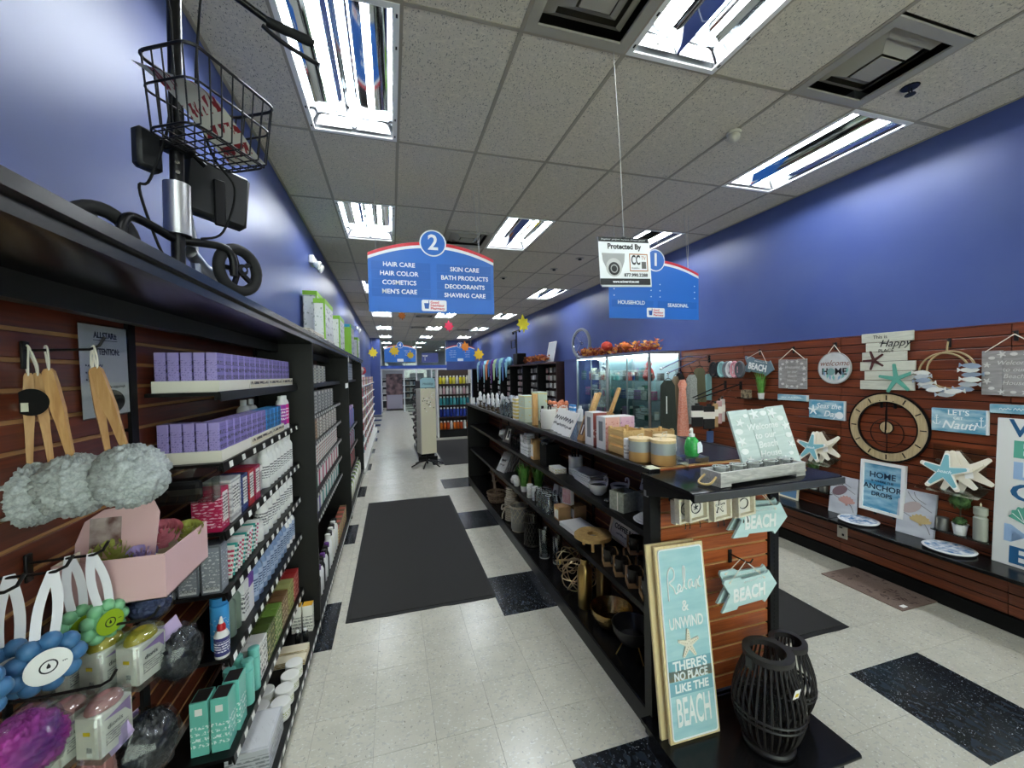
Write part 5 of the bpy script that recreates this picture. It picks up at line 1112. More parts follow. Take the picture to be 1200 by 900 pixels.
t = thing('shell_plaque', 'pale green plank plaque with white shells leaning on the end shelf', 'plaque', M=frame((1.815, 1.565, EZ), (1, .1, .03), (.13, .33, 1)) @ Matrix.Diagonal((1.36, 1.06, 1, 1))); w_, h = .30, .29
for k in range(3): part('plank', MB().cbox((-w_/3+w_/3*k, h/2+(.002, -.002, .003)[k], 0), (w_/3-.002, h, .012), .001), GRS, t)
random.seed(5); SHL = mat('shell_white', 'eef2ee', .6)
for k in range(18):
    a = 2*pi*k/18; x, y = .118*cos(a), h/2+.112*sin(a); x = max(-.125, min(.125, x*1.2)); y = max(.025, min(h-.025, h/2+(y-h/2)*1.2)); r = random.uniform(.016, .026)
    pl = starpoly(r, r*.4, 5, a) if k % 2 else circ(r*.75, 12, 0, 0, r*.55)
    part('shell_relief', MB().prism(pl, .006, .009), SHL, t, M=Matrix.Translation((x, y, 0)))
for k, tx in enumerate(('Welcome', 'to our', 'Beach', 'House')): letter(t, tx, .042, 0, h*.70-.043*k, .008, SHL, .001, shear=.25, bold=.0008)
t2 = thing('plate_easel', 'clear easel feet under the shell plaque', 'easel', (1.85, 1.585, EZ)); part('easel_wire', MB().tube([(-.06, -.04, .003), (-.06, .04, .003), (-.06, .07, .12)], .003), CHROME, t2); part('easel_wire', MB().tube([(.06, -.04, .003), (.06, .04, .003), (.06, .07, .12)], .003), CHROME, t2)

# ---------------- on the island top (left side, near to far)
def W3(px, py, z): p = at(px, py, 'Z', z); return (p.x, p.y, z+.0006)
CAND = mat('tan_candle_band', 'c79a5e', .5); GREYG = mat('grey_candle_band', 'a3aaa6', .4); LIDW = woodmat('pale_lid_wood', 'd8bc86', 'e6cfa0', (50, 8, 50), .5)
def candle(label, loc, r, h):
    t = thing('jar_candle', label, 'candle', loc, group='two tone jar candles'); part('lower_band', MB().lathe([(r*.95, 0), (r, .006), (r, h*.42)], 24), CAND, t); part('upper_band', MB().lathe([(r*1.002, h*.42), (r*1.002, h*.88)], 24), GREYG, t)
    part('wooden_lid', MB().lathe([(r*1.03, h*.88), (r*1.03, h)], 24), LIDW, t); part('round_sticker', MB().prism(circ(.014, 16), 0, .001), WHITE, t, M=frame((r*.72, -r*.72, h*.65), (.7, .7, 0), (0, 0, 1))); part('string', MB().tube(spline([(-.01, 0, h), (-.02, -.01, h+.015), (.01, -.01, h+.02), (.012, 0, h)]), .0015, 4), TWINE, t)
candle('large two tone jar candle nearest the end shelf', (1.345, 1.80, TOPZ), .062, .128); candle('large two tone jar candle left of the nearest one', (1.285, 1.915, TOPZ), .06, .124); candle('two tone jar candle partly hidden behind the others', (1.45, 1.93, TOPZ), .06, .124)
single('pillar_candle', MB().lathe([(.021, 0), (.0225, .003), (.0225, .108), (.02, .111), (.006, .107)], 18), pmat('label_white', 'eeeeea', 'a9a9a4', .2, .7, 6, 3), 'slim white pillar candle beside the wooden crate', 'candle', (1.255, 1.99, TOPZ))
PINE = woodmat('pine_crate', 'd0a868', 'e2c084', (40, 4, 40), .5)
def crate(label, loc, w_, d, h, rz=0):
    t = thing('wooden_crate', label, 'crate', loc, rz, group='small pine crates')
    for sx in (-1, 1):
        for sy in (-1, 1): part('corner_post', MB().box((sx*(w_/2-.008), sy*(d/2-.008), h/2), (.016, .016, h)), PINE, t)
    for k in range(3):
        z = h*(.17+.32*k)
        for s in (-1, 1): part('slat', MB().box((0, s*(d/2+.002), z), (w_, .004, h*.24)), PINE, t); part('slat', MB().box((s*(w_/2+.002), 0, z), (.004, d, h*.24)), PINE, t)
    part('crate_floor', MB().box((0, 0, .004), (w_-.01, d-.01, .006)), PINE, t)
crate('pine slat crate on the shelving top beside the white pillar candle', (1.325, 2.12, TOPZ), .13, .17, .155); crate('smaller pine slat crate behind the jar candles', (1.56, 2.15, TOPZ), .15, .13, .13)
PK1 = pmat('pink_marble_carton', 'e0b0a4', 'c47a70', .1, .9, 7, 3, thr=.55); PK2 = pmat('mauve_marble_carton', 'dcb4c4', 'b878a0', .1, .9, 7, 3, thr=.55); REDC = pmat('brick_red_carton', 'a35a50', 'e6cfc4', .25, .5, 6, 3, thr=.5); WHC = mat('white_carton_side', 'eceae6', .5)
for lb, x, y, m, h in (('peach coloured gift carton with a window side', 1.31, 2.30, PK1, .2), ('mauve gift carton beside the peach one', 1.415, 2.30, PK2, .2), ('brick red gift carton with a window side', 1.305, 2.45, REDC, .215)):
    t = thing('gift_carton', lb, 'box', (x, y, TOPZ)); part('carton_body', MB().cbox((0, 0, h/2), (.1, .115, h), .002), m, t); part('white_side', MB().box((-.051, 0, h/2), (.002, .113, h)), WHC, t); part('window', MB().box((-.0525, 0, h*.55), (.001, .05, h*.62)), mat('window_film', '8a8c8e', .15), t); part('white_top', MB().box((0, 0, h+.001), (.1, .115, .002)), WHC, t)
KRAFT = mat('kraft_card', 'b08550', .6); BOARDW = woodmat('serving_board_wood', 'c49454', 'ddb478', (30, 30, 4), .45)
for k, (x, y, tilt, L, lb) in enumerate(((1.27, 2.64, .36, .36, 'kraft boxed wooden server leaning, nearest of the slanted ones'), (1.37, 2.80, .40, .36, 'second slanted kraft boxed wooden server'), (1.47, 2.72, .42, .4, 'tallest slanted wooden server with a long handle'))):
    t = thing('boxed_server', lb, 'boxed board', M=frame((x, y, TOPZ), (0, -1, 0), (tilt, 0, 1)), group='slanted kraft boxed servers')
    part('kraft_box', MB().cbox((0, .1, -.02), (.085, .2, .035), .003), KRAFT, t); part('window', MB().box((0, .1, -.002), (.05, .12, .001)), mat('dark_window', '4a2f28', .3), t); part('wooden_handle', MB().cbox((.01, .2+(L-.2)/2, -.02), (.035, L-.2, .022), .006), BOARDW, t); part('white_script', MB().box((0, .08, -.001), (.012, .07, .001)), WHITE, t)
PLQ = pmat('script_plaque', 'ecebe6', '8a8a88', .15, .85, 3, 3, thr=.5)
for k in range(4):
    t = thing('script_plaque', ('white script plaque leaning nearest in the row', 'second white script plaque in the row', 'third white script plaque in the row', 'farthest white script plaque in the row')[k], 'plaque', M=frame((1.25+.015*k, 2.84+.12*k, TOPZ), (.12, -.99, 0), (.55, 0, 1)), group='white script plaques'); part('board', MB().cbox((0, .1, -.006), (.11, .2, .012), .003), mat('plaque_white', 'eceae4', .5), t); scrawl(t, .08, .05, 0, .125, .001, INK, 1, k); scrawl(t, .085, .03, 0, .07, .001, INK, 2, k+9)
t = thing('utensil_crock', 'white oval crock with black pump dispenser', 'crock', (1.30, 3.30, TOPZ)); part('crock', MB().lathe([(.06, 0), (.066, .01), (.066, .165), (.06, .17), (.058, .02)], 24, capt=False), mat('cream_ceramic', 'e6e4da', .3), t); part('pump', MB().tube([(0, 0, .1), (0, 0, .19), (.02, -.01, .2)], .008, 8), BLACK, t); part('pump', MB().tube([(.03, .02, .1), (.03, .02, .195), (.05, .01, .2)], .008, 8), BLACK, t)
t = thing('bamboo_board', 'narrow upright bamboo board beside dark bottle', 'board', (1.27, 3.56, TOPZ), radians(10)); part('board', MB().cbox((0, 0, .145), (.05, .03, .29), .003), BOARDW, t)
o = bottle('dark_bottle', .022, .18, mat('dark_glass'), BLACK, 'dark slim bottle behind the bamboo board', lab=pmat('dk_label', 'd8d4c8', '4a4a4a')); o.location = (1.33, 3.52, TOPZ)
ORF = mat('orange_flowers', 'e0916a', .6, col2='c8704a', ns=80); random.seed(9)
t = thing('orange_flower_box', 'box of orange and white flowered guest soaps', 'box', (1.50, 3.55, TOPZ)); part('box', MB().cbox((0, 0, .09), (.1, .22, .18), .004), pmat('orange_floral', 'eee4d8', 'd8784a', 0, 1, 5, 4, thr=.5), t)
fb = MB()
for k in range(14): fb.ball((random.uniform(-.05, .05), random.uniform(-.1, .1), .19+random.uniform(-.01, .02)), .022, 8, 5, jit=.15)
part('flower_cluster', fb, ORF, t, kind='stuff')
o = carton('blue_pack', (.03, .1, .17), pmat('blue_white_pack', '3a94d8', 'f2f6fa', .2, .9, 3, 2), 'bright blue and white pack behind the orange flowers', 'pack'); o.location = (1.68, 3.62, TOPZ)
o = bottle('white_dispenser', .028, .15, WHP, WHP, 'small white dispenser bottle beside the blue pack'); o.location = (1.78, 3.66, TOPZ)
GIFT = pmat('mint_gold_gift', 'c6d4bc', 'd8c46a', .05, .95, 4, 2, thr=.6); GIFTS = mat('gift_gold_edge', 'e6d48a', .4)
for k, (x, y, z, d, lb) in enumerate(((1.30, 3.87, 0, (.12, .2, .15), 'lower mint and gold gift box in the stack'), (1.30, 3.87, .151, (.12, .2, .11), 'upper mint and gold gift box in the stack'), (1.46, 3.95, 0, (.1, .15, .29), 'tall mint and gold gift box behind the stack'), (1.27, 4.06, 0, (.1, .12, .22), 'white and gold striped gift box at the far side of the stack'))):
    t = thing('gift_box', lb, 'gift box', (x, y, TOPZ+z), radians((0, 0, 8, 0)[k]), group='mint and gold gift boxes'); part('box', MB().cbox((0, 0, d[2]/2), d, .002), GIFT if k < 3 else pmat('white_gold_stripe', 'ece8dc', 'd8c060', 0, 1, 6, 1, thr=.3), t); part('gold_edge', MB().box((0, 0, d[2]*.94), (d[0]+.002, d[1]+.002, .008)), GIFTS, t)
random.seed(12)
g = thing('glass_bottle', 'x', 'glass bottle', group='clear glass bottles on the island top'); part('glass', MB().lathe([(.024, 0), (.026, .01), (.026, .09), (.012, .125), (.012, .16)], 14, capt=False), GLS, g); part('stopper', MB().lathe([(.012, .155), (.015, .165), (.012, .185)], 10), mat('crystal', 'd8dcde', .08), g)
place(g, [((1.25+.06*(k % 3), 4.25+.1*(k//3)+.03*(k % 2), TOPZ), 0, random.uniform(.95, 1.35)) for k in range(14)], 'clear glass bottle with stopper in the island top cluster, {o} from the gift boxes')
FIG = mat('white_ceramic', 'e9e8e4', .25)
f = thing('figurine', 'x', 'figurine', group='white figurines on small stands'); part('stand', MB().lathe([(.03, 0), (.03, .02), (.012, .03), (.012, .07), (.03, .085)], 12), mat('bronze_stand', '5a5040', .4, .7), f); part('figure', MB().lathe([(.024, .085), (.03, .12), (.018, .15), (.022, .175), (.012, .2), (.002, .21)], 12), FIG, f)
place(f, [((1.25+.09*(k % 2), 4.85+.13*k, TOPZ), 0, random.uniform(.85, 1.15)) for k in range(9)], 'white ceramic figurine on a bronze stand, {o} from the glass bottles')
single('white_mug', MB().lathe([(.035, 0), (.04, .005), (.04, .1), (.036, .1), (.035, .01)], 16, capt=False), FIG, 'white cup at the far end of the island top', 'cup', (1.27, 6.6, TOPZ)); single('white_mug', MB().lathe([(.035, 0), (.04, .005), (.04, .1), (.036, .1), (.035, .01)], 16, capt=False), FIG, 'second white cup beside the far end one', 'cup', (1.36, 6.5, TOPZ))
# ------------------------------------------------------------------ goods on the island's left shelves
SA, SB_, S0 = ZA+.0006, ZBB+.0006, ZI+.0006
CER = mat('white_ceramic'); SOIL = mat('black_stones', '18181a', .7, bump=.4)
# --- shelf A, near to far
pl = MB(); pl.lathe([(.05, 0), (.09, .008), (.115, .016), (.11, .018), (.085, .011), (.02, .008)], 28, capt=True)
p = single('dinner_plate', pl, mat('white_plate', 'd8d8d6', .2), 'x', 'plate', group='plates stacked on the upper island shelf')
place(p, [((1.395, 1.95, SA+.012*k), 0, 1-.12*k) for k in range(3)], ['lowest and widest white plate of the stack', 'middle white plate of the stack', 'topmost white plate of the stack'])
CONC = mat('green_grey_concrete', 'a3a693', .85, col2='8c8f7e', ns=60, bump=.3)
for x, y, lb in ((1.355, 2.20, 'grey green concrete cube planter in front'), (1.49, 2.12, 'grey green concrete cube planter at the right')):
    t = thing('concrete_planter', lb, 'planter', (x, y, SA), radians(12), group='concrete cube planters'); b = MB(); b.ring([(-.06, -.06), (.06, -.06), (.06, .06), (-.06, .06)], [(-.045, -.045), (.045, -.045), (.045, .045), (-.045, .045)], 0, .115); b.bx(-.045, .045, -.045, .045, 0, .085); part('cube', b, CONC, t); part('twine_tie', MB().box((-.061, -.01, .06), (.002, .006, .11)), TWINE, t)
t = thing('small_white_card', 'small white leaning card with dark initials above the planters', 'card', M=frame((1.47, 2.15, SA+.117), (.3, -.95, 0), (.4, .1, 1))); part('card', MB().prism([(x, y+.045) for x, y in rrect(.07, .09, .008)], -.006, .006), mat('white_tile', 'e6e6e4', .35), t); scrawl(t, .045, .035, 0, .045, .007, INK, 1, 3)
def bowlplant(loc, lb, R=.072):
    t = thing('handled_bowl', lb, 'bowl', loc, radians(-70), group='white handled bowls'); part('bowl', MB().lathe([(R*.45, 0), (R*.8, .025), (R, .075), (R*.96, .078), (R*.75, .03)], 22, capt=False), CER, t); part('dark_filling', MB().lathe([(.001, .06), (R*.9, .06)], 20, capb=False, capt=False), SOIL, t)
    part('curl_handle', MB().tube(spline([(R*.9, 0, .06), (R*1.15, 0, .09), (R*1.1, 0, .13), (R*.8, 0, .13), (R*.75, 0, .11)]), .006, 8), CER, t)
bowlplant((1.36, 2.53, SA), 'white handled bowl with dark filling, nearer the aisle'); bowlplant((1.48, 2.45, SA), 'white handled bowl behind and right of the first', .065)
t = thing('glass_dish', 'small clear glass dish beside the concrete planter', 'dish', (1.335, 2.33, SA)); part('dish', MB().lathe([(.03, 0), (.04, .02), (.038, .022)], 18), GLS, t)
for k in range(5):
    o = single('white_sign_board', MB().cbox((0, 0, .008), (.16, .3, .014), .003), mat('board_white', 'e4e4e0', .5), 'white board in the flat stack on the upper shelf, '+ORD[k]+' from the bottom', 'board', (1.45, 2.82+.012*k, SA+.016*k), radians(3*k-5), group='white boards in a flat stack')
t = thing('white_crock', 'white ceramic crock with black utensils', 'crock', (1.46, 3.10, SA)); part('crock', MB().lathe([(.055, 0), (.06, .008), (.06, .15), (.055, .155), (.053, .02)], 22, capt=False), mat('cream_ceramic'), t)
for k in range(3): part('utensil', MB().tube([(-.02+.02*k, 0, .06), (-.035+.035*k, .01*k, .21)], .008, 7), BLACK, t)
for k, lb in enumerate(('lower small white and gold flat box in front of the crock', 'upper small white and gold flat box in front of the crock')): o = carton('flat_gift_box', (.1, .15, .022), pmat('white_gold_flat', 'ecebe4', 'c8b070', .1, .9, 2, 4), lb); o.location = (1.345, 3.22, SA+.0225*k)
t = thing('napkin_box', 'black box with striped white cloth over its top', 'box', (1.385, 3.50, SA)); part('box', MB().cbox((0, 0, .10), (.13, .17, .2), .004), BLACKM, t); vs = []
for i in range(13): a = i/12; vs += [(-.068, -.09+.18*a, .205+.02*sin(a*9)), (.02, -.09+.18*a, .225+.02*sin(a*9+1))]
part('striped_cloth', MB().add(vs, [(2*i, 2*i+2, 2*i+3, 2*i+1) for i in range(12)]), mat('striped_cloth', 'd8d6d0', .8, col2='3a3a3c', ns=12), t)
t = thing('keepsake_box', 'wooden box with a white framed front on the upper shelf', 'box', (1.36, 3.78, SA)); part('box', MB().cbox((0, 0, .1), (.1, .08, .2), .004), BOARDW, t); part('white_front', MB().box((-.051, 0, .09), (.002, .06, .12)), WHITE, t)
for k, (y, z, h) in enumerate(((3.93, 0, .13), (4.02, 0, .12), (3.97, .131, .1), (4.1, 0, .2))): o = carton('white_gift_carton', (.09, .085, h), pmat('white_grey_carton', 'e6e6e4', 'b0b0ae', .2, .8, 4, 3), ('white carton at the near side of the carton stack', 'white carton in the middle of the carton stack', 'white carton on top of the carton stack', 'tall white carton at the far side of the stack')[k], 'box'); o.location = (1.35, y, SA+z)
o = jar('white_canister', .05, .2, mat('cream_ceramic'), mat('cream_ceramic'), 'cream canister standing behind the white cartons', 'canister'); o.location = (1.48, 3.85, SA)
j = jar('smoked_jar', .035, .13, mat('smoky_glass'), BLACK, 'smoked glass jar with dark lid on the upper shelf', group='smoked glass jars'); place(j, [((1.36+.08*(k % 2), 4.3+.09*(k//2), SA), 0) for k in range(8)], 'smoked glass jar, {h} from right in the {f} row of the upper shelf')
t = thing('photo_frame', 'dark wooden photo frame leaning on the upper shelf', 'frame', M=frame((1.34, 4.82, SA), (.25, -.97, 0), (.35, 0, 1))); part('rim', MB().ring([(-.085, 0), (.085, 0), (.085, .21), (-.085, .21)], [(-.05, .035), (.05, .035), (.05, .175), (-.05, .175)], -.01, .01), mat('dark_driftwood', '55504a', .7), t); part('print', MB().box((0, .105, -.004), (.1, .14, .004)), PAPR, t); part('inner_print', MB().box((0, .105, -.001), (.03, .09, .002)), DGREY, t)
single('white_bow', MB().ball((0, 0, .06), .07, 12, 8, jit=.18, sc=(1, 1, .85)), mat('white_cloth', 'deded8', .8), 'crumpled white cloth ornament beside the dark photo frame', 'ornament', (1.40, 5.15, SA))
t = thing('twig_wreath', 'reddish twig wreath standing at the far end of the upper shelf', 'wreath', (1.44, 5.45, SA)); random.seed(8)
for k in range(9): part('twig_ring', MB().tube([((.1+.01*sin(3*a+k))*cos(a)*.3+random.uniform(-.012, .012), (.1+.012*cos(2*a+k))*cos(a), .125+(.1+.012*sin(2*a+k))*sin(a)) for a in [2*pi*i/20 for i in range(20)]], .004, 4, True), mat('reddish_twig', '6a4034', .8), t)
# --- shelf B
MUG = mat('black_mug', '1b1614', .3); MUGB = mat('mug_carton', 'a9845a', .6)
def mug(lb, loc):
    t = thing('boxed_mug', lb, 'mug', loc, radians(-20), group='black mugs in open kraft boxes'); part('mug', MB().lathe([(.036, 0), (.04, .006), (.04, .1), (.036, .1), (.034, .01)], 20, capt=False), MUG, t)
    bx = MB(); bx.bx(-.046, .046, -.044, .044, 0, .002); bx.bx(-.046, -.044, -.044, .044, 0, .035); bx.bx(-.046, .046, .042, .044, 0, .095); bx.bx(.044, .046, -.044, .044, 0, .095); bx.bx(-.046, .046, -.044, -.042, 0, .03); part('kraft_sleeve', bx, MUGB, t); part('mug_handle', MB().tube(spline([(.0, -.04, .08), (0, -.07, .07), (0, -.07, .035), (0, -.04, .025)]), .006, 7), MUG, t); part('white_print', MB().box((-.0405, .0, .055), (.001, .02, .012)), WHITE, t)
for k, (x, y) in enumerate(((1.335, 2.34), (1.335, 2.20), (1.335, 2.06), (1.335, 1.92), (1.455, 2.28), (1.455, 2.14), (1.455, 2.0), (1.455, 1.87))): mug(('kraft boxed black mug at the left end of the front row', 'kraft boxed black mug second in the front row', 'kraft boxed black mug third in the front row', 'kraft boxed black mug next to the end post', 'kraft boxed black mug at the left of the rear row', 'kraft boxed black mug second in the rear row', 'kraft boxed black mug third in the rear row', 'kraft boxed black mug in the rear by the end post')[k], (x, y, SB_))
for k, (x, y) in enumerate(((1.455, 2.28), (1.455, 2.08))): mug(('kraft boxed black mug stacked on the left rear mug', 'kraft boxed black mug stacked on the right rear mugs')[k], (x, y-.05, SB_+.105))
t = thing('coffee_bar_sign', 'white framed sign reading COFFEE BAR leaning at the back', 'sign', M=frame((1.54, 2.52, SB_+.02), (0, -1, 0), (.22, 0, 1))); part('wood_rim', MB().ring([(-.19, 0), (.19, 0), (.19, .16), (-.19, .16)], [(-.172, .018), (.172, .018), (.172, .142), (-.172, .142)], -.008, .008), BOXF, t); part('panel', MB().box((0, .08, -.004), (.35, .13, .006)), PAPR, t); letter(t, 'COFFEE BAR', .05, 0, .1, .0015, INK, .001, bold=.001, width=.27); scrawl(t, .2, .018, 0, .055, .0015, INK, 4, 6)
t = thing('pedestal_board', 'round wooden pedestal board with a hole in its middle', 'board', (1.35, 2.60, SB_)); part('disc', MB().ring([(.13*(1+.03*sin(5*a))*cos(a), .13*(1+.03*sin(5*a))*sin(a)) for a in [2*pi*i/36 for i in range(36)]], circ(.04, 36), .075, .1), woodmat('live_edge_wood', 'a8844c', 'c4a468', (25, 25, 25), .45), t)
for a in (0, 2.1, 4.2): part('leg', MB().cyl((.08*cos(a), .08*sin(a), 0), (.07*cos(a), .07*sin(a), .076), .011, n=8), BOARDW, t)
for k in range(3): single('white_tray', MB().cbox((0, 0, .006), (.2, .3, .01), .004), mat('board_white'), ('lowest white tray of the flat pile', 'middle white tray of the flat pile', 'topmost white tray of the flat pile')[k], 'tray', (1.40, 2.93, SB_+.012*k), radians(4))
for k, (x, y) in enumerate(((1.37, 3.19), (1.50, 3.16))):
    t = thing('wooden_gift_box', ('kraft box with a white label under the pink print', 'kraft box with yellow sticker beside it')[k], 'box', (x, y, SB_)); part('box', MB().cbox((0, 0, .06), (.11, .11, .12), .003), MUGB, t); part('white_label', MB().box((-.056, .0, .055), (.002, .08, .075)), WHITE, t); part('yellow_sticker', MB().box((-.0575, .02, .09), (.001, .02, .015)), YST, t)
t = thing('pink_print', 'white block with a pale pink floral face on the kraft boxes', 'plaque', (1.43, 3.20, SB_+.121), radians(25)); part('block', MB().cbox((0, 0, .07), (.04, .1, .14), .003), WHITE, t); part('pink_face', MB().box((-.021, 0, .07), (.002, .085, .12)), mat('pink_floral', 'e6c4c8', .6, col2='d8a0aa', ns=40), t)
t = thing('ring_frames', 'white framed double print with black rings', 'frame', M=frame((1.50, 3.62, SB_), (.2, -.97, 0), (.25, 0, 1)))
for s in (-1, 1): part('white_panel', MB().cbox((s*.05, .08, 0), (.085, .16, .012), .002), WHITE, t); part('black_ring', MB().ring(circ(.022, 20, s*.05, .085), circ(.016, 20, s*.05, .085), .006, .008), INK, t)
g2 = thing('glass_jar', 'x', 'glass jar', group='clear glass jars on the lower shelf'); part('glass', MB().lathe([(.03, 0), (.033, .01), (.033, .1), (.022, .12), (.022, .14)], 16, capt=False), GLS, g2); part('rim', MB().tube([(.022*cos(2*pi*k/14), .022*sin(2*pi*k/14), .14) for k in range(14)], .002, 5, True), mat('glass_rim'), g2)
place(g2, [((1.31+.075*(k % 2), 3.36+.085*(k//2), SB_), 0, 1.15) for k in range(8)], 'clear glass jar, {h} from right in the {f} row of the lower shelf')
c2 = single('pillar_candle', MB().lathe([(.03, 0), (.032, .004), (.032, .13), (.028, .134), (.005, .13)], 18), pmat('white_stripe_candle', 'ecebe6', 'b8b8b4', .1, .9, 12, 2), 'x', 'candle', group='white pillar candles on the lower shelf'); place(c2, [((1.31, 3.86, SB_), 0), ((1.33, 3.76, SB_), 0)], ['white pillar candle nearer the grass pot', 'striped white pillar candle nearer the glass jars'])
def grass(lb, loc, pot, h=.27, n=150, R=.042, seed=1, bl=.004, pm=None):
    t = thing('potted_grass', lb, 'plant', loc); random.seed(seed); part('pot', MB().lathe([(R*.75, 0), (R, pot), (R*.92, pot), (R*.85, pot*.8)], 16), pm or CER, t); g = MB()
    for k in range(n):
        a = random.uniform(0, 6.28); r = R*.8*random.random()**.5; L = h*random.uniform(.7, 1); ln = random.uniform(.01, .1); x, y = r*cos(a), r*sin(a); a2 = a+random.uniform(-.5, .5); s = Vector((-sin(a2), cos(a2), 0))*bl
        p0 = Vector((x, y, pot*.8)); p1 = p0+Vector((cos(a2)*ln*.35, sin(a2)*ln*.35, L*.6)); p2 = p0+Vector((cos(a2)*ln, sin(a2)*ln, L)); g.add([p0-s, p0+s, p1+s*.8, p1-s*.8, p2], [(0, 1, 2, 3), (3, 2, 4)])
    part('grass_blades', g, mat('grass_green', '4f8a34', .6, col2='6fa64a', ns=20), t, kind='stuff')
grass('potted green grass in a white pot on the lower shelf, left one', (1.32, 4.08, SB_), .06, seed=2); grass('potted green grass behind and right of the other', (1.44, 3.98, SB_), .06, seed=3)
o = carton('kraft_carton', (.1, .12, .2), KRAFT, 'plain brown carton left of the potted grass'); o.location = (1.40, 4.28, SB_)
single('white_cloth_bundle', MB().ball((0, 0, .045), .05, 12, 8, jit=.15), mat('white_cloth'), 'crumpled white bundle left of the potted grass', 'bundle', (1.32, 4.42, SB_)); single('white_cloth_bundle', MB().ball((0, 0, .04), .045, 12, 8, jit=.15), mat('white_cloth'), 'second white bundle in front of the brown carton', 'bundle', (1.305, 4.29, SB_))
for k in range(5):
    t = thing('grey_plaque', ('grey weathered plaque leaning in front of the stack', 'second grey weathered plaque of the stack', 'third grey weathered plaque of the stack', 'fourth grey weathered plaque of the stack', 'rearmost grey weathered plaque of the stack')[k], 'plaque', M=frame((1.30+.035*k, 5.02+.01*k, SB_), (.2, -.97, 0), (.55, 0, 1)), group='grey plaques leaning in a stack'); part('board', MB().cbox((0, .13, -.006), (.22, .26, .014), .003), mat('weathered_grey', 'b4b2ac', .7, col2='9a9892', ns=20, nscale=(1, 5, 1)), t)
    if k == 0: scrawl(t, .13, .05, 0, .15, .003, INK, 1, 2); scrawl(t, .12, .03, 0, .09, .003, INK, 2, 4)
# --- base deck
WIC = woodmat('brown_wicker', '5a4634', '7d6650', (60, 60, 60), .8)
def hoops(t, nm, prof, m, r=.006, n=28):
    for rr, z in prof: part(nm, MB().tube([(rr*cos(2*pi*k/n), rr*sin(2*pi*k/n), z) for k in range(n)], r, 5, True), m, t)
t = thing('wicker_basket', 'brown twig basket at the far end of the base deck', 'basket', (1.34, 5.36, S0)); hoops(t, 'hoop', [(.10, .008), (.115, .04), (.125, .08), (.13, .115), (.132, .13)], WIC, .01)
for k in range(20): a = 2*pi*k/20; part('stake', MB().tube([(.1*cos(a), .1*sin(a), .0), (.132*cos(a), .132*sin(a), .135)], .006, 5), WIC, t)
part('basket_floor', MB().lathe([(.1, .002), (.1, .008)], 20), WIC, t)
random.seed(14); t = thing('driftwood_tree', 'pale driftwood twig sculpture standing in the basket', 'ornament', (1.34, 5.50, S0+.01)); DW = mat('pale_driftwood', '8d7d68', .8)
part('stem', MB().tube(spline([(0, 0, 0), (.01, .01, .15), (-.01, .0, .3), (.0, .01, .42)]), .018, 8), DW, t)
for k in range(9): a = random.uniform(0, 6.28); z = random.uniform(.12, .38); part('twig', MB().tube([(0, 0, z), (.05*cos(a), .05*sin(a), z+.04), (.08*cos(a), .08*sin(a), z+.03)], .008, 5), DW, t)
ROPE = mat('pale_rope', 'b5aa96', .85, col2='9a8f7c', ns=60)
t = thing('rope_lantern', 'tall jar wound with pale rope and a tied bow', 'lantern', (1.335, 4.60, S0)); pr = [(.075, .02+.026*k) for k in range(6)]+[(.08, .18+.026*k) for k in range(4)]+[(.065, .285), (.06, .31), (.062, .335), (.06, .36), (.055, .385)]; hoops(t, 'rope_turn', pr, ROPE, .0135)
part('jar', MB().lathe([(.06, 0), (.065, .28), (.05, .3), (.05, .4)], 18), GW, t); part('bow', MB().tube(spline([(-.08, -.02, .2), (-.13, -.04, .21), (-.14, -.05, .16), (-.09, -.03, .18), (-.14, -.08, .12), (-.15, -.1, .07)]), .008, 6), ROPE, t)
t = thing('lattice_vase', 'glass vase in a pale rope lattice', 'vase', (1.325, 4.28, S0)); part('glass', MB().lathe([(.075, 0), (.095, .03), (.1, .27)], 24, capt=False), mat('frosted_grey_glass', '8d8c86', .3, alpha=.75), t)
for s in (-1, 1):
    for k in range(12):
        a0 = 2*pi*k/12; part('lattice_cord', MB().tube([((.08+.022*f**.5)*cos(a0+s*f*1.6), (.08+.022*f**.5)*sin(a0+s*f*1.6), .01+.25*f) for f in [i/8 for i in range(9)]], .0036, 4), ROPE, t)
hoops(t, 'rim_cord', [(.105, .268), (.105, .28), (.08, .008)], ROPE, .007)
PER = mat('dark_bronze', '33302a', .4, .6)
t = thing('metal_lantern', 'dark pierced metal lantern on the base deck', 'lantern', (1.335, 3.88, S0)); part('inner_sleeve', MB().lathe([(.07, .01), (.072, .26)], 20), BLACKM, t); hoops(t, 'band', [(.082, .01), (.084, .25), (.07, .33), (.055, .355)], PER, .008)  # matte black liner inside the pierced metal
for s in (-1, 1):
    for k in range(16): a0 = 2*pi*k/16; part('lattice_wire', MB().tube([(.082*cos(a0+s*f*1.2), .082*sin(a0+s*f*1.2), .015+.235*f) for f in [i/6 for i in range(7)]], .0035, 4), PER, t)
for k in range(18): a = 2*pi*k/18; part('top_slat', MB().box((0, 0, 0), (.003, .018, .075)), PER, t, M=Matrix.Translation((.078*cos(a), .078*sin(a), .29)) @ Matrix.Rotation(a, 4, 'Z') @ Matrix.Rotation(-.2, 4, 'Y'))
h = thing('glass_hurricane', 'x', 'vase', group='clear glass cylinder vases'); part('cylinder', MB().lathe([(.045, 0), (.05, .005), (.05, .27), (.047, .27), (.047, .008)], 24, capt=False), GLS, h); part('foot', MB().lathe([(.05, 0), (.05, .006)], 24), mat('glass_rim'), h)
place(h, [((1.35, 3.58, S0), 0), ((1.42, 3.43, S0), 0, .9)], ['clear glass cylinder vase left of the wire orbs', 'shorter clear glass cylinder behind the orbs'])
ORB = mat('antique_gold_wire', 'c4ac84', .35, .6)
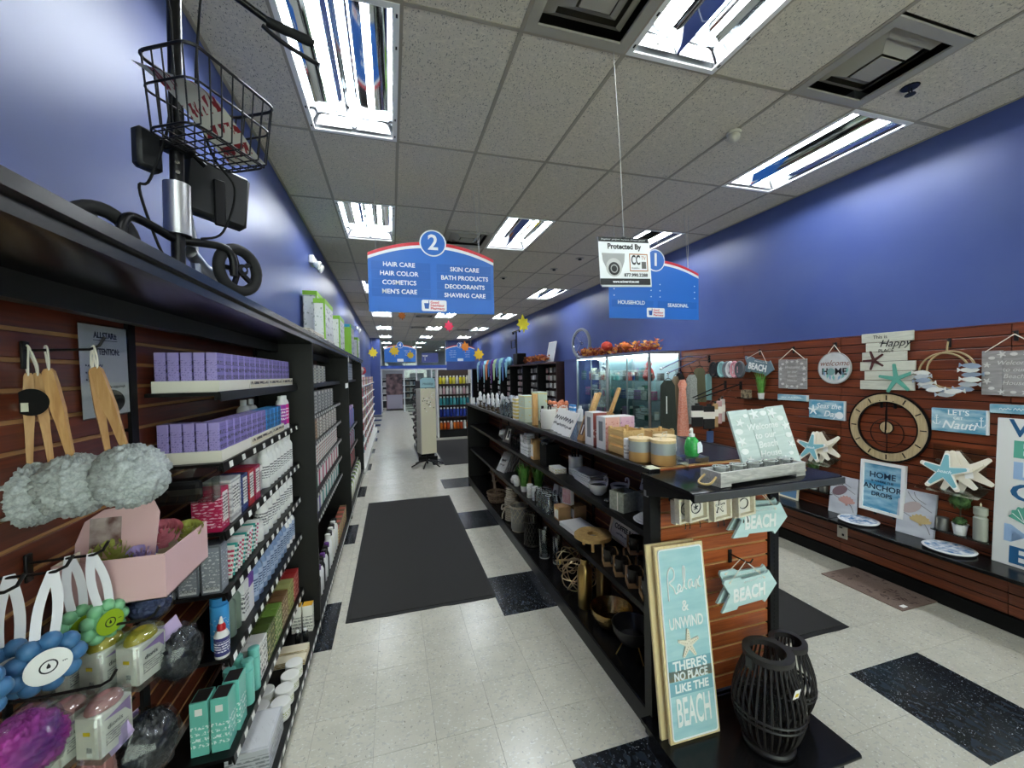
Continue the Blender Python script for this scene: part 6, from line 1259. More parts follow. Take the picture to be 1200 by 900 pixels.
def orb(lb, c, R, seed):
    t = thing('wire_orb', lb, 'orb', c, group='gold wire orbs'); random.seed(seed)
    for ax in ((1, 0, .1), (0, 1, .15), (.6, .6, .5), (-.6, .6, .5), (.1, .3, 1)):
        ax = (Vector(ax)+Vector((random.gauss(0, .15), random.gauss(0, .15), 0))).normalized(); u = ax.orthogonal().normalized(); v = ax.cross(u); part('hoop', MB().tube([(u*cos(a)+v*sin(a))*R for a in [2*pi*i/32 for i in range(32)]], .0042, 5, True), ORB, t)
    return t
o = orb('gold wire orb farther from the camera', (1.41, 3.17, S0+.11+.03), .11, 3); part('price_card', MB().box((-.1, -.05, .02), (.002, .035, .035)), mat('sticker_gold', 'd8c070', .5), o); orb('larger gold wire orb beside the gold vase', (1.38, 2.905, S0+.135), .135, 8)
GOLD = mat('brushed_gold', 'b3945a', .28, 1); GOLDH = mat('hammered_gold', 'a68a58', .22, 1, bump=.5, ns=22)
t = thing('gold_vase', 'tall brushed gold bottle vase in front', 'vase', (1.335, 2.71, S0)); part('body', MB().lathe([(.045, 0), (.052, .01), (.056, .25), (.05, .3), (.03, .325), (.03, .36), (.026, .36)], 24), GOLD, t); part('dark_mouth', MB().lathe([(.001, .3605), (.024, .3605)], 16, capb=False, capt=False), BLACKM, t)
t = thing('gold_vase', 'square sided gold vase behind the bottle vase', 'vase', (1.475, 2.68, S0)); part('body', MB().cbox((0, 0, .15), (.09, .09, .3), .012), GOLD, t)
t = thing('gold_bowl', 'hammered gold bowl tilted on the base deck', 'bowl', (1.40, 2.44, S0)); part('bowl', MB().lathe([(.05, 0), (.1, .03), (.14, .1), (.145, .14), (.138, .14), (.09, .045), (.01, .02)], 32), GOLDH, t)
t = thing('black_bowl', 'dark metal bowl on three thin legs', 'bowl', (1.375, 2.15, S0)); part('bowl', MB().lathe([(.03, .085), (.08, .1), (.115, .15), (.125, .2), (.118, .2), (.075, .12), (.01, .1)], 32), mat('gunmetal', '3a3a3a', .38, .7), t)
for a in (.6, 2.7, 4.8): part('leg', MB().tube([(.05*cos(a), .05*sin(a), .095), (.1*cos(a), .1*sin(a), 0)], .004, 6), GOLD, t)
t = thing('picture_frame', 'dark frame edge leaning near the end post on the base deck', 'frame', M=frame((1.40, 1.90, S0), (.3, -.95, 0), (.35, 0, 1))); part('rim', MB().ring([(-.09, 0), (.09, 0), (.09, .26), (-.09, .26)], [(-.075, .015), (.075, .015), (.075, .245), (-.075, .245)], -.006, .006), DGREY, t)
# ------------------------------------------------------------------ plank wall on the right
XW = 4.075; SY0, SY1 = .6, 5.02; LZ = .487
t = thing('slatted_wall_panel', 'dark mahogany plank wall panel along the right wall', 'wall panel', (0, 0, 0))
MAHR = woodmat('mahogany_wall_plank', '5e2b19', '84401f', (1.6, 40, 40), .4)
for k in range(4):
    y0 = SY1-1.105*k; slatwall(t, RW(XW, y0, 0), 1.10, .11, 26, MAHR, MDFD, pitch=.0778, gap=.007)
part('backer', MB().bx(XW+.02, XR-.004, SY0, SY1, .0, 2.133), mat('slat_groove_shaded'), t)
part('kick_board', MB().bx(XW-.02, XW, SY0, SY1, 0, .11), BLACKM, t); part('top_trim', MB().bx(XW-.004, XR-.004, SY0, SY1, 2.133, 2.14), MAHR, t)
t = thing('wall_ledge', 'long black ledge shelf along the plank wall', 'shelf', (0, 0, 0)); DK = mat('deck_black')
for a, b in ((.6, 1.48), (1.48, 2.70), (2.70, 3.92), (3.92, 4.98)): part('ledge_board', MB().cbox(((3.755+XW-.001)/2, (a+b)/2, LZ-.0125), (XW-3.756, b-a-.003, .025), .003), DK, t)
t = thing('outlet_cover', 'white outlet cover with a dark plug on the lower planks', 'outlet', M=RW(XW-.001, 2.79, .30)); part('plate', MB().cbox((0, 0, .006), (.09, .13, .012), .003), mat('almond_plastic', 'd6d0c0', .4), t); part('plug', MB().cbox((-.01, .035, .014), (.03, .014, .006), .002), BLACKM, t); part('socket', MB().cbox((.01, -.03, .0135), (.018, .02, .004), .002), DGREY, t)
RX = 4.055
def rb(y, z): return RW(RX, y, z)
GREYB = mat('grey_washed_board', 'a09c98', .7, col2='8c8884', ns=10, nscale=(1, 6, 1)); RPINK = mat('pale_shell_ink', 'cfccc6', .6)
def wallhook(y, z, lb, L=.03): hook(0, 0, L, lb, M=Matrix(((-1, 0, 0, XW), (0, -1, 0, y), (0, 0, 1, z), (0, 0, 0, 1))), tip=.012)
arrow_sign(frame((RX-.01, 3.69, 1.885), (0, -1, -.2), (0, 0, 1)), 'slate blue arrow board reading BEACH on the plank wall', (-.0, .18, -.0), mat('slate_blue_board', '6a7f88', .6), WHITEINK, None, 1.2)
wallhook(3.69, 2.06, 'hook above the slate BEACH arrow')
def greysq(lb, y, z, seed):
    t = thing('shell_plaque', lb, 'plaque', M=rb(y, z), group='grey shell plaques on the plank wall'); random.seed(seed)
    for k in range(3): part('plank', MB().cbox((-.105+.105*k, (.002, -.003, .001)[k], 0), (.103, .31, .014), .001), GREYB, t)
    for k in range(16):
        a = 2*pi*k/16; x = max(-.13, min(.13, .15*cos(a))); y_ = max(-.13, min(.13, .15*sin(a))); r = random.uniform(.016, .026); part('shell_relief', MB().prism(starpoly(r, r*.4, 5, a) if k % 2 else circ(r*.75, 10, 0, 0, r*.5), .007, .009), RPINK, t, M=Matrix.Translation((x, y_, 0)))
    for k, tx in enumerate(('Welcome', 'to our', 'Beach', 'House')): letter(t, tx, .042, 0, .07-.046*k, .008, RPINK, .001, shear=.25)
    for x in (-.14, .14): part('twine', MB().tube([(x, .15, .008), (0, .265, .004)], .003, 5), TWINE, t)
    wallhook(y, z+.265, 'hook above the '+('left' if y > 2.5 else 'right')+' grey shell plaque')
greysq('grey square shell plaque hanging beside the slate arrow', 3.28, 1.795, 1); greysq('grey square shell plaque at the right picture edge', 1.685, 1.795, 2)
t = thing('welcome_home_sign', 'round white hanging sign reading welcome HOME with leaves', 'sign', M=rb(2.856, 1.85)); part('disc', MB().prism(circ(.15, 40), -.006, .006), mat('marbled_white', 'dcdcd8', .5, col2='c4c6c4', ns=8), t); part('rim', MB().ring(circ(.152, 40), circ(.144, 40), -.006, .008), mat('grey_rim', 'a9a8a2', .6), t)
letter(t, 'welcome', .075, 0, .045, .007, mat('rust_ink', '8a5a4a', .6), .001, shear=.35); letter(t, 'H', .085, -.085, -.035, .007, INK, .001, bold=.002); letter(t, 'ME', .085, .06, -.035, .007, INK, .001, bold=.002); part('shell_letter', MB().prism(circ(.035, 20, -.028, -.035), .006, .008), mat('teal_grey', '7fa3a0', .6), t)
random.seed(3)
for k in range(9): a = -pi/2+(k-4)*.28; part('leaf', MB().prism([(0, 0), (.012, .03), (0, .06), (-.012, .03)], .006, .0075), mat(('leaf_aqua', 'leaf_coral')[k % 2], ('7fc0b4', '8fb0c8')[k % 2], .6), t, M=Matrix.Translation((.12*cos(a), .12*sin(a), 0)) @ Matrix.Rotation(random.uniform(-.6, .6), 4, 'Z'))
for x in (-.06, .06): part('twine', MB().tube([(x, .135, .005), (0, .22, .004)], .003, 5), TWINE, t)
wallhook(2.856, 2.072, 'hook above the round welcome sign')
# plank sign This is our happy place
t = thing('happy_place_sign', 'stacked white plank sign reading This is our Happy Place with starfish', 'sign', M=rb(2.43, 1.655)); WWW = woodmat('white_wash_plank', 'c8c8b4', 'dcdcca', (6, 40, 40), .65)
for k, (x0, x1) in enumerate(((-.20, .20), (-.165, .195), (-.20, .205), (-.185, .145), (-.155, .16), (-.19, .19))): part('plank', MB().cbox(((x0+x1)/2, .041+.082*k, 0), (x1-x0, .079, .014), .002), WWW, t)
letter(t, 'This is', .042, -.045, .455, .008, INK, .001); letter(t, 'our', .03, -.03, .405, .008, INK, .001, shear=.3); letter(t, 'Happy', .085, .06, .395, .0085, INK, .001, shear=.35); letter(t, 'PLACE', .04, .0, .335, .008, INK, .001)
part('starfish', MB().prism(starpoly(.085, .018, rot=1.9), .007, .013), mat('maroon_starfish', '4a2420', .6), t, M=Matrix.Translation((-.09, .255, 0))); part('starfish', MB().prism(starpoly(.125, .028, rot=1.7), .007, .014), mat('sea_green_starfish', '5aa08c', .6), t, M=Matrix.Translation((.075, .095, 0)))
# fish wreath
t = thing('fish_wreath', 'twin hoop wreath with wooden fish hanging on the plank wall', 'wreath', M=rb(2.03, 1.80))
for r, x, y in ((.15, -.02, .0), (.14, .02, .02)): part('hoop', MB().tube([(x+r*cos(a), y+r*sin(a), .012) for a in [2*pi*i/40 for i in range(40)]], .007, 6, True), mat('jute_wrap', 'a8946e', .85), t)
FISH = [(-.05, .0), (-.035, .012), (-.005, .018), (.03, .01), (.042, .003), (.055, .014), (.055, -.014), (.042, -.003), (.03, -.01), (-.005, -.018), (-.035, -.012)]
for k, (x, y, a, c) in enumerate([(-.15, .0, 3.1, 0), (-.145, -.03, .1, 1), (-.14, -.06, 3.2, 2), (-.12, -.085, .15, 0), (-.10, -.11, 3.1, 1), (-.06, -.13, .1, 0), (-.01, -.135, 3.0, 2), (.0, -.165, 3.2, 1), (.05, -.14, .1, 0), (.1, -.12, 3.1, 2), (.13, -.085, .0, 1), (.14, -.05, 3.1, 0), (.145, -.015, .05, 2), (.13, .02, 3.15, 0), (.14, .05, 3.05, 2)]):
    part('wooden_fish', MB().prism([(u*1.15, v*1.15) for u, v in FISH], .018+.003*(k % 3), .026+.003*(k % 3)), mat(('fish_white', 'fish_grey', 'fish_blue')[c], ('dcdcd4', 'aeb4b6', '8a98a8')[c], .6), t, M=Matrix.Translation((x, y, 0)) @ Matrix.Rotation(a, 4, 'Z'))
part('jute_hanger', MB().tube([(0, .15, .012), (.0, .2, .01), (.005, .235, .008)], .006, 6), mat('jute_wrap'), t); wallhook(2.03, 2.04, 'hook above the fish wreath')
# blue plaques
SEA = mat('sea_watercolour', '5a9ab4', .5, col2='b9d4d8', ns=7, nscale=(1, 3, 1))
def plaque(lb, y, z, w_, h, lines, m=SEA, extras=()):
    t = thing('sea_plaque', lb, 'plaque', M=rb(y, z)); part('board', MB().cbox((0, 0, -.005), (w_, h, .022), .002), m, t); part('pale_side', MB().box((w_/2-.004, 0, -.004), (.01, h, .022)), mat('plaque_edge', 'dfe4e2', .6), t)
    for tx, s, x, yy, sh in lines: letter(t, tx, s, x, yy, .007, WHITEINK, .001, shear=sh, bold=s*.012)
    if not lines: scrawl(t, w_*.7, .026, 0, 0, .008, WHITEINK, 3, int(y*10))
    return t
plaque('slim watercolour sea plaque under the left grey square', 3.283, 1.545, .334, .062, []); plaque('slim watercolour sea plaque under the right grey square', 1.635, 1.548, .33, .062, [])
t = plaque('sea blue plaque reading Seas the Day with a starfish', 2.93, 1.445, .34, .18, [('Seas the', .07, .02, .035, .3), ('Day', .08, .04, -.04, .3)]); part('starfish', MB().prism(starpoly(.05, .014), .006, .009), WHITEINK, t, M=Matrix.Translation((-.125, -.01, 0))); part('sand_dollar', MB().prism(circ(.034, 20, .125, -.045), .006, .008), WHITEINK, t)
t = plaque("sea blue plaque reading Let's Get Nauti with anchors", 1.965, 1.44, .315, .175, [("LET'S", .055, 0, .058, 0), ('GET', .03, .0, .018, 0), ('Nauti', .085, 0, -.035, .3)])
for s in (-1, 1):
    part('anchor_emblem', MB().tube([(0, .03, .007), (0, -.028, .007)], .0025, 4).tube([(-.012, .018, .007), (.012, .018, .007)], .0025, 4).tube([(.022*cos(a), -.008+.022*sin(a), .007) for a in [pi+pi*i/8 for i in range(9)]], .0025, 4).ring(circ(.006, 10, 0, .036), circ(.003, 10, 0, .036), .006, .009), WHITEINK, t, M=Matrix.Translation((s*.125, -.005, 0)), kind='stuff')
# clock
t = thing('wall_clock', 'large round wooden skeleton clock on the plank wall', 'clock', M=rb(2.425, 1.335)); R = .295; CLK = woodmat('clock_wood', 'ac9870', 'c8b48a', (30, 4, 30), .55)
part('wood_ring', MB().ring(circ(R*.99, 56), circ(R*.74, 56), -.006, .008), CLK, t); part('outer_band', MB().ring(circ(R*1.01, 56), circ(R*.97, 56), -.008, .012), BLACK, t); part('inner_band', MB().ring(circ(R*.75, 56), circ(R*.72, 56), -.008, .012), BLACK, t)
for k in range(12): a = k*pi/6; part('hour_mark', MB().box((0, 0, .0095), (.008, .042, .003)), BLACK, t, M=Matrix.Rotation(a, 4, 'Z') @ Matrix.Translation((0, R*.86, 0)))
part('small_ring', MB().ring(circ(R*.42, 40, .0, -.05), circ(R*.405, 40, 0, -.05), -.002, .004), BLACK, t); part('hub_disc', MB().prism(circ(.05, 28), .0, .008), CLK, t); part('hub_band', MB().ring(circ(.053, 28), circ(.047, 28), 0, .01), BLACK, t)
for x in (0, ): part('spoke', MB().box((0, 0, .001), (.005, R*1.46, .004)), BLACK, t)
part('hour_hand', MB().prism([(-.006, -.02), (.006, -.02), (.004, .14), (0, .155), (-.004, .14)], .012, .015), BLACK, t); part('minute_hand', MB().prism([(-.005, -.06), (.005, -.06), (.003, .19), (0, .205), (-.003, .19)], .016, .019), BLACK, t, M=Matrix.Rotation(-.03, 4, 'Z'))
for s in (-1, 1): wallhook(2.425+s*.05, 1.545, ('bracket holding the clock, right one', 'bracket holding the clock, left one')[s > 0], .02)
# WELCOME board
t = thing('welcome_board', 'tall white board with coastal letters reading WELCOME', 'sign', M=frame((4.0, 1.61, LZ), (0, -1, 0), (.055, 0, 1))); part('board', MB().cbox((0, .5, -.01), (.30, 1.0, .022), .002), mat('board_offwhite', 'e4e4de', .5), t)
cols = ['1f5a84', '5aa890', '9ab8d8', '1f5a84', '5aa890', '9ab8d8', '1f5a84']
for k, ch in enumerate('WELCOME'):
    y = .93-.143*k
    if k == 4:
        P = [(0, -.05)]+[(.075*sin(a)*(1+.06*cos(14*a)), -.04+.105*cos(a)*(1+.06*cos(14*a))) for a in [-1.35+2.7*i/40 for i in range(41)]]
        part('scallop_letter', MB().prism(P, .0015, .004), mat('let_5aa890', '5aa890', .6), t, M=Matrix.Translation((0, y-.01, 0)))
        for q in range(5): a = -1+.5*q; part('scallop_rib', MB().tube([(0, -.04, .0045), (.07*sin(a), -.04+.095*cos(a), .0045)], .002, 4), WHITE, t, M=Matrix.Translation((0, y-.01, 0)))
    else: letter(t, ch, .165, 0, y, .0015, mat('let_'+cols[k], cols[k], .6), .002, bold=.002, width=.19 if ch in 'WM' else .15)
# acrylic starfish holders
def starholder(lb, lb2, y, z):
    t = thing('acrylic_holder', lb, 'holder', M=rb(y, z)); a = MB(); a.box((0, 0, -.004), (.30, .33, .003)); part('back_sheet', a, CLEAR, t); part('shelf_sheet', MB().box((0, -.14, .08), (.36, .003, .17), R=Matrix.Rotation(.35, 3, 'X')), CLEAR, t)
    for k in range(3):
        q = thing('starfish_plaque', lb2[k], 'starfish', M=frame((RX-.1+.028*k, y+(.03-.05*k), z-.02+.008*k), (0, -1, 0), (.25, 0, 1)) @ Matrix.Rotation(.25*k, 4, 'Z'), group='starfish boards in acrylic holders'); part('cream_star', MB().prism(starpoly(.155, .055), -.008, 0), mat('starfish_cream'), q)
        if k == 0: part('aqua_star', MB().prism(starpoly(.125, .042), 0, .005), mat('aqua_star', '7ab4bc', .6), q); part('inner_line', MB().prism(starpoly(.138, .048), 0, .0025), WHITE, q); letter(q, 'beach', .035, 0, 0, .006, WHITEINK, .001, shear=.3)
        if k == 1: part('price_card', MB().box((.07, -.02, .001), (.045, .06, .001)), WHITE, q)
starholder('clear acrylic holder under the nautical plaque', ('aqua starfish board in front in the right holder', 'cream starfish board second in the right holder', 'cream starfish board rearmost in the right holder'), 1.965, 1.08); starholder('clear acrylic holder left of the clock', ('aqua starfish board in front in the left holder', 'cream starfish board second in the left holder', 'cream starfish board rearmost in the left holder'), 2.98, 1.09)
# framed print and shell canvases
t = thing('framed_print', 'white framed blue print reading Home Is Where the Anchor Drops', 'picture', M=frame((RX-.035, 2.447, .59), (0, -1, 0), (.06, 0, 1))); part('white_rim', MB().ring([(-.165, 0), (.165, 0), (.165, .44), (-.165, .44)], [(-.14, .025), (.14, .025), (.14, .415), (-.14, .415)], -.02, .012), WHITE, t); part('print', MB().box((0, .22, -.004), (.285, .395, .004)), mat('blue_watercolour', '3f8fb8', .5, col2='a9d0dc', ns=6, nscale=(1, 3, 1)), t)
for tx, s, y in (('HOME', .07, .32), ('IS WHERE THE', .026, .268), ('ANCHOR', .066, .215), ('DROPS', .05, .155)): letter(t, tx, s, 0, y, .0, mat('navy_ink', '14304a', .6), .001, bold=s*.015)
wallhook(2.38, .60, 'bracket holding the framed print, right one', .05); wallhook(2.52, .60, 'bracket holding the framed print, left one', .05)
CANV = mat('beach_canvas', 'b9bcc4', .6, col2='cdd0d4', ns=5, nscale=(1, 3, 1))
def canvas(lb, y, x, c1, c2, w_=.23, h=.36):
    t = thing('shell_canvas', lb, 'canvas', M=frame((x, y, LZ), (.05, -1, 0), (.14, 0, 1))); part('canvas', MB().cbox((0, h/2, -.012), (w_, h, .024), .002), CANV, t)
    for P in ([(-.06, h*.95), (-.02, h*.8), (.05, h*.68), (.1, h*.6)], [(-.02, h*.97), (.0, h*.85), (.06, h*.75)], [(-.1, h*.5), (-.02, h*.4), (.06, h*.32), (.1, h*.12)]): part('twig_line', MB().tube(spline([(a, b, .0005) for a, b in P]), .0022, 4), mat('grey_twig_ink', '5d5a58', .7), t)
    part('shell_picture', MB().prism([(.062*cos(a)-.03, h*.62+.045*sin(a)+.025*cos(a)) for a in [2*pi*i/18 for i in range(18)]], .0, .003), mat('shell_'+c1, c1, .6), t)
    for k in range(7): a = -1.1+.37*k; part('shell_rib_picture', MB().prism([(0, -.015), (.013, .065), (0, .078), (-.013, .065)], 0, .004), mat('shell_'+c2, c2, .6), t, M=Matrix.Translation((.035, h*.3, 0)) @ Matrix.Rotation(a, 4, 'Z'))
canvas('grey canvas print of two pink shells on the ledge, left one', 2.745, 3.985, '7a6268', 'c89a90', .23, .35); canvas('grey canvas print of shells with a yellow scallop, right one', 2.205, 4.0, 'b9a8a4', 'c8b07a', .24, .36)
BLW = mat('blue_white_plate', 'e6eaec', .25, col2='4a7aa8', ns=28)
for y, lb in ((2.56, 'round blue and white plate lying on the ledge, left one'), (1.95, 'round blue and white plate lying on the ledge, right one')):
    t = thing('shell_plate', lb, 'plate', (3.925, y, LZ+.0005)); part('plate', MB().lathe([(.09, 0), (.14, .012), (.145, .02), (.14, .023)], 36), mat('plate_white', 'e6e8e6', .25), t); part('blue_pattern', MB().lathe([(.001, .0235), (.128, .0235)], 36, capb=False, capt=False), BLW, t)
# clear shelves with small goods
def small_shelf(y0, y1, z, lb):
    t = thing('acrylic_shelf', lb, 'shelf', (0, 0, 0)); part('sheet', MB().bx(3.965, XW-.001, y0, y1, z-.005, z), mat('dark_acrylic', '3a3634', .1, alpha=.55), t); part('lip', MB().bx(3.965, 3.969, y0, y1, z, z+.012), CLEAR, t); return z+.0006
z = small_shelf(1.76, 2.08, .598, 'clear shelf holding the topiary and candle'); TIN = mat('galvanised_tin', 'a9a8a2', .32, .9)
def tin(lb, y, z, r=.036, h=.095): single('metal_tin', MB().lathe([(r*.95, 0), (r, .004), (r, h), (r*.95, h), (r*.93, .01)], 20, capt=False), TIN, lb, 'tin', (4.02, y, z))
tin('small silver tin left of the topiary', 2.035, z)
def leaves(mb, c, R, n, seed, s=.012, sc=(1, 1, 1)):
    random.seed(seed)
    for k in range(n):
        d = Vector((random.gauss(0, 1), random.gauss(0, 1), random.gauss(0, 1))).normalized(); p = Vector(c)+Vector((d.x*sc[0], d.y*sc[1], d.z*sc[2]))*R*random.uniform(.75, 1.05); u = (d.orthogonal()+Vector((random.uniform(-.6, .6),)*3)).normalized()*s; v = d.cross(u).normalized()*s*.6
        mb.add([p-u, p-v, p+u, p+v], [(0, 1, 2, 3)])
def topiary(lb, y, z, two=True, x=4.02):
    t = thing('topiary', lb, 'plant', (x, y, z)); part('pot', MB().lathe([(.032, 0), (.044, .08), (.047, .082), (.04, .08), (.036, .06)], 18), mat('white_ceramic'), t); G_ = mat('boxwood_green', '33502a', .65, col2='55783e', ns=30)
    b = MB(); b.ball((0, 0, .10), .03, 8, 5); leaves(b, (0, 0, .1), .042, 130, 5, .009, (1, 1, .7)); part('lower_foliage', b, G_, t, kind='stuff')
    if two: part('stem', MB().tube([(0, 0, .1), (.004, 0, .2)], .005, 6), mat('twig_brown', '4a3626', .8), t); b = MB(); b.ball((0, 0, .25), .05, 10, 7); leaves(b, (0, 0, .25), .062, 320, 6, .010); part('ball_foliage', b, G_, t, kind='stuff')
    part('price_card', MB().box((-.046, -.015, .05), (.001, .035, .04)), WHITE, t)
topiary('round topiary ball in a white pot on the clear shelf', 1.935, z); t = thing('pillar_candle', 'grey ribbed pillar candle beside the topiary', 'candle', (4.02, 1.825, z)); part('body', MB().lathe([(.036, 0), (.038, .004), (.038, .16), (.03, .168), (.03, .178), (.037, .186), (.037, .235), (.02, .24)], 22), mat('sage_grey_wax', 'a3a698', .5), t); part('flame_tip', MB().lathe([(.003, .24), (.006, .255), (.001, .27)], 8), mat('warm_white', 'f4e6c8', .5), t)
z = small_shelf(2.83, 3.32, .648, 'clear shelf left of the shell canvases'); topiary('small potted plant on the left clear shelf', 3.03, z, True); tin('silver tin right of the small potted plant', 2.93, z); tin('grey jar left of the small potted plant', 3.13, z, .04, .11)
t = thing('beach_plaque', 'blue framed sign ending in CH beside the end post', 'sign', M=frame((3.99, 3.28, LZ), (0, -1, 0), (.1, 0, 1))); part('wood_rim', MB().ring([(-.11, 0), (.11, 0), (.11, .32), (-.11, .32)], [(-.095, .015), (.095, .015), (.095, .305), (-.095, .305)], -.008, .008), BOXF, t); part('panel', MB().box((0, .16, -.003), (.192, .292, .006)), mat('denim_blue_paint', '5f86a8', .6), t); letter(t, 'BEACH', .075, .0, .16, .001, WHITEINK, .001, bold=.0015, width=.17)
z = small_shelf(3.38, 3.95, 1.51, 'clear shelf under the slate arrow'); grass('potted tall grass under the slate arrow', (4.02, 3.63, z), .07, h=.3, seed=12, R=.036, n=60); o = carton('woven_cube', (.06, .1, .1), mat('woven_beige', 'a89878', .8, col2='4a4034', ns=35), 'small woven beige cube left of the tall grass', 'box'); o.location = (4.02, 3.83, z)
# ------------------------------------------------------------------ clothes and accessories at the far end of the plank wall
ARMS = {'clothes': [(Vector((4.07, 4.47, 2.02)), at(829, 417, 'Y', 4.46)), (at(829, 417, 'Y', 4.46), at(783, 437, 'Y', 4.42))], 'stockings': []}
_A = at(868, 450, 'X', XW-.004); ARMS['stockings'] = [(_A, at(815, 468, 'Y', _A.y-.02))]
def tie(t, P, which):
    "wire from the top of a hung thing to the nearest point of its arm"
    best = None
    for a, b in ARMS[which]:
        d = b-a; f = max(0, min(1, (P-a).dot(d)/d.dot(d))); q = a+d*f
        if best is None or (q-P).length < (best-P).length: best = q
    Mi = t.matrix_basis.inverted(); part('hanging_wire', MB().tube([Mi @ P, Mi @ best], .0025, 5), CHROME, t)
def garment(name, lb, px, y0, y1, wpx, Y, col, cat='garment', col2=None, taper=1.15, hanger=True, knot=False):
    A = at(px, y0, 'Y', Y); B = at(px, y1, 'Y', Y); h = A.z-B.z; d = (A-EYE).dot(FW); w_ = wpx*d/FPX
    t = thing(name, lb, cat, (A.x, Y, B.z), radians(53), group='clothes on the wall arms'); m = mat('cloth_'+col, col, .85, col2=col2, ns=60 if col2 else 40); mb = MB(); n, k = 20, 12; vs = []
    for j in range(k+1):
        f = j/k; ww = w_*(taper+(1-taper)*f) if not knot else w_*(1.0-.55*f+.25*(f > .85)); ww *= (1 if f < .93 else .55)
        for i in range(n):
            a = 2*pi*i/n; r = 1+.14*sin(5*a+2*f)+.08*sin(9*a); vs.append((.02*sin(a)*r*(1+f*0), ww/2*cos(a)*r, h*f))
    mb.add(vs, [(j*n+i, j*n+(i+1) % n, (j+1)*n+(i+1) % n, (j+1)*n+i) for j in range(k) for i in range(n)]+[list(range(n))[::-1], [k*n+i for i in range(n)]]); part('cloth', mb, m, t)
    if hanger: part('hanger', MB().tube(spline([(0, -w_*.3, h), (0, 0, h+.03), (0, w_*.3, h)]), .004, 5).tube(spline([(0, 0, h+.03), (0, 0, h+.06), (0, .015, h+.075)]), .003, 5), BLACK, t)
    tie(t, Vector((A.x, Y, A.z+.06)), 'clothes')
    return t
t = garment('dark_vest', 'dark green vest with a white label strip on the wall arm', 783, 446, 513, 15, 4.40, '2b3129', 'vest'); part('label_strip', MB().box((-.03, .02, .42), (.004, .012, .22)), WHITE, t)
garment('tan_blouse', 'tan blouse hanging behind the dark vest', 792, 441, 500, 8, 4.46, '7d6c54'); garment('black_blouse', 'black blouse hanging beside the tan one', 797, 437, 492, 9, 4.50, '161617')
garment('coral_scarf', 'coral speckled scarf hanging in a long fold', 800, 445, 511, 13, 4.36, 'e48a6c', 'scarf', 'efb09a', 1.2, True, True); garment('grey_scarf', 'pale grey patterned scarf beside the coral one', 811, 439, 497, 11, 4.42, 'a7aaa3', 'scarf', '8b8f8a', 1.0); garment('olive_shirt', 'olive shirt hanging right of the grey scarf', 820, 431, 471, 11, 4.46, '57563f'); garment('teal_shirt', 'pale teal shirt at the right end of the clothes', 830, 438, 469, 7, 4.46, '88b0ae')
def arm(lb, P, m, ball=True):
    t = thing('garment_hanger_bar', lb, 'wall arm', P[0]); q = [Vector(p)-Vector(P[0]) for p in P]; part('rod', MB().tube(q, .008, 8), m, t); part('wall_plate', MB().cbox((0, 0, -.02), (.008, .04, .1), .003), m, t)
    if ball: part('end_ball', MB().ball(q[-1], .02, 12, 8), m, t)
for (a, b, lb) in (((829, 417), (783, 437), 'chrome sloping arm carrying the scarves'), ((805, 418), (775, 432), 'chrome sloping arm carrying the dark vest')):
    A = at(*a, 'Y', 4.46); B = at(*b, 'Y', 4.42); arm(lb, [(XW-.005, 4.47, 2.02), A, B], CHROME)
hc = [('1b1b1d', 842), ('262628', 836), ('8ab8b4', 846), ('7a7c80', 852), ('d8d8d8', 856), ('dc9aa2', 861), ('55585c', 867)]
for k, (c, px) in enumerate(hc):
    A = at(px, 433, 'X', 3.98-.01*k); t = thing('hair_band_card', ('black', 'charcoal', 'aqua', 'grey', 'white', 'pink', 'dark grey')[k]+' hair band pack on the plank wall', 'hair band', M=RW(A.x, A.y, A.z), group='hair band packs'); part('fabric_loop', MB().tube([(.055*cos(a), .085*sin(a), 0) for a in [2*pi*i/18 for i in range(18)]], .018, 7, True), mat('hb_'+c, c, .8), t); part('card', MB().cbox((0, 0, 0), (.07, .12, .01), .003), mat('hb_'+c), t)
for a, b, lb in (((868, 450), (815, 468), 'black sloping arm for the stocking packs'), ((850, 449), (812, 466), 'second black sloping arm above the stocking packs')):
    A = at(*a, 'X', XW-.004); B = at(*b, 'Y', A.y-.02); arm(lb, [A, B], BLACK, False)
st = [('1d1b1c', 817, 475, 500, 13), ('1f1d1e', 832, 476, 503, 13), ('b89468', 841, 473, 501, 6), ('c8a0a0', 847, 470, 497, 6), ('d4ccc4', 852, 468, 495, 6), ('b0888c', 857, 466, 494, 6), ('8a8c8a', 861, 465, 492, 6), ('cfb4b4', 865, 465, 493, 5)]
for k, (c, px, y0, y1, w_) in enumerate(st):
    Y = 4.12 if k < 2 else 4.14; A = at(px, y0, 'Y', Y); B = at(px, y1, 'Y', Y); h = A.z-B.z; d = (A-EYE).dot(FW); ww = w_*d/FPX
    t = thing('stocking_pack', ('black stocking pack, left of the front two', 'black stocking pack, right of the front two', 'tan stocking pack in the row', 'dusty pink stocking pack in the row', 'cream stocking pack in the row', 'mauve stocking pack in the row', 'grey stocking pack in the row', 'pale pink stocking pack at the end')[k], 'stocking pack', (A.x, Y+.02*k, B.z), radians(-20), group='stocking packs on the arm'); part('folded_stocking', MB().cbox((0, 0, h/2), (ww, .03, h), .012), mat('stk_'+c, c, .8), t); part('white_band', MB().cbox((0, 0, h*.6), (ww+.004, .034, h*.3), .002), PAPR, t); part('hang_tab', MB().box((0, 0, h+.012), (ww*.4, .004, .03)), BLACK, t); tie(t, Vector((A.x, Y+.02*k, A.z+.02)), 'stockings')
